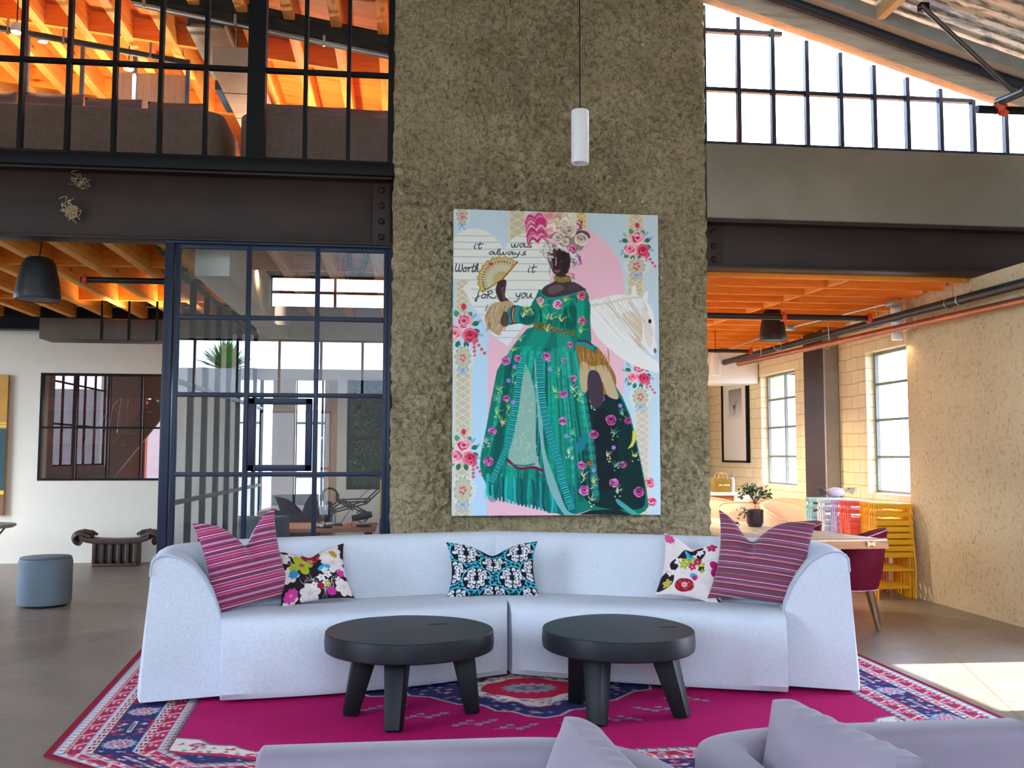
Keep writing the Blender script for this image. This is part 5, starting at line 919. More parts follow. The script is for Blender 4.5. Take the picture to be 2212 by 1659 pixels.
# ------------------------------------------------------------------ the rug
def make_rug():
    # metres -> pixels, 4.85 x 2.40
    RW, RH, K = 4.84, 3.55, 320; P = Paint(int(RW*K), int(RH*K), (182, 12, 92)); P.T = lambda x, y: (x*K, y*K); P.k = K; rs = random.Random(8)
    NV, CRM, RED, MG, LB, DKB = (52, 48, 96), (226, 208, 192), (200, 28, 66), (186, 14, 90), (168, 188, 206), (72, 60, 84)
    for k in range(260): x, y = rs.uniform(0, RW), rs.uniform(0, RH); P.line([(x, y), (x+rs.uniform(.1, .5), y+rs.uniform(-.01, .01))], 5, rs.choice([(196, 22, 104), (168, 8, 84), (186, 12, 80), (204, 34, 116)]), .3)
    def rect(i0, i1, c):
        i0, i1 = i0*.8, i1*.8
        for (x0, y0, x1, y1) in ((i0, i0, RW-i0, i1), (i0, RH-i1, RW-i0, RH-i0), (i0, i0, i1, RH-i0), (RW-i1, i0, RW-i0, RH-i0)): P.poly([(x0, y0), (x1, y0), (x1, y1), (x0, y1)], c)
    def along(i, step, fn):
        m = i*.8; L = RW-2*m; n = int(L/step)
        for k in range(n+1):
            for y, r in ((m, 0), (RH-m, PI)): fn(m+L*k/n, y, r, k)
        L = RH-2*m; n = int(L/step)
        for k in range(1, n):
            for x, r in ((m, -PI/2), (RW-m, PI/2)): fn(x, m+L*k/n, r, k)
    rect(0, .05, (140, 6, 40)); rect(.05, .075, LB); rect(.075, .125, CRM); rect(.125, .205, RED); rect(.205, .22, LB); rect(.22, .275, CRM); rect(.275, .285, DKB); rect(.285, .50, NV); rect(.50, .51, LB); rect(.51, .56, CRM); rect(.56, .64, RED); rect(.64, .655, LB); rect(.655, .70, (190, 182, 170)); rect(.70, .71, DKB)
    def R2(x, y, r, pts): c, s = math.cos(r), math.sin(r); return [(x+a*c-b*s, y+a*s+b*c) for a, b in pts]
    along(.10, .05, lambda x, y, r, k: P.line(R2(x, y, r, [(-.018, -.018), (-.018, .01), (.012, .01), (.012, .02)]), 3, DKB if k % 2 else RED))
    for i in (.165, .60): along(i, .055, lambda x, y, r, k: P.line(R2(x, y, r, [(-.02, -.025), (.02, .025)]), 4, CRM) if k % 3 == 0 else ([P.ell(*R2(x, y, r, [(a, b)])[0], .012, .008, LB if k % 3 == 1 else DKB, r) for a, b in ((-.012, -.014), (.012, -.014), (0, .012), (-.014, .014))]))
    for i in (.247, .535): along(i, .05, lambda x, y, r, k: P.line(R2(x, y, r, [(-.012, -.012), (0, .008), (.012, -.012), (.012, .014)]), 3.2, RED) if k % 2 else [P.ell(*R2(x, y, r, [(a, b)])[0], .011, .007, DKB, r) for a, b in ((-.008, -.01), (.008, -.01), (-.008, .01), (.008, .01))])
    along(.68, .05, lambda x, y, r, k: P.line(R2(x, y, r, [(-.016, -.016), (-.016, .008), (.012, .008)]), 3, DKB if k % 2 else RED))
    def starf(x, y, r, k):
        if k % 2 == 0:
            n = 16; P.poly([(x+(.088 if j % 2 else .068)*math.cos(2*PI*j/(2*n))*1.0, y+(.088 if j % 2 else .068)*math.sin(2*PI*j/(2*n))) for j in range(2*n)], (164, 172, 184)); P.poly([(x+(.062 if j % 2 else .036)*math.cos(2*PI*j/16), y+(.062 if j % 2 else .036)*math.sin(2*PI*j/16)) for j in range(16)], RED); P.poly([(x+(.045 if j % 2 else .028)*math.cos(2*PI*j/16), y+(.045 if j % 2 else .028)*math.sin(2*PI*j/16)) for j in range(16)], (196, 186, 190)); P.ell(x, y, .018, .018, RED); P.ell(x, y, .007, .007, CRM)
        else:
            P.line(R2(x, y, r, [(-.09, -.0), (.09, -.0)]), 7, CRM); P.line(R2(x, y, r, [(-.07, -.0), (.07, -.0)]), 3, NV)
            for s in (-1, 1):
                P.line(R2(x, y, r, [(-.13, s*.035), (-.10, s*.085), (.10, s*.085), (.13, s*.035)]), 4, RED)
                for a in (-.05, .05): c = R2(x, y, r, [(a, s*.05)])[0]; [P.ell(c[0]+.012*math.cos(t), c[1]+.012*math.sin(t), .009, .007, (222, 150, 120) if a < 0 else CRM, t) for t in (0, 1.57, 3.14, 4.71)]
    along(.3925, .27, starf)
    for k in range(330):
        t = rs.random(); side = rs.choice([0, 1, 2, 3]); d = rs.uniform(.24, .385)
        x, y = ((d, rs.uniform(.3, RH-.3)), (RW-d, rs.uniform(.3, RH-.3)), (rs.uniform(.3, RW-.3), d), (rs.uniform(.3, RW-.3), RH-d))[side]; P.line([(x-.008, y-.006), (x, y+.006), (x+.008, y-.006)], 3, rs.choice([CRM, (200, 60, 90), LB, (222, 150, 120)]))
    # spandrels
    for sx in (0, 1):
        for sy in (0, 1):
            fx = lambda a: a if not sx else RW-a; fy = lambda b: b if not sy else RH-b; q = .57
            e = [(q, q), (q+.78, q), (q+.70, q+.05), (q+.55, q+.06), (q+.48, q+.14), (q+.36, q+.15), (q+.30, q+.24), (q+.18, q+.27), (q+.12, q+.36), (q, q+.40)]
            P.poly([(fx(a), fy(b)) for a, b in e], CRM); P.line([(fx(a), fy(b)) for a, b in e[1:]], 5, (120, 110, 120))
            P.poly([(fx(a), fy(b)) for a, b in ((q, q), (q+.42, q), (q+.30, q+.07), (q+.2, q+.13), (q+.06, q+.16), (q, q+.2))], RED); P.poly([(fx(a), fy(b)) for a, b in ((q, q), (q+.34, q), (q+.24, q+.06), (q+.14, q+.10), (q, q+.15))], NV)
            for k in range(60):
                a = rs.random()*.66; b = rs.random()*.34*(1-a/.72); P.line([(fx(q+a), fy(q+b)), (fx(q+a+.02), fy(q+b+.008)), (fx(q+a+.012), fy(q+b+.02))], 3, rs.choice([RED, DKB, LB, (90, 110, 100)]))
            for a, b in ((.12, .27), (.34, .08), (.5, .03)): [P.ell(fx(q+a+.03*math.cos(t)), fy(q+b+.02*math.sin(t)), .015, .01, (196, 60, 110), t) for t in np.linspace(0, 6.2, 9)]; 
    # medallion
    cx, cy = 2.42, RH/2
    def poly4(pts, c, w=0, oc=None):
        pts = [(a*.72, b*1.08) for a, b in pts]
        full = pts+[(a, -b) for a, b in pts[::-1]]; full = full+[(-a, -b) for a, b in full]
        P.poly([(cx+a, cy+b) for a, b in full], c)
        if w: P.line([(cx+a, cy+b) for a, b in full+full[:1]], w, oc)
    poly4([(0, .60), (.12, .56), (.22, .47), (.34, .45), (.42, .34), (.62, .30), (.82, .14), (.98, .10), (1.02, 0)], NV, 6, (196, 176, 170)); poly4([(0, .40), (.10, .37), (.16, .29), (.30, .27), (.36, .17), (.46, .14), (.55, .05), (.56, 0)], CRM, 4, RED); poly4([(0, .24), (.14, .22), (.22, .16), (.34, .12), (.40, .04), (.41, 0)], RED, 3, CRM)
    P.poly([(cx+(.18 if j % 2 else .14)*math.cos(2*PI*j/32), cy+(.13 if j % 2 else .09)*math.sin(2*PI*j/32)) for j in range(32)], (150, 150, 156)); P.poly([(cx+(.12 if j % 2 else .07)*math.cos(2*PI*j/16), cy+(.07 if j % 2 else .04)*math.sin(2*PI*j/16)) for j in range(16)], (110, 104, 112)); P.ell(cx, cy, .03, .018, (226, 140, 150))
    for s in (-1, 1): P.poly([(cx+s*.73, cy-.03), (cx+s*.79, cy-.10), (cx+s*.93, cy-.10), (cx+s*.99, cy), (cx+s*.93, cy+.10), (cx+s*.79, cy+.10), (cx+s*.73, cy+.03)], NV); P.line([(cx+s*.79, cy-.10), (cx+s*.93, cy-.10), (cx+s*.99, cy), (cx+s*.93, cy+.10), (cx+s*.79, cy+.10)], 5, CRM)
    for k in range(240):
        a = rs.uniform(0, 6.28); t = rs.uniform(.45, .98); x, y = cx+.72*t*math.cos(a), cy+.6*t*math.sin(a)
        if abs(x-cx)/.72+abs(y-cy)/.64 < 1.05 and abs(x-cx)/.4+abs(y-cy)/.38 > 1.1: c = rs.choice([(206, 190, 176), (150, 120, 170), (206, 120, 110), (150, 170, 190)]); [P.ell(x+.011*math.cos(u), y+.011*math.sin(u), .008, .006, c, u) for u in (0, 1.57, 3.14, 4.71)]
    for k in range(70): a = rs.uniform(0, 6.28); t = rs.uniform(.8, 1.0); x, y = cx+.31*t*math.cos(a), cy+.34*t*math.sin(a); P.line([(x-.012, y-.008), (x, y+.008), (x+.012, y-.008)], 3, rs.choice([DKB, (90, 100, 110), RED]))
    GL = (134, 144, 156)
    for sx in (-1, 1):
        for sy in (-1, 1):
            for (x0, y0, n) in ((.25, .64, 6), (.5, .48, 6), (.72, .3, 6), (.05, .74, 5)):
                x, y = cx+sx*x0, cy+sy*y0; P.line([(x, y), (x+sx*.10, y+sy*.07), (x+sx*.24, y+sy*.08)], 2.4, (190, 150, 150))
                for k in range(n): u, v = x+sx*(.03+.04*k), y+sy*(.02+.075*((k*7) % 3)/2); [P.ell(u+.014*math.cos(t), v+.012*math.sin(t), .011, .007, GL, t) for t in (0, 1.3, 2.6, 3.9, 5.2)]
    P.a += np.random.RandomState(4).normal(0, .02, P.a.shape[:2]+(1,)); P.a = P.a.clip(0, 1); return P.down(2), RW, RH
rimg, RW, RH = make_rug(); h, w = rimg.shape[:2]; RX0, RY0 = -1.66, 3.95
gx, gy = np.meshgrid(np.linspace(RX0, RX0+RW, w), np.linspace(RY0+RH, RY0, h)); gz = .0125+np.random.RandomState(1).rand(h, w)*.0015
wl = np.clip(1-(gx-RX0)/2.2, 0, 1)**1.5; gx = gx+wl*(-.085*(gy-5.0)+np.clip(4.72-gy, 0, 1)*1.15)
o = thing('patterned_rug', (RX0+RW/2, RY0+RH/2, 0), 'magenta oriental rug with a medallion and navy border under the white sofa', 'rug')
grid_object('pile', np.stack([gx, gy, gz], -1), rimg, attr_mat('wool_pile', .95, .3, 240, 0), o, world_off=tuple(o.location))
q = MB(); bd = [(gx[j, 0]-.004, gy[j, 0]) for j in range(0, h, 12)]+[(gx[-1, i], gy[-1, i]-.004) for i in range(0, w, 20)]+[(gx[-1-j, -1]+.004, gy[-1-j, -1]) for j in range(0, h, 12)]+[(gx[0, -1-i], gy[0, 0]+.004) for i in range(0, w, 20)]; q.prism([(a, b, .0005) for a, b in bd], (0, 0, .0113)); q.build('backing', mat('rug_binding', (120, 10, 36), .9), o)
# ------------------------------------------------------------------ dining wing on the right
M_TABLE = wood('pale_oak_top', (206, 186, 164), (166, 140, 116), 'Y', .45, .8, .05)
M_LIVE = wood('walnut_live_edge', (170, 112, 68), (70, 44, 30), 'X', .5, 1.2, .1, knots=False)
o = thing('dining_table', (3.1, 8.2, 0), 'long pale timber dining table with butterfly key inlay in its live edge end', 'table')
q = MB(); TP = [(2.98, 6.92), (3.68, 6.95), (3.08, 9.75), (2.42, 9.62)]; q.prism([(a, b, .692) for a, b in TP], (0, 0, .068)); q.build('tabletop', M_TABLE, o, bevel=.004)
q = MB(); q.prism([(2.985, 6.905, .69), (3.685, 6.935, .69), (3.683, 6.955, .765), (2.98, 6.925, .765), ], (-.004, .03, 0)); q.build('live_edge_end', M_LIVE, o)
q = MB(); kx, ky, kz = 3.55, 6.922, .727; q.prism([(kx-.04, ky, kz-.022), (kx-.01, ky, kz-.008), (kx+.02, ky, kz-.022), (kx+.02, ky, kz+.022), (kx-.01, ky, kz+.008), (kx-.04, ky, kz+.022)], (0, .01, 0)); q.build('butterfly_key', mat('maple_inlay', (226, 190, 140), .5), o)
M_LEGST = mat('brushed_grey_steel', (120, 122, 124), .4, .6)
for (a, b) in ((3.17, 7.2), (2.83, 9.3)): MB().box((a-.035, b-.02, 0), (a+.035, b+.02, .692)).build('leg', M_LEGST, o, bevel=.003)
for (a, b) in ((3.43, 7.3), (3.02, 9.3)): MB().box((a-.035, b-.02, 0), (a+.035, b+.02, .692)).build('leg', M_LEGST, o, bevel=.003)
M_WINE = mat('magenta_velvet', (98, 0, 32), .75, var=.15, scale=6, spec=.2); M_WINEP = mat('pale_pink_piping', (206, 150, 170), .7); M_WAL = wood('walnut_leg', (120, 84, 58), (80, 54, 36), 'Z', .45, knots=False)
def tub_chair(name, label, group, R=.29, back=.80, arm=.62, seat=.45, m=None, mp=None, ml=None, lm='wood', sweep=2.1, lean=.04, bottom=.30, n=30):
    """faces -Y in its own frame, back at +Y"""
    o = local(name, label, 'chair', group); S_ = []
    for i in range(n+1):
        a = -sweep+2*sweep*i/n; k = math.cos(a/sweep*PI/2)**.8 if abs(a) < sweep else 0; zt = arm+(back-arm)*min(1, max(0, (math.cos(a)+.35)/1.35))**.7
        d = Vector((math.sin(a), math.cos(a), 0)); rt = R+lean*(zt-seat)/.3
        S_.append([d*(R*.86)+Vector((0, 0, bottom)), d*R+Vector((0, 0, seat)), d*rt+Vector((0, 0, zt-.012)), d*(rt-.018)+Vector((0, 0, zt)), d*(rt-.042)+Vector((0, 0, zt-.008)), d*(R-.055)+Vector((0, 0, seat)), d*(R*.8)+Vector((0, 0, bottom))])
    MB().loft(S_).build('backrest', m, o, smooth=True, flat=70)
    if mp:
        MB().tube([s[2]+(s[2]-s[5]).normalized()*.004 for s in S_], .005, 6).build('piping', mp, o, smooth=True); MB().tube([S_[0][j]+Vector((0, -.004, 0)) for j in (0, 1, 2)], .005, 6).build('piping', mp, o); MB().tube([S_[-1][j]+Vector((0, -.004, 0)) for j in (0, 1, 2)], .005, 6).build('piping', mp, o)
        MB().tube([s[0] for s in S_], .005, 6).build('piping', mp, o, smooth=True)
    q = MB(); sp = [(max(-R*.8, min(R*.8, R*.95*math.cos(t))), max(-R*1.05, R*.84*math.sin(t)) if math.sin(t) > 0 else R*1.0*math.sin(t)) for t in [2*PI*k/28 for k in range(28)]]
    q.loft([[(x*f, y*f, z) for x, y in sp] for f, z in ((.90, bottom), (.97, bottom+.02), (1, seat-.04), (.97, seat-.005), (.88, seat+.008), (.5, seat+.015))]); q.build('seat', m, o, smooth=True, flat=60)
    if lm == 'wood':
        for sx in (-1, 1):
            for sy in (-1, 1): MB().bar((sx*R*.9, sy*R*.85, 0), (sx*R*.66, sy*R*.6, bottom), .024, .024, w2=.045, h2=.045).build('leg', ml, o, bevel=.003)
    else:
        for sx in (-1, 1): MB().tube(catmull([(sx*R*.8, -R*.8, 0), (sx*R*.68, -R*.6, bottom-.02), (sx*R*.6, 0, bottom-.005), (sx*R*.68, R*.5, bottom-.02), (sx*R*.8, R*.75, 0)], 5), .008, 7).build('leg_frame', ml, o, smooth=True)
        MB().box((-R*.62, -.02, bottom-.012), (R*.62, .02, bottom)).build('stretcher', ml, o)
    return o
c1 = tub_chair('tub_dining_chair', 'magenta tub chair with pale piping at the near end of the dining table', 'magenta dining chairs', m=M_WINE, mp=M_WINEP, ml=M_WAL, R=.275, back=.80, arm=.60, bottom=.30)
place(c1, (3.70, 7.66, 0), math.radians(-118))
dup(c1, (3.50, 8.46, 0), math.radians(-108), label='magenta tub chair behind the nearest one at the dining table')
M_TAN2 = mat('beige_wool', (204, 166, 142), .85, var=.05, scale=20, bump=.05, bscale=200); M_COR = mat('coral_leg_paint', (206, 92, 70), .5)
b1 = tub_chair('shell_chair', 'beige shell armchair nearest the folding chairs', 'beige shell armchairs', R=.31, back=.84, arm=.66, seat=.50, bottom=.40, m=M_TAN2, mp=M_TAN2, ml=M_COR, lm='tube', lean=.05)
def PXY(px, Y): p = PY(px, 1000, Y); return p.x
place(b1, (PXY(1708, 10.8), 10.8, 0), math.radians(25))
for px, Y, r, lb in ((1582, 12.5, 100, 'pale sunlit shell armchair beside the kitchen counter'), (1616, 11.55, 150, 'sunlit shell armchair behind the potted plant'), (1738, 11.75, -20, 'beige shell armchair partly hidden by the front beige one, under the brick wall'), (1706, 13.2, 10, 'beige shell armchair farthest back below the small window')):
    dup(b1, (min(4.9, PXY(px, Y)), Y, 0), math.radians(r), label=lb)
o = thing('round_table', (4.96, 12.45, 0), 'round white table bright in the sun among the beige chairs', 'table'); c = o.location
MB().lathe([(.23, .715), (.25, .72), (.25, .735), (.24, .74)], c, 36).build('tabletop', M_WHM, o, smooth=True); MB().lathe([(.16, 0), (.16, .015), (.03, .03), (.03, .715)], c, 24).build('pedestal', M_WHM, o, smooth=True)
# potted plant on the table
o = thing('potted_plant', (3.14, 8.28, .76), 'small bushy green plant in a dark plum pot on the dining table', 'plant'); c = o.location
M_POT = mat('plum_glazed_pot', (58, 40, 48), .35, var=.1); MB().lathe([(.055, 0), (.062, .01), (.074, .035), (.076, .15), (.070, .152), (.066, .14), (.001, .135)], c, 28, cap=False).build('pot', M_POT, o, smooth=True)
MB().lathe([(.064, .125), (.03, .138), (.001, .14)], c, 16, cap=False).build('soil', mat('potting_soil', (54, 40, 30), .9), o)
M_LEAF = mat('deep_green_leaf', (48, 92, 44), .4, var=.35, scale=12); M_STEM = mat('woody_stem', (110, 88, 66), .8); rs = random.Random(9)
def leaf_cloud(o, tips, name='leaves', L=.04, m=None, per=9, spread=.05, seed=1, wd=.36):
    rs = random.Random(seed); q = MB()
    for t in tips:
        for k in range(per):
            a = rs.uniform(0, 6.28); e = rs.uniform(-.4, 1.1); d = Vector((math.cos(a)*math.cos(e), math.sin(a)*math.cos(e), math.sin(e))); b = Vector(t)+Vector((rs.gauss(0, spread), rs.gauss(0, spread), rs.gauss(0, spread))); s = d.orthogonal().normalized(); l = L*rs.uniform(.7, 1.2); nrm = d.cross(s)*l*.08
            q.add([b, b+d*l*.35+s*l*wd*.8+nrm, b+d*l*.7+s*l*wd*.6, b+d*l, b+d*l*.7-s*l*wd*.6, b+d*l*.35-s*l*wd*.8+nrm, b+d*l*.5-nrm], [(0, 1, 6), (1, 2, 6), (2, 3, 6), (3, 4, 6), (4, 5, 6), (5, 0, 6)])
    return q.build(name, m or M_LEAF, o, normals=False)
tips = []; q = MB()
for k in range(16):
    a = rs.uniform(0, 6.28); e = rs.uniform(.3, 1.3); t = c+Vector((0, 0, .22))+Vector((math.cos(a)*math.cos(e)*.13, math.sin(a)*math.cos(e)*.13, math.sin(e)*.14-.01)); tips.append(t); q.tube([c+Vector((0, 0, .13)), c+Vector((.005, 0, .2)), t], .004, 5, .0015)
tips += [c+Vector((-.10, -.02, .10)), c+Vector((-.13, -.03, .13))]; q.tube([c+Vector((-.03, 0, .14)), c+Vector((-.09, -.02, .15)), c+Vector((-.13, -.03, .12))], .002, 5); q.tube([c+Vector((-.05, -.06, .15)), c+Vector((-.045, -.085, .10)), c+Vector((-.03, -.088, .07))], .0015, 5)
q.build('stems', M_STEM, o, smooth=True); leaf_cloud(o, tips, per=13, L=.036, spread=.022)
o = thing('glass_terrarium', (2.90, 8.12, .76), 'tiny wire glass terrarium with a succulent left of the plant pot', 'terrarium'); c = o.location; q = MB()
for k in range(6):
    a = k*PI/3; q.tube([c+Vector((.018*math.cos(a), .018*math.sin(a), 0)), c+Vector((.036*math.cos(a), .036*math.sin(a), .03)), c+Vector((.022*math.cos(a), .022*math.sin(a), .055))], .0014, 5)
q.build('wire_frame', M_BLACK, o); leaf_cloud(o, [c+Vector((0, 0, .045))], per=22, L=.026, spread=.008)
# ------------------------------------------------------------------ folded slatted chairs
def folding_chair(name, label, group, m, mf):
    o = local(name, label, 'folding chair', group); w = .41
    for z in (.86, .80, .735, .66, .60, .54, .48, .42): pass
    for z, h in ((.875, .045), (.795, .045)): MB().box((-w/2, -.012, z), (w/2, .0, z+h)).build('back_slat', m, o, bevel=.003)
    q = MB()
    for k in range(6): q.box((-w/2+.01, -.03, .40+k*.062), (w/2-.01, -.018, .40+k*.062+.048))
    q.build('seat_slats', m, o, bevel=.003)
    for s in (-1, 1):
        MB().bar((s*(w/2-.035), .035, 0), (s*(w/2-.03), .004, .92), .012, .028, up=(0, 1, 0)).build('rear_frame_leg', mf, o)
        MB().tube(catmull([(s*(w/2-.01), -.035, 0), (s*(w/2-.012), -.05, .3), (s*(w/2-.012), -.012, .62), (s*(w/2-.012), .01, .78)], 4), .009, 6).build('front_frame_leg', mf, o, smooth=True)
    for z, y in ((.10, .028), (.28, -.045)): MB().box((-w/2+.03, y-.006, z-.008), (w/2-.03, y+.006, z+.012)).build('cross_rung', mf, o)
    return o
sets = [('yellow', (244, 176, 22), 8, 8.93, 4.80), ('coral', (236, 104, 84), 5, 9.42, 4.765), ('lavender', (186, 168, 206), 3, 9.74, 4.78), ('grey white', (206, 208, 212), 4, 9.97, 4.75), ('pale teal', (156, 196, 196), 4, 10.26, 4.74)]
ORD = ['frontmost', 'second', 'third', 'fourth', 'fifth', 'sixth', 'seventh', 'rearmost']
for nm, rgb, n, y0, x0 in sets:
    m = mat('%s_lacquer' % nm.replace(' ', '_'), rgb, .45, var=.03); f0 = None; rs = random.Random(n)
    for k in range(n):
        lb = '%s folded garden chair, %s of its colour in the stack' % (nm, ORD[k] if k < n-1 else 'rearmost')
        X = x0+(.012*k if nm == 'yellow' else .006*k)+rs.uniform(-.006, .006); Y = y0+k*.064; r = rs.uniform(-.02, .02)
        if f0 is None: f0 = folding_chair('folding_chair', lb, 'folded garden chairs', m, m); place(f0, (X, Y, 0), r)
        else: dup(f0, (X, Y, 0), r, label=lb)
rs = random.Random(2); q = MB(); c = PY(1805, 1068, 10.3)
o = thing('knotted_bundle', (c.x, 10.3, .925), 'grey and lilac knotted cloth bundle lying on top of the stacked chairs', 'bundle'); c = o.location+Vector((0, 0, .055))
m1, m2, m3 = mat('lilac_cloth', (176, 166, 186), .9, var=.2), mat('charcoal_cloth', (70, 70, 76), .9, var=.3), mat('tan_plume', (176, 156, 140), .9, var=.2)
MB().ico(c, .075, 3, (1.5, .8, .75), .06, 1).build('cloth_roll', m1, o, smooth=True); q = MB(); [q.ico(c+Vector((-.17+rs.uniform(-.03, .03), rs.uniform(-.03, .03), rs.uniform(-.01, .05))), .028, 1, jit=.2, seed=k) for k in range(10)]; q.build('dark_knot', m2, o)
q = MB(); [q.tube([c+Vector((.06, 0, 0)), c+Vector((.15, rs.uniform(-.04, .04), .05*rs.random()+.01)), c+Vector((.20+rs.uniform(0, .05), rs.uniform(-.05, .05), -.03+.09*k/14))], .012, 5, .004) for k in range(14)]; q.build('plume', m3, o, smooth=True)
# ------------------------------------------------------------------ steel column, kitchen end, art
o = thing('steel_column', (5.18, 11.35, 0), 'dark steel column standing against the brick wall between the two windows', 'column'); q = MB(); q.box((5.13, 11.12, 0), (5.15, 11.72, 2.94)); q.box((5.27, 11.12, 0), (5.295, 11.72, 2.94)); q.box((5.15, 11.4, 0), (5.27, 11.42, 2.94)); q.build('column_body', M_STEEL, o); MB().box((5.12, 11.08, 0), (5.29, 11.118, 2.94)).build('cover_plate', mat('lighter_grey_plate', (150, 148, 142), .5, .3), o)
o = thing('steel_column', (5.1, 16.2, 0), 'black column at the far end beside the framed print', 'column'); MB().box((4.85, 16.1, 0), (5.25, 16.4, 2.46)).build('column_body', M_BLACK, o)
S('wall_kitchen', MB().box((2.3, 16.4, 0), (5.6, 16.6, 3.3)), M_BRICK); S('ceiling_soffit', MB().box((2.6, 13.7, 2.47), (5.28, 14.3, 3.2)), M_PLASTER_W)
xr = PXY(1592, 13.0); o = thing('kitchen_counter', (3.9, 13.3, 0), 'kitchen counter with wooden front and white worktop at the far end', 'counter'); MB().box((3.0, 13.02, .06), (xr-.05, 13.58, .83)).build('cabinet_body', wood('warm_oak_panel', (176, 110, 66), (140, 84, 48), 'Z', knots=False), o, bevel=.003)
MB().box((2.98, 12.98, .83), (xr, 13.62, .875)).build('worktop', M_WHM, o, bevel=.004); MB().box((xr-.05, 12.99, 0), (xr-.005, 13.6, .83)).build('end_panel', M_WHM, o)
bx = PXY(1557, 13.1); o = thing('tote_bag', (bx, 13.1, .876), 'olive canvas tote bag with printed word on the kitchen counter', 'bag'); q = MB(); q.loft([[(bx-a, 13.02, z), (bx+a, 13.02, z), (bx+a, 13.2, z), (bx-a, 13.2, z)] for a, z in ((.11, .876), (.125, .96), (.135, 1.03), (.13, 1.07))]); mb_ = mat('olive_canvas', (128, 108, 40), .85, var=.1); q.build('bag_body', mb_, o, bevel=.006)
for yy_ in (13.02, 13.19): MB().tube(catmull([(bx-.07, yy_, 1.06), (bx-.05, yy_, 1.13), (bx+.04, yy_, 1.14), (bx+.07, yy_, 1.06)], 5), .006, 6).build('handle', mat('tan_strap', (196, 160, 110), .7), o, smooth=True)
q = MB()
for k in range(9): q.box((bx-.06+.018*k, 13.014, .965), (bx-.06+.018*k+(.012 if k != 3 else .004), 13.0155, .985))
q.build('printed_word', mat('cream_print', (230, 222, 196), .7), o)
bx = PXY(1583, 13.1); tag(MB().box((bx-.03, 13.05, .876), (bx+.03, 13.15, 1.03)).build('brown_box', mat('kraft_board', (156, 92, 64), .8), bevel=.003), 'narrow brown box between the tote bag and the bottle', 'box')
bx = PXY(1595, 12.99+.08); bx = min(bx, xr-.045); o = thing('water_bottle', (bx, 13.07, .876), 'clear plastic water bottle with blue cap on the kitchen counter', 'bottle'); MB().lathe([(.033, 0), (.036, .01), (.036, .13), (.03, .16), (.014, .20), (.013, .215)], o.location, 20, cap=False).build('bottle_body', mat('clear_blue_plastic', (170, 196, 220), .15, var=.05), o, smooth=True); MB().lathe([(.016, .212), (.016, .235)], o.location, 16).build('cap', mat('blue_cap', (40, 80, 200), .4), o)
# framed print on the brick wall
o = thing('framed_print', (5.27, 14.7, 1.28), 'tall black framed print of a camel on white mat beyond the small window', 'picture'); y0, y1, z0, z1 = 14.12, 15.3, 1.28, 2.57
q = MB(); [q.box(*b) for b in (((5.25, y0, z0), (5.298, y0+.05, z1)), ((5.25, y1-.05, z0), (5.298, y1, z1)), ((5.25, y0, z0), (5.298, y1, z0+.03)), ((5.25, y0, z1-.03), (5.298, y1, z1)))]; q.build('frame', M_BLACK, o)
MB().box((5.27, y0+.04, z0+.03), (5.28, y1-.04, z1-.03)).build('mat_board', M_WHM, o); ny, nz_ = 60, 70; G = np.ones((nz_, ny, 3))*.86; G *= np.linspace(.62, 1, nz_)[:, None, None]
def blob(cy, cz, ry, rz, v): 
    Yg, Zg = np.meshgrid(np.arange(ny), np.arange(nz_)); G[((Yg-cy)/ry)**2+((Zg-cz)/rz)**2 < 1] = v
blob(26, 42, 6, 5, .32); blob(22, 38, 2.5, 4, .32); blob(33, 36, 2, 5, .32); blob(35, 31, 3, 2, .32); [blob(x, 52, .9, 7, .32) for x in (22, 25, 29, 31)]; blob(20, 60, 6, 1, .5)
yy2, zz2 = np.meshgrid(np.linspace(14.98, 14.38, ny), np.linspace(2.45, 1.98, nz_)); grid_object('photograph', np.stack([np.full_like(yy2, 5.268), yy2, zz2], -1), G, attr_mat('photo_paper', .5), o, world_off=tuple(o.location))
# ------------------------------------------------------------------ pipes, conduit, lamps and speaker over the dining wing
M_PIPE = mat('black_sprinkler_pipe', (44, 46, 48), .4, .4); M_COP = mat('copper_pipe', (166, 108, 84), .4, .8, var=.2, scale=2); M_GALV = mat('galvanised_steel', (178, 180, 176), .35, .8); M_RED = mat('red_orange_paint', (214, 70, 34), .45)
o = thing('sprinkler_main', (4.8, 10, 2.78), 'thick black sprinkler main running back along the dining wing ceiling', 'pipe'); a, b = PZ(1565, 783, 2.78), PZ(2330, 580, 2.78); MB().tube([a, b], .042, 16).build('pipe_run', M_PIPE, o, smooth=True)
for px, py in ((2050, 655), (2075, 648), (1888, 699), (1680, 748)):
    c = PZ(px, py, 2.78); MB().tube([c+Vector((.05*math.cos(t), 0, .05*math.sin(t))) for t in np.linspace(2.6, 7.0, 12)]+[c+Vector((.03, 0, .2))], .006, 6).build('hanger', M_GALV, o, smooth=True)
o = thing('copper_pipe', (4.7, 10, 2.65), 'copper pipe running beside the black sprinkler main', 'pipe'); a2, b2 = PZ(1595, 786, 2.65), PZ(2330, 622, 2.65); MB().tube([a2, b2], .034, 16).build('pipe_run', M_COP, o, smooth=True)
for px, py in ((1972, 706), (1786, 745), (1640, 778)): c = PZ(px, py, 2.65); MB().tube([c+Vector((.042*math.cos(t), 0, .042*math.sin(t))) for t in np.linspace(2.6, 7.0, 12)]+[c+Vector((.02, 0, .3))], .006, 6).build('clamp_ring', M_GALV, o, smooth=True)
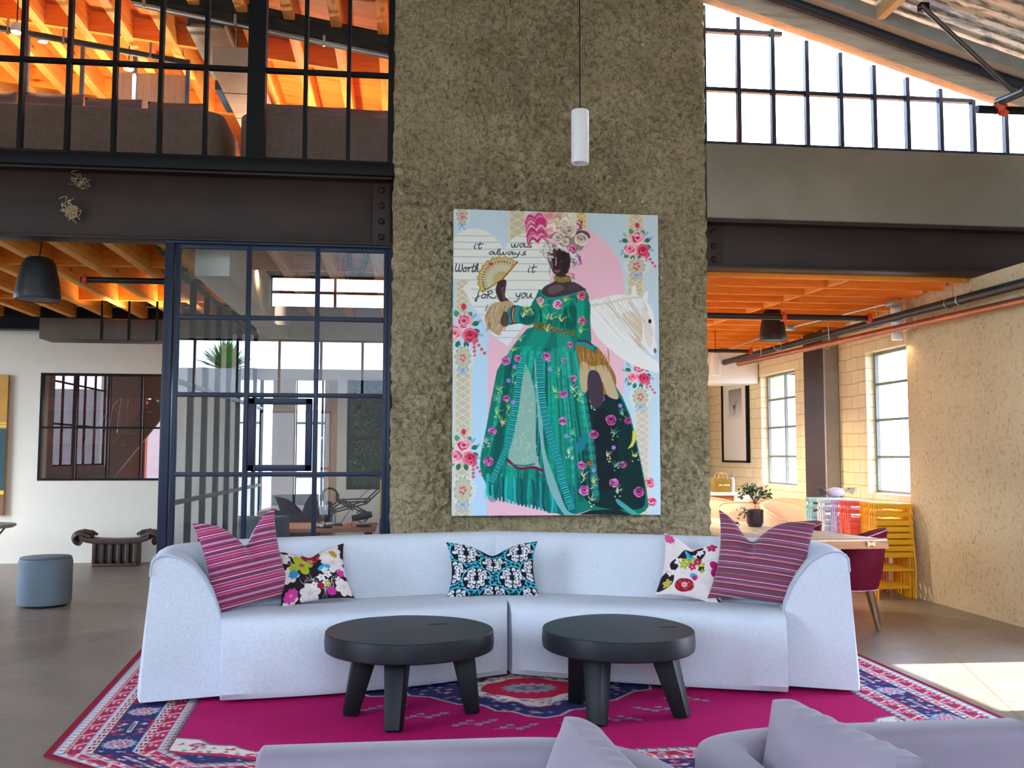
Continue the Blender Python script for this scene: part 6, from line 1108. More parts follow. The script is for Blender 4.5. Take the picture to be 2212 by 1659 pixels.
def cross_pipe(label, p, q_, r, coup):
    o = thing('branch_pipe', ((p.x+q_.x)/2, p.y, p.z), label, 'pipe'); MB().tube([p, q_], r, 14).build('pipe_run', M_PIPE, o, smooth=True)
    for c in coup: k = MB(); k.tube([c-Vector((.02, 0, 0)), c+Vector((.02, 0, 0))], r*1.55, 12); k.tube([c+Vector((0, -.03, .05)), c+Vector((0, -.03, -.05))], .012, 6); k.build('coupling', M_RED, o, smooth=True)
    return o
a, b = PZ(1500, 681, 2.78), PZ(1874, 690, 2.78); cross_pipe('black branch pipe with red couplings crossing before the round speaker', a, Vector((b.x, a.y, 2.78)), .030, [Vector((PZ(1688, 686, 2.78).x, a.y, 2.78)), Vector((b.x-.02, a.y, 2.78))])
a3, b3 = PZ(1500, 757, 2.78), PZ(1612, 760, 2.78); cross_pipe('far black branch pipe with a red coupling at the back of the dining wing', a3, Vector((b3.x, a3.y, 2.78)), .024, [Vector((b3.x+.03, a3.y, 2.78))])
o = thing('light_conduit', (4.2, 10, 2.9), 'thin silver conduit with junction boxes feeding the dining pendants', 'conduit'); pa, pb, pc = PZ(1922, 655, 2.90), PZ(1705, 708, 2.90), PZ(1535, 768, 2.90); MB().tube([pa, pb, pc], .011, 8).build('conduit_run', M_GALV, o, smooth=True)
for c in (pa+Vector((0.04, 0, 0)), pb, PZ(1560, 756, 2.90)): MB().box(tuple(c-Vector((.06, .06, .03))), tuple(c+Vector((.06, .06, .03)))).build('junction_box', M_GALV, o, bevel=.004)
p = PY(1937, 700, 9.0); pendant('white cylinder pendant under the copper pipe, right of the grey wall', p.x, 9.0, PY(1937, 734, 9.0).z, PY(1937, 655, 9.0).z, .056, 2.93, lit=True)
p = PY(1546, 800, 11.5); pendant('white cylinder pendant far back beside the edge of the grey wall', p.x, 11.5, PY(1546, 811, 11.5).z, PY(1546, 764, 11.5).z, .056, 3.22, lit=True)
lamp('lamp_light', (PY(1937, 700, 9.0).x, 9.0, PY(1937, 734, 9.0).z-.02), .5); lamp('lamp_light', (PY(1546, 800, 11.5).x, 11.5, PY(1546, 811, 11.5).z-.02), 40)
for Y_, lb in ((10.2, 'added white cylinder pendant, unseen behind the grey wall, nearer'), (13.2, 'added white cylinder pendant, unseen behind the grey wall, farther')):  # pendants added out of sight to brighten the dining wing
    pendant(lb, 1.75, Y_, 2.45, 2.8, .056, 3.4, lit=True); lamp('lamp_light', (1.75, Y_, 2.43), 95, .1, (1, .88, .72))
M_SPK = mat('black_speaker_shell', (22, 23, 26), .5); M_GRL = mat('speaker_grille', (70, 70, 72), .6)
def speaker(label, x, y, z0, z1, r, ztop):
    o = thing('pendant_speaker', (x, y, z0), label, 'speaker', 'black pendant speakers'); h = z1-z0
    MB().lathe([(r*.97, 0), (r, .012), (r*.985, .05), (r*.9, h*.45), (r*.74, h*.82), (r*.60, h*.96), (r*.45, h), (.002, h)], (x, y, z0), 36, cap=False).build('shell', M_SPK, o, smooth=True); MB().lathe([(r*.96, 0), (r*.5, -.006), (.002, -.008)], (x, y, z0+.004), 32, cap=False).build('grille', M_GRL, o, smooth=True)
    MB().tube(catmull([(x, y, z1), (x+.02, y, z1+(ztop-z1)*.5), (x, y, ztop)], 5), .005, 6).build('cable', M_BLACK, o, smooth=True)
p = PY(1669, 700, 9.9); speaker('round black pendant speaker behind the branch pipe over the dining area', p.x, 9.9, PY(1669, 736, 9.9).z, PY(1669, 668, 9.9).z, .145, 3.2)
o = thing('brace_rod', PY(2015, 625, 8.6), 'short dark diagonal brace between joists and sprinkler main', 'brace rod'); MB().tube([PY(1983, 611, 8.6), PY(2052, 645, 8.6)], .018, 8).build('rod', M_PIPE, o)
for k, (px, py) in enumerate(((2190, 607), (2118, 622), (2054, 637), (1997, 653))):
    c = PZ(px, py, 2.97); tag(MB().box((5.05, c.y-.03, 2.93), (5.06, c.y+.03, 3.2)).build('joist_hanger', M_GALV), 'galvanised joist hanger above the sprinkler main, %s from the camera' % ORDN[k], 'joist hanger', 'joist hangers')
# ------------------------------------------------------------------ glazed studio partition (left of the grey wall)
M_PART = mat('blue_black_window_steel', (16, 28, 52), .42, 0, spec=.35)
o = thing('glazed_partition', (-1, YW+.05, 0), 'dark steel framed glass partition between the left beam and the grey wall', 'partition'); yp = YW+.05
def vbar(x, z0, z1, w=.036, d=.05, n='mullion'): MB().box((x-w/2, yp-d/2, z0), (x+w/2, yp+d/2, z1)).build(n, M_PART, o, bevel=.004)
def hbar(x0, x1, z, w=.036, d=.046, n='transom'): MB().box((x0, yp-d/2, z-w/2), (x1, yp+d/2, z+w/2)).build(n, M_PART, o, bevel=.004)
xs = [-1.80, -1.25, -.705, -.155]
for x in xs: vbar(x, 0, 3.08)
for z in (3.06, 2.49, 1.87, 1.24, .62, .03): hbar(-1.8, -.155, z)
vbar(-1.865, 0, 3.09, .07, .08, 'jamb'); vbar(-.122, 0, 3.09, .03, .08, 'jamb'); hbar(-1.9, -.107, 3.088, .022, .09, 'head')
q = MB(); f = .05; x0, x1, z0, z1 = -1.225, -.73, 1.265, 1.845
[q.box(*b) for b in (((x0, yp-.04, z0), (x0+f, yp+.03, z1)), ((x1-f, yp-.04, z0), (x1, yp+.03, z1)), ((x0, yp-.04, z0), (x1, yp+.03, z0+f)), ((x0, yp-.04, z1-f), (x1, yp+.03, z1)))]; q.build('vent_sash', M_PART, o, bevel=.004)
q = MB(); q.box((-1.82, yp-.003, .03), (-.13, yp+.003, 3.07)); q.build('pane', M_GLASS_IN, o)
# side partition of the studio running away from the camera
o = thing('side_partition', (-1.85, 10.3, 0), 'row of black steel posts and glass along the left side of the studio', 'partition')
for k in range(9): y = 8.0+.6*k; MB().box((-1.89, y-.025, 0), (-1.84, y+.025, 2.92)).build('mullion', M_BLACK, o)
for z in (.03, 1.0, 2.0, 2.9): MB().box((-1.885, 7.9, z-.018), (-1.845, 12.85, z+.018)).build('transom', M_BLACK, o)
MB().box((-1.868, 7.9, .03), (-1.862, 12.85, 2.9)).build('pane', glass('side_glass', (.95, .96, .97), .03, 0, .12), o)
tag(MB().box((-1.72, 7.95, 2.86), (-1.44, 12.2, 3.3)).build('boxed_beam', M_PLASTER, bevel=.004), 'beige boxed beam running back inside the glazed studio', 'beam')
S('wall_studio_back', MB().box((-1.85, 12.3, 2.35), (.35, 12.5, 3.4)), M_PLASTER)
xa, xb = PY(703, 900, 12.3).x, PY(729, 900, 12.3).x; q = MB(); q.box((xa, 12.3, 0), (xb, 12.5, 2.35)); S('trim_1', q, wood('pale_brick_pier', (196, 160, 128), (160, 122, 94), 'Z', knots=False))
q = MB(); q.box((xb, 12.3, 0), (.35, 12.5, .95)); q.box((xb, 12.3, .95), (xb+.12, 12.5, 2.35)); S('wall_studio_window', q, M_PLASTER)
o = window(8, (0, 12.4, 1.0)); mullion_grid(o, [xb+.14, -.02, .34], [.97, 1.6, 2.33], 12.4, .04, .05, M_BLACK)
S('wall_dark_backdrop', MB().box((xb-.35, 14.6, 0), (.35, 14.75, 3.3)), mat('dark_umber_wall', (46, 40, 36), .9))  # dark backdrop added so the studio window does not show the bright end
# studio contents
M_OAK = wood('oak_desk', (190, 130, 92), (150, 98, 64), 'X', knots=False)
o = thing('desk', (-.55, 8.75, 0), 'oak desk behind the glass partition carrying microphones', 'desk'); MB().box((-1.15, 8.45, .72), (-.24, 9.2, .755)).build('desktop', M_OAK, o, bevel=.004)
for x in (-1.08, -.31):
    for y in (8.52, 9.13): MB().box((x-.025, y-.025, 0), (x+.025, y+.025, .72)).build('leg', M_BLACK, o)
M_LEA = mat('dark_green_leather', (26, 40, 42), .4, var=.15, scale=5); M_LEB = mat('dark_ribbed_leather', (44, 34, 34), .5)
def office_chair(label, x, y, rz, m, w=.5, top=.98):
    o = local('office_chair', label, 'chair'); q = MB(); secs = []
    for i in range(13):
        t = i/12; z = .52+(top-.52)*t; hw = w/2*(1-.06*t); secs.append([(hw*math.sin(a)*1.0, .22+.03*math.cos(a)*(1 if k < 9 else -1)+.10*(math.cos(a)-1)*-.6*-1+.03*t, z) for k, a in [(k, -1.35+2.7*k/8) for k in range(9)]+[(9+k, 1.35-2.7*k/8) for k in range(9)]])
    q.loft(secs); q.build('backrest', m, o, bevel=.01, seg=2)
    MB().box((-.24, -.25, .44), (.24, .2, .52)).build('seat', m, o, bevel=.03, seg=3); MB().tube([(0, 0, .08), (0, 0, .44)], .03, 12).build('gas_column', M_GALV, o)
    for k in range(5): a = 2*PI*k/5; MB().bar((0, 0, .1), (.28*math.cos(a), .28*math.sin(a), .06), .03, .03).build('base_arm', M_BLACK, o); MB().lathe([(.025, -.012), (.025, .012)], (.28*math.cos(a), .28*math.sin(a), .025), 10, 'Y').build('caster', M_BLACK, o)
    place(o, (x, y, 0), rz); return o
office_chair('dark green leather office chair nearest the glass partition', -1.10, 8.16, math.radians(172), M_LEA, .46, .90)
office_chair('dark ribbed leather office chair across the oak desk', -1.02, 9.75, math.radians(20), M_LEB, .52, .99)
M_MIC = mat('microphone_black', (18, 19, 22), .35, .3)
def mic(label, base, joints, body_at, ang):
    o = thing('boom_microphone', base, label, 'microphone', 'desk microphones on boom arms'); b = Vector(base); MB().lathe([(.07, 0), (.075, .01), (.06, .02)], b, 20).build('base', M_MIC, o, smooth=True); MB().tube([b+Vector((0, 0, .02)), b+Vector((0, 0, .13))], .014, 10).build('clamp_post', M_GALV, o, smooth=True)
    J = [b+Vector((0, 0, .13))]+[Vector(j) for j in joints]
    for i in range(len(J)-1):
        d = (J[i+1]-J[i]).cross(Vector((0, 1, 0))).normalized()*.012; q = MB(); q.tube([J[i]+d, J[i+1]+d], .007, 6); q.tube([J[i]-d, J[i+1]-d], .007, 6); q.tube([J[i]-Vector((0, .02, 0)), J[i]+Vector((0, .02, 0))], .022, 10); q.build('arm', M_MIC, o, smooth=True)
    c = Vector(body_at); d = Vector((math.cos(ang), 0, math.sin(ang))); q = MB(); q.tube([c-d*.09, c-d*.07, c+d*.05, c+d*.09], lambda t: (.026, .034, .034, .024)[int(round(t*3))], 16); q.build('microphone_body', M_MIC, o, smooth=True)
    q = MB(); q.tube([c+Vector((.055*math.cos(t), 0, .055*math.sin(t))) for t in np.linspace(0, 2*PI, 20)], .005, 6); q.build('shock_mount', M_MIC, o, smooth=True)
    MB().tube(catmull([c-d*.08, c+Vector((-.08, 0, -.1)), b+Vector((.06, .03, .02)), b+Vector((.16, .02, .012))], 6), .003, 5).build('cable', M_MIC, o, smooth=True); return o
P8 = lambda x, y, Y=8.6: tuple(PY(x, y, Y))
def onz(p): return (p[0], p[1], .756)
mic('boom microphone with round body on the oak desk, nearer the glass mullion', onz(P8(700, 1150, 8.55)), [P8(735, 1083, 8.55), P8(765, 1100, 8.55)], P8(708, 1105, 8.55), 1.4)
mic('boom microphone with its arm raised to the right over the oak desk', onz(P8(722, 1150, 8.8)), [P8(790, 1085, 8.8), P8(822, 1055, 8.8)], P8(808, 1040, 8.8), 2.4)
mic('boom microphone lying low at the right end of the oak desk', onz(P8(785, 1150, 8.65)), [P8(740, 1082, 8.65), P8(800, 1080, 8.65)], P8(782, 1115, 8.65), 0.2)
o = thing('headphones', onz(P8(690, 1078, 8.7)), 'black headphones hung over the nearer microphone', 'headphones'); c = Vector(P8(712, 1072, 8.6)); MB().tube([c+Vector((.07*math.cos(t), 0, .07*math.sin(t))) for t in np.linspace(0, PI, 14)], .01, 8).build('headband', M_MIC, o, smooth=True); [MB().lathe([(.03, -.015), (.036, 0), (.03, .015)], c+Vector((s*.07, 0, -.01)), 16, 'X').build('earcup', M_MIC, o, smooth=True) for s in (-1, 1)]
a1 = tub_chair('tub_armchair', 'brown rounded armchair seen through the studio glass', None, R=.42, back=.82, arm=.66, seat=.42, bottom=.16, m=mat('brown_weave', (128, 96, 76), .85, var=.1), mp=None, ml=M_WAL, lean=.03); place(a1, (-1.25, 11.5, 0), math.radians(190))
o = thing('tote_bag', (-.16, 8.5, 0), 'yellow and navy bag standing by the wall inside the studio', 'bag'); MB().box((-.20, 8.35, .85), (-.09, 8.6, 1.18)).build('upper_panel', mat('yellow_canvas', (206, 170, 40), .8), o, bevel=.01); MB().box((-.20, 8.35, .0), (-.09, 8.6, .845)).build('lower_panel', mat('navy_canvas', (30, 50, 96), .8), o, bevel=.01)
# coil of cable hanging near the top of the partition
rs = random.Random(3); o = thing('cable_coil', P8(770, 560, 8.3), 'black bundle of cable loops hanging at the top right of the studio', 'cable coil'); c = Vector(P8(772, 558, 8.3))
for k in range(9): rr = rs.uniform(.05, .11); MB().tube([c+Vector((rr*.9*math.cos(t)+rs.uniform(-.004, .004), rs.uniform(-.03, .03), rr*1.5*math.sin(t))) for t in np.linspace(0, 2*PI, 22)], .0055, 6).build('cable_loop', M_MIC, o, smooth=True)
MB().tube(catmull([c+Vector((-.05, 0, .1)), c+Vector((-.13, 0, -.05)), c+Vector((-.06, 0, -.22)), c+Vector((.15, 0, -.26))], 6), .004, 5).build('loose_cable', M_MIC, o, smooth=True)
for Y_, lb in ((9.6, 'added white cylinder pendant, unseen over the left wing, nearer'), (11.6, 'added white cylinder pendant, unseen over the left wing, farther')): pendant(lb, -6.6, Y_, 2.4, 2.75, .056, 3.4, lit=True); lamp('lamp_light', (-6.6, Y_, 2.38), 22, .1, (1, .84, .66))  # pendants added out of view to warm and brighten the left room
# studio pendants
for px, y0_, y1_, Y, lb in ((555, 575, 540, 9.4, 'white cylinder pendant near the top of the studio glass'), (606, 700, 650, 9.8, 'white cylinder pendant low in the middle of the studio')): p = PY(px, y0_, Y); pendant(lb, p.x, Y, p.z, PY(px, y1_, Y).z+.04, .06, 3.4, lit=True); lamp('lamp_light', (p.x, Y, p.z-.02), 10)
# tall green tree inside, right of the far window
def tree(name, label, x, y, z, h, r, n, seed, m, cat='tree', L=.16, trunk=.05):
    rs = random.Random(seed); o = thing(name, (x, y, z), label, cat); q = MB(); q.tube(catmull([(x, y, z), (x+.05, y, z+h*.4), (x-.03, y, z+h*.75)], 5), trunk, 8, trunk*.5); tips = []
    for k in range(n):
        a = rs.uniform(0, 6.28); t = rs.uniform(.35, 1); rr = r*math.sqrt(rs.random())*(1.1-.6*abs(t-.65)); p = Vector((x+rr*math.cos(a), y+rr*math.sin(a), z+h*t)); tips.append(p)
        if k % 4 == 0: q.tube([(x, y, z+h*t*.75), p], trunk*.2, 5, trunk*.06)
    q.build('trunk', M_STEM, o, smooth=True); leaf_cloud(o, tips, per=10, L=L, spread=r*.12, m=m, seed=seed); return o
M_LEAF2 = mat('bright_leaf', (84, 130, 50), .5, var=.4, scale=3)
tree('potted_tree', 'dense leafy green tree behind the studio window, beside the grey wall', -.42, 13.5, 0, 2.75, .50, 320, 4, M_LEAF, L=.10)
tree('garden_tree', 'feathery green tree outside the front windows', 3.4, -10, -.3, 7.5, 2.6, 150, 6, M_LEAF2, L=.4, trunk=.14)
# palm outside the front windows
px_ = PY(478, 800, 31.5).x; o = thing('palm_tree', (px_, -16, -.3), 'fan palm outside the front windows, mirrored in the studio glass', 'palm'); MB().tube([(px_, -16, -.3), (px_+.1, -16, 4.1)], .2, 12, .16).build('trunk', M_STEM, o, smooth=True); q = MB(); rs = random.Random(1)
for k in range(150):
    a = rs.uniform(0, 6.28); e = rs.uniform(.1, 1.5); d = Vector((math.cos(a)*math.cos(e), math.sin(a)*math.cos(e), math.sin(e))); b = Vector((px_+.1, -16, 4.1)); s_ = d.cross(Vector((.1, 0, 1))).normalized()*.045; q.add([b, b+d*.6+s_, b+d*1.1-Vector((0, 0, .05)), b+d*.6-s_], [(0, 1, 2, 3)])
q.build('fronds', M_LEAF2, o, normals=False)
# left room: duct, lights, pipe, speaker, art
o = thing('air_duct', (-3.2, 11.1, 2.66), 'long flat dark duct hanging under the black girder in the left room', 'duct'); MB().box((-4.0, 10.9, 2.665), (-2.05, 11.3, 2.895)).build('duct_body', mat('umber_duct', (84, 70, 58), .5, .3), o, bevel=.006)
for x in (-3.34, -3.05, -2.75): MB().box((x-.012, 10.89, 2.66), (x+.012, 10.898, 3.1)).build('hanger_strap', M_BLACK, o)
MB().box((-3.68, 11.08, 2.9), (-2.15, 11.1, 2.908)).build('led_strip', emis('led_glow', (255, 206, 120), 5), o)
for x in (-3.2, -2.6): lamp('lamp_light', (x, 11.1, 2.93), 4, .4, direction=(0, 0, 1))
o = thing('ceiling_conduit', (-4, 12.2, 2.97), 'thin silver conduit along the black girder in the left room', 'conduit'); a = PY(0, 657, 12.2); MB().tube([(-6.5, 12.2, a.z), (-1.95, 12.2, a.z)], .018, 8).build('conduit_run', M_GALV, o, smooth=True)
a, b = PZ(175, 604, 3.02), PZ(540, 612, 3.02); cross_pipe('black sprinkler pipe with red coupling under the left joists', Vector((a.x, a.y, 3.02)), Vector((b.x, a.y, 3.02)), .028, [Vector((a.x+.04, a.y, 3.02))])
p = PY(83, 600, 8.15); speaker('round black pendant speaker under the left joists', p.x, 8.15, PY(83, 648, 8.15).z, PY(83, 557, 8.15).z, .178, 3.4)
o = thing('wire_bundle', (-2.05, 8.6, 3.08), 'bundle of black cables strapped along the last left joist', 'cables'); [MB().tube([(-2.03+.012*k, 7.95, 3.085), (-2.03+.012*k, 9.4, 3.085)], .007, 6).build('cable', M_MIC, o) for k in range(3)]; [MB().box((-2.045, 8.2+.35*k, 3.07), (-1.99, 8.215+.35*k, 3.1)).build('cable_tie', M_MIC, o) for k in range(3)]
o = thing('painting', (-5.4, 12.84, .62), 'tall painting in ochre and dark teal cut off by the left edge', 'painting'); ax = -5.065; MB().box((-6.3, 12.84, .62), (ax, 12.89, 2.41)).build('stretched_canvas', mat('ochre_paint', (196, 140, 44), .6), o)
for z0_, z1_, c, n in ((.93, 1.72, (20, 64, 70), 'teal_band'), (.88, .93, (226, 190, 50), 'yellow_band'), (.625, .88, (120, 84, 60), 'brown_band'), (1.74, 1.765, (230, 190, 100), 'gold_line'), (1.78, 1.80, (230, 190, 100), 'gold_line')): MB().box((-6.298, 12.836, z0_), (ax+.002, 12.8395, z1_)).build(n, mat('paint_'+n, c, .6), o)
# ------------------------------------------------------------------ behind the dark window on the left: lit outdoor stair and brick building
tag(MB().box((-7, 16.9, -.1), (-4.4, 17.05, 3.2)).build('brick_house', mat('red_brick_wall', (170, 90, 76), .9, var=.2, scale=20)), 'red brick wall seen through the dark window at the left', 'wall')
tag(MB().box((-12, 26, -.3), (0, 26.3, 2.6)).build('yard_wall', mat('yard_wall_grey', (150, 150, 156), .9)), 'pale grey yard wall far behind the dark window', 'wall')
o = thing('outdoor_stair', (-4.0, 14.6, 0), 'dark rust coloured stair with railing behind the left window', 'stair'); M_RUST = mat('rust_brown_paint', (130, 44, 22), .5)
MB().bar((-4.75, 14.6, .6), (-3.55, 14.6, 2.2), .06, .3).build('stringer', M_RUST, o); q = MB(); [q.box((-4.8+.12*k, 14.3, .72+.16*k), (-4.66+.12*k, 14.9, .75+.16*k)) for k in range(10)]; q.build('treads', M_RUST, o)
for k in range(10): MB().bar((-4.75+.12*k, 14.3, .8+.16*k), (-4.68+.12*k, 14.3, 1.5+.16*k), .02, .02).build('baluster', M_RUST, o)
MB().bar((-4.7, 14.3, 1.45), (-3.5, 14.3, 3.05), .04, .05).build('handrail', M_RUST, o); MB().box((-5.6, 14.9, .0), (-4.35, 14.96, 1.55)).build('rust_panel', M_RUST, o); MB().box((-4.35, 15.0, .0), (-2.6, 15.06, .98)).build('rust_panel', M_RUST, o); MB().box((-5.6, 14.9, 1.72), (-4.3, 14.96, 2.05)).build('rust_panel', M_RUST, o); MB().box((-5.6, 14.2, .9), (-3.2, 14.26, 1.02)).build('guard_rail', M_RUST, o); MB().box((-5.6, 14.2, 2.2), (-3.2, 14.26, 2.7)).build('landing', M_RUST, o)
# ------------------------------------------------------------------ mezzanine
M_SOFA2 = mat('brown_grey_tweed', (112, 86, 74), .9, var=.16, scale=40, bump=.2, bscale=160, stretch=(1, 1, .25)); M_PIL2 = mat('mauve_tweed', (120, 90, 88), .9, var=.15, scale=30)
def mezz_sofa(label, x0, x1, grp, rl, rr):
    o = thing('long_sofa', ((x0+x1)/2, 8.6, 3.66), label, 'sofa', grp); r = .16; yb = 8.3; pl = []
    def arc(cx, cy, a0, a1): return [(cx+r*math.cos(a), cy+r*math.sin(a)) for a in np.linspace(a0, a1, 7)]
    pl = arc(x0+r, yb+r, -PI, -PI/2) if rl else [(x0, yb)]; pl += arc(x1-r, yb+r, -PI/2, 0) if rr else [(x1, yb)]
    pl = [(x0, yb+.8)]+pl+[(x1, yb+.8)] if True else pl; inn = [(x1-.2, yb+.8), (x1-.2, yb+.2), (x0+.2, yb+.2), (x0+.2, yb+.8)]
    q = MB(); q.prism([(a, b, 3.70) for a, b in pl+inn], (0, 0, .68)); q.build('backrest', M_SOFA2, o, bevel=.02, seg=3)
    MB().box((x0+.2, yb+.2, 3.72), (x1-.2, yb+.8, 4.08)).build('seat', M_SOFA2, o, bevel=.03)
    for x in (x0+.1, x1-.1):
        for y in (yb+.1, yb+.72): MB().lathe([(.02, 3.661), (.025, 3.70)], (x, y, 0), 10).build('foot', M_BLACK, o)
    return o
mezz_sofa('long brown tweed sofa on the mezzanine, left of the double post', -5.4, -1.60, 'mezzanine sofas', False, True); mezz_sofa('brown tweed sofa on the mezzanine right of the double post', -1.46, .5, 'mezzanine sofas', True, False)
for k, (a, b, yt, lb) in enumerate(((-40, 36, 193, 'mauve back cushion at the far left end of the mezzanine sofa'), (52, 180, 197, 'mauve back cushion over the second pair of window bars from the left'), (182, 306, 208, 'mauve back cushion in the middle of the left mezzanine sofa'), (318, 438, 217, 'mauve back cushion beside the rounded end of the left mezzanine sofa'), (566, 660, 221, 'flat mauve back cushion just right of the double post'), (664, 750, 227, 'mauve back cushion in the middle of the right mezzanine sofa'), (756, 850, 233, 'mauve back cushion next to the grey wall on the mezzanine'))):
    pa, pb = PY(a, yt, 8.58), PY(b, yt, 8.58); w = pb.x-pa.x; zt = pa.z; q = MB(); fn = pillow_fn(w, .46, .17, .03, 0, 1, 0, 0, .012, k); q.grid(fn, 20, 14); g = MB(); g.grid(pillow_fn(w, .46, .17, .03, 0, -1, 0, 0, .012, k), 20, 14); q.add(g.v, g.f); q.v = [((pa.x+pb.x)/2+v[0], 8.60+v[1], zt-.46+v[2]) for v in q.v]; q.build
    ob = q.build('back_cushion', M_PIL2, smooth=True, normals=False, flat=180); tag(ob, lb, 'cushion', 'mauve cushions on the mezzanine sofas')
def zr(x): return 5.62-.11*(x+3)
xs = np.linspace(-8, 2.5, 12); q = MB(); q.loft([[(x, YW+.12, zr(x)+.24), (x, 17.4, zr(x)+.24), (x, 17.4, zr(x)+.30), (x, YW+.12, zr(x)+.30)] for x in xs]); S('ceiling_mezzanine', q, M_PLY)
q = MB(); q.box((-8, 14.5, 3.66), (2.5, 14.7, 6.6)); S('wall_mezzanine_back', q, wood('walnut_panel', (128, 84, 60), (92, 56, 38), 'Z', knots=False))
for k in range(18):
    x = .2-.43*k; z = zr(x); tag(MB().box((x-.05, YW+.2, z), (x+.05, 14.4, z+.25)).build('roof_joist', M_JOIST_Y, bevel=.004), 'orange roof joist over the mezzanine, %s from the grey wall' % ORDN[k], 'joist', 'roof joists over the mezzanine')
for j, y in enumerate((9.7, 11.6)):
    q = MB(); q.loft([[(x, y, zr(x)+.01), (x, y+.06, zr(x)+.01), (x, y+.06, zr(x)+.23), (x, y, zr(x)+.23)] for x in (-7.9, 2.4)]); tag(q.build('roof_blocking', M_JOIST_X), ('nearer', 'farther')[j]+' line of orange blocking between the mezzanine roof joists', 'blocking')
def slope_bar(y, zo, h, fl, x0, x1): q = MB(); q.loft([[(x, y-fl/2, zr(x)*1+zo), (x, y+fl/2, zr(x)+zo), (x, y+fl/2, zr(x)+zo+h), (x, y-fl/2, zr(x)+zo+h)] for x in (x0, x1)]); return q
ga, gb = PY(290, 8, 8.75), PY(905, 136, 8.75); tag(MB().bar(ga+Vector((0, 0, .10)), gb+Vector((0, 0, .10)), .12, .20).build('roof_girder', M_BLACK), 'black steel roof girder sloping down to the right across the mezzanine', 'steel girder')
ga, gb = PY(290, 8, 8.66), PY(905, 136, 8.66); o = thing('roof_conduit', (-1, 8.66, 5.2), 'silver conduit following the lower edge of the black roof girder', 'conduit'); MB().tube([ga, gb], .014, 8).build('conduit_run', M_GALV, o)
for px, py in ((508, 40), (311, 2), (700, 86)): c = PY(px, py, 8.64); MB().box((c.x-.012, 8.63, c.z-.06), (c.x+.012, 8.65, c.z+.04)).build('clip', M_GALV, o)
o = thing('sprinkler_line', (-3, 9.3, 5.3), 'black sprinkler pipe sloping across the left mezzanine ceiling', 'pipe'); pa, pb = PY(-20, 57, 9.3), PY(410, 137, 9.3); MB().tube([pa, pb], .03, 10).build('pipe_run', M_PIPE, o, smooth=True)
for px, py in ((17, 66), (137, 88), (325, 118)): c = PY(px, py, 9.28); MB().tube([c+Vector((0, 0, .12)), c-Vector((0, 0, .04))], .012, 8).build('sprinkler_head', M_GALV, o); MB().lathe([(.018, -.03), (.02, -.02)], c, 8).build('red_collar', M_RED, o)
for px, py, Y, lb in ((36, 70, 8.9, 'lit white spotlight at the far left of the mezzanine ceiling'), (278, 150, 9.9, 'lit white spotlight above the grey panel on the mezzanine')):
    c = PY(px, py, Y); o = thing('spotlight', c, lb, 'spotlight', 'mezzanine spotlights'); MB().lathe([(.05, .0), (.055, .01), (.05, .06), (.03, .09)], c, 20).build('housing', M_WHM, o, smooth=True); MB().lathe([(.045, -.002), (.002, -.004)], c, 20, cap=False).build('bulb', emis('spot_glow', (255, 226, 170), 30), o); MB().tube([c+Vector((0, 0, .08)), c+Vector((0, 0, .5))], .006, 6).build('stem', M_BLACK, o)
    lamp('lamp_light', tuple(c-Vector((0, 0, .02))), 10, .1)
c = next(PY(92, 91, y/100) for y in range(850, 1400) if PY(92, 91, y/100).z > zr(PY(92, 91, y/100).x)-.045); tag(MB().lathe([(.045, 0), (.05, .02), (.05, .03)], c, 20).build('smoke_detector', M_WHM, smooth=True), 'round white detector disc between the left roof joists', 'smoke detector')
# uplights wash the timber roof from the mezzanine floor
o = thing('floor_uplight', (-3.4, 10.4, 3.66), 'uplight standing behind the left mezzanine sofa', 'uplight'); MB().lathe([(.08, 0), (.09, .02), (.07, .12)], o.location, 20).build('housing', M_BLACK, o, smooth=True)
for x, y, pw in ((-3.4, 10.4, 40), (-1.2, 10.8, 34), (-5.2, 9.8, 30)): lamp('uplight_glow', (x, y, 3.82), pw, .3, (1, .88, .70), (0, 0, 1), 2.8)
o2 = dup(o, (-1.2, 10.8, 3.66), label='uplight standing behind the right mezzanine sofa'); dup(o, (-5.2, 9.8, 3.66), label='uplight at the far left of the mezzanine')
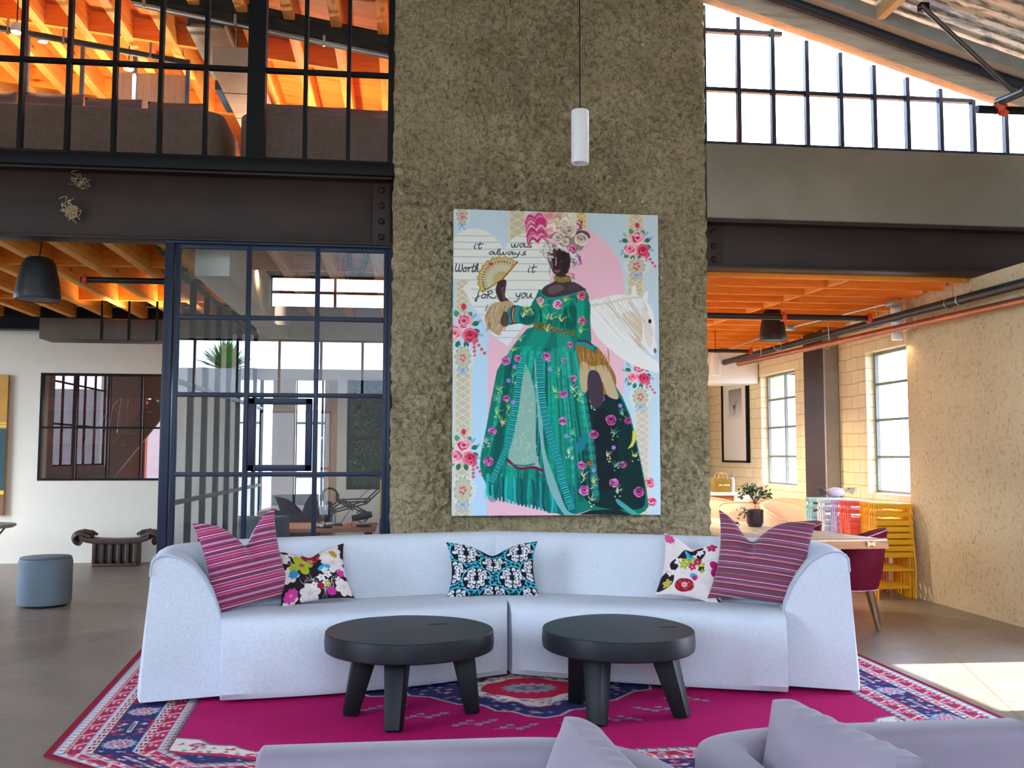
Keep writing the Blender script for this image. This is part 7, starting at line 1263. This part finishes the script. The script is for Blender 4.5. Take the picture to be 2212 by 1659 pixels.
# air handler and boxed duct
Y = 9.0; p0, p1 = PY(403, 10, Y), PY(486, 62, Y); o = thing('air_handler', (p0.x, Y, p1.z), 'grey metal air handler with dark grille hanging from the mezzanine roof', 'air handler'); M_AH = mat('dusty_sheet_metal', (150, 140, 124), .5, .4, var=.15)
MB().box((p0.x, Y, p1.z), (p1.x, Y+1.3, p0.z)).build('casing', M_AH, o, bevel=.006); w = p1.x-p0.x; MB().box((p0.x+.03, Y-.006, p1.z+.03), (p1.x-.03, Y+.004, p0.z-.03)).build('grille', mat('grille_dark', (44, 40, 38), .7), o)
q = MB(); [q.box((p0.x+.01+a, Y-.012, p1.z+b), (p0.x+.01+a+c_, Y-.001, p1.z+b+d)) for a, b, c_, d in ((0, .01, w-.02, .02), (0, p0.z-p1.z-.03, w-.02, .02), (0, .01, .02, p0.z-p1.z-.02), (w-.04, .01, .02, p0.z-p1.z-.02))]; q.build('grille_frame', M_AH, o)
MB().box((p0.x+.02, Y+1.3, p1.z-.1), (p1.x+.03, Y+2.0, p0.z-.02)).build('plenum', mat('blue_grey_plenum', (58, 72, 92), .5, .3), o)
for x in (p0.x+.05, p1.x-.05): MB().tube([(x, Y+.1, p0.z), ((p0.x+p1.x)/2, Y+.1, p0.z+.3)], .005, 6).build('hanger_wire', M_GALV, o)
pa, pb = PZ(455, 145, 4.92), PZ(536, 150, 4.92); o = thing('boxed_duct', (pa.x, 9.5, 4.92), 'pale boxed duct running back over the gap between the mezzanine sofas', 'duct'); MB().box((pa.x, 8.75, 4.92), (pa.x+.34, 11.4, 5.15)).build('duct_body', mat('pale_maple_panel', (196, 164, 136), .6, var=.06), o, bevel=.004)
for y in (8.95, 11.2): MB().tube([(pa.x+.17, y, 5.15), (pa.x+.17, y, zr(pa.x)+.24)], .006, 6).build('hanger_wire', M_GALV, o)
for y in (9.3, 10.0, 10.7): MB().box((pa.x-.002, y, 4.915), (pa.x+.342, y+.006, 4.921)).build('joint', M_STEM, o)
o = thing('grey_panel', PY(330, 190, 10.6), 'grey brown veneer panel behind the left mezzanine sofa', 'panel'); a, b = PY(248, 156, 10.6), PY(404, 230, 10.6); MB().box((a.x, 10.6, 3.66), (b.x, 10.66, a.z)).build('panel_board', wood('grey_veneer', (150, 134, 122), (120, 100, 88), 'Z', knots=False), o)
o = thing('inner_glazing', (-3.3, 10.0, 3.66), 'thin blue grey steel glazing posts behind the left mezzanine sofa', 'glazing')
for px in (58, 178, 292, 406): a = PY(px, 150, 10.0); MB().box((a.x-.018, 9.98, 3.66), (a.x+.018, 10.02, zr(a.x)-.02)).build('post', mat('blue_grey_post', (86, 104, 136), .4, .3), o)
a, b = PY(0, 8, 10.0), PY(300, 24, 10.0); MB().bar(a, b, .03, .03).build('top_rail', mat('blue_grey_post', (86, 104, 136)), o)
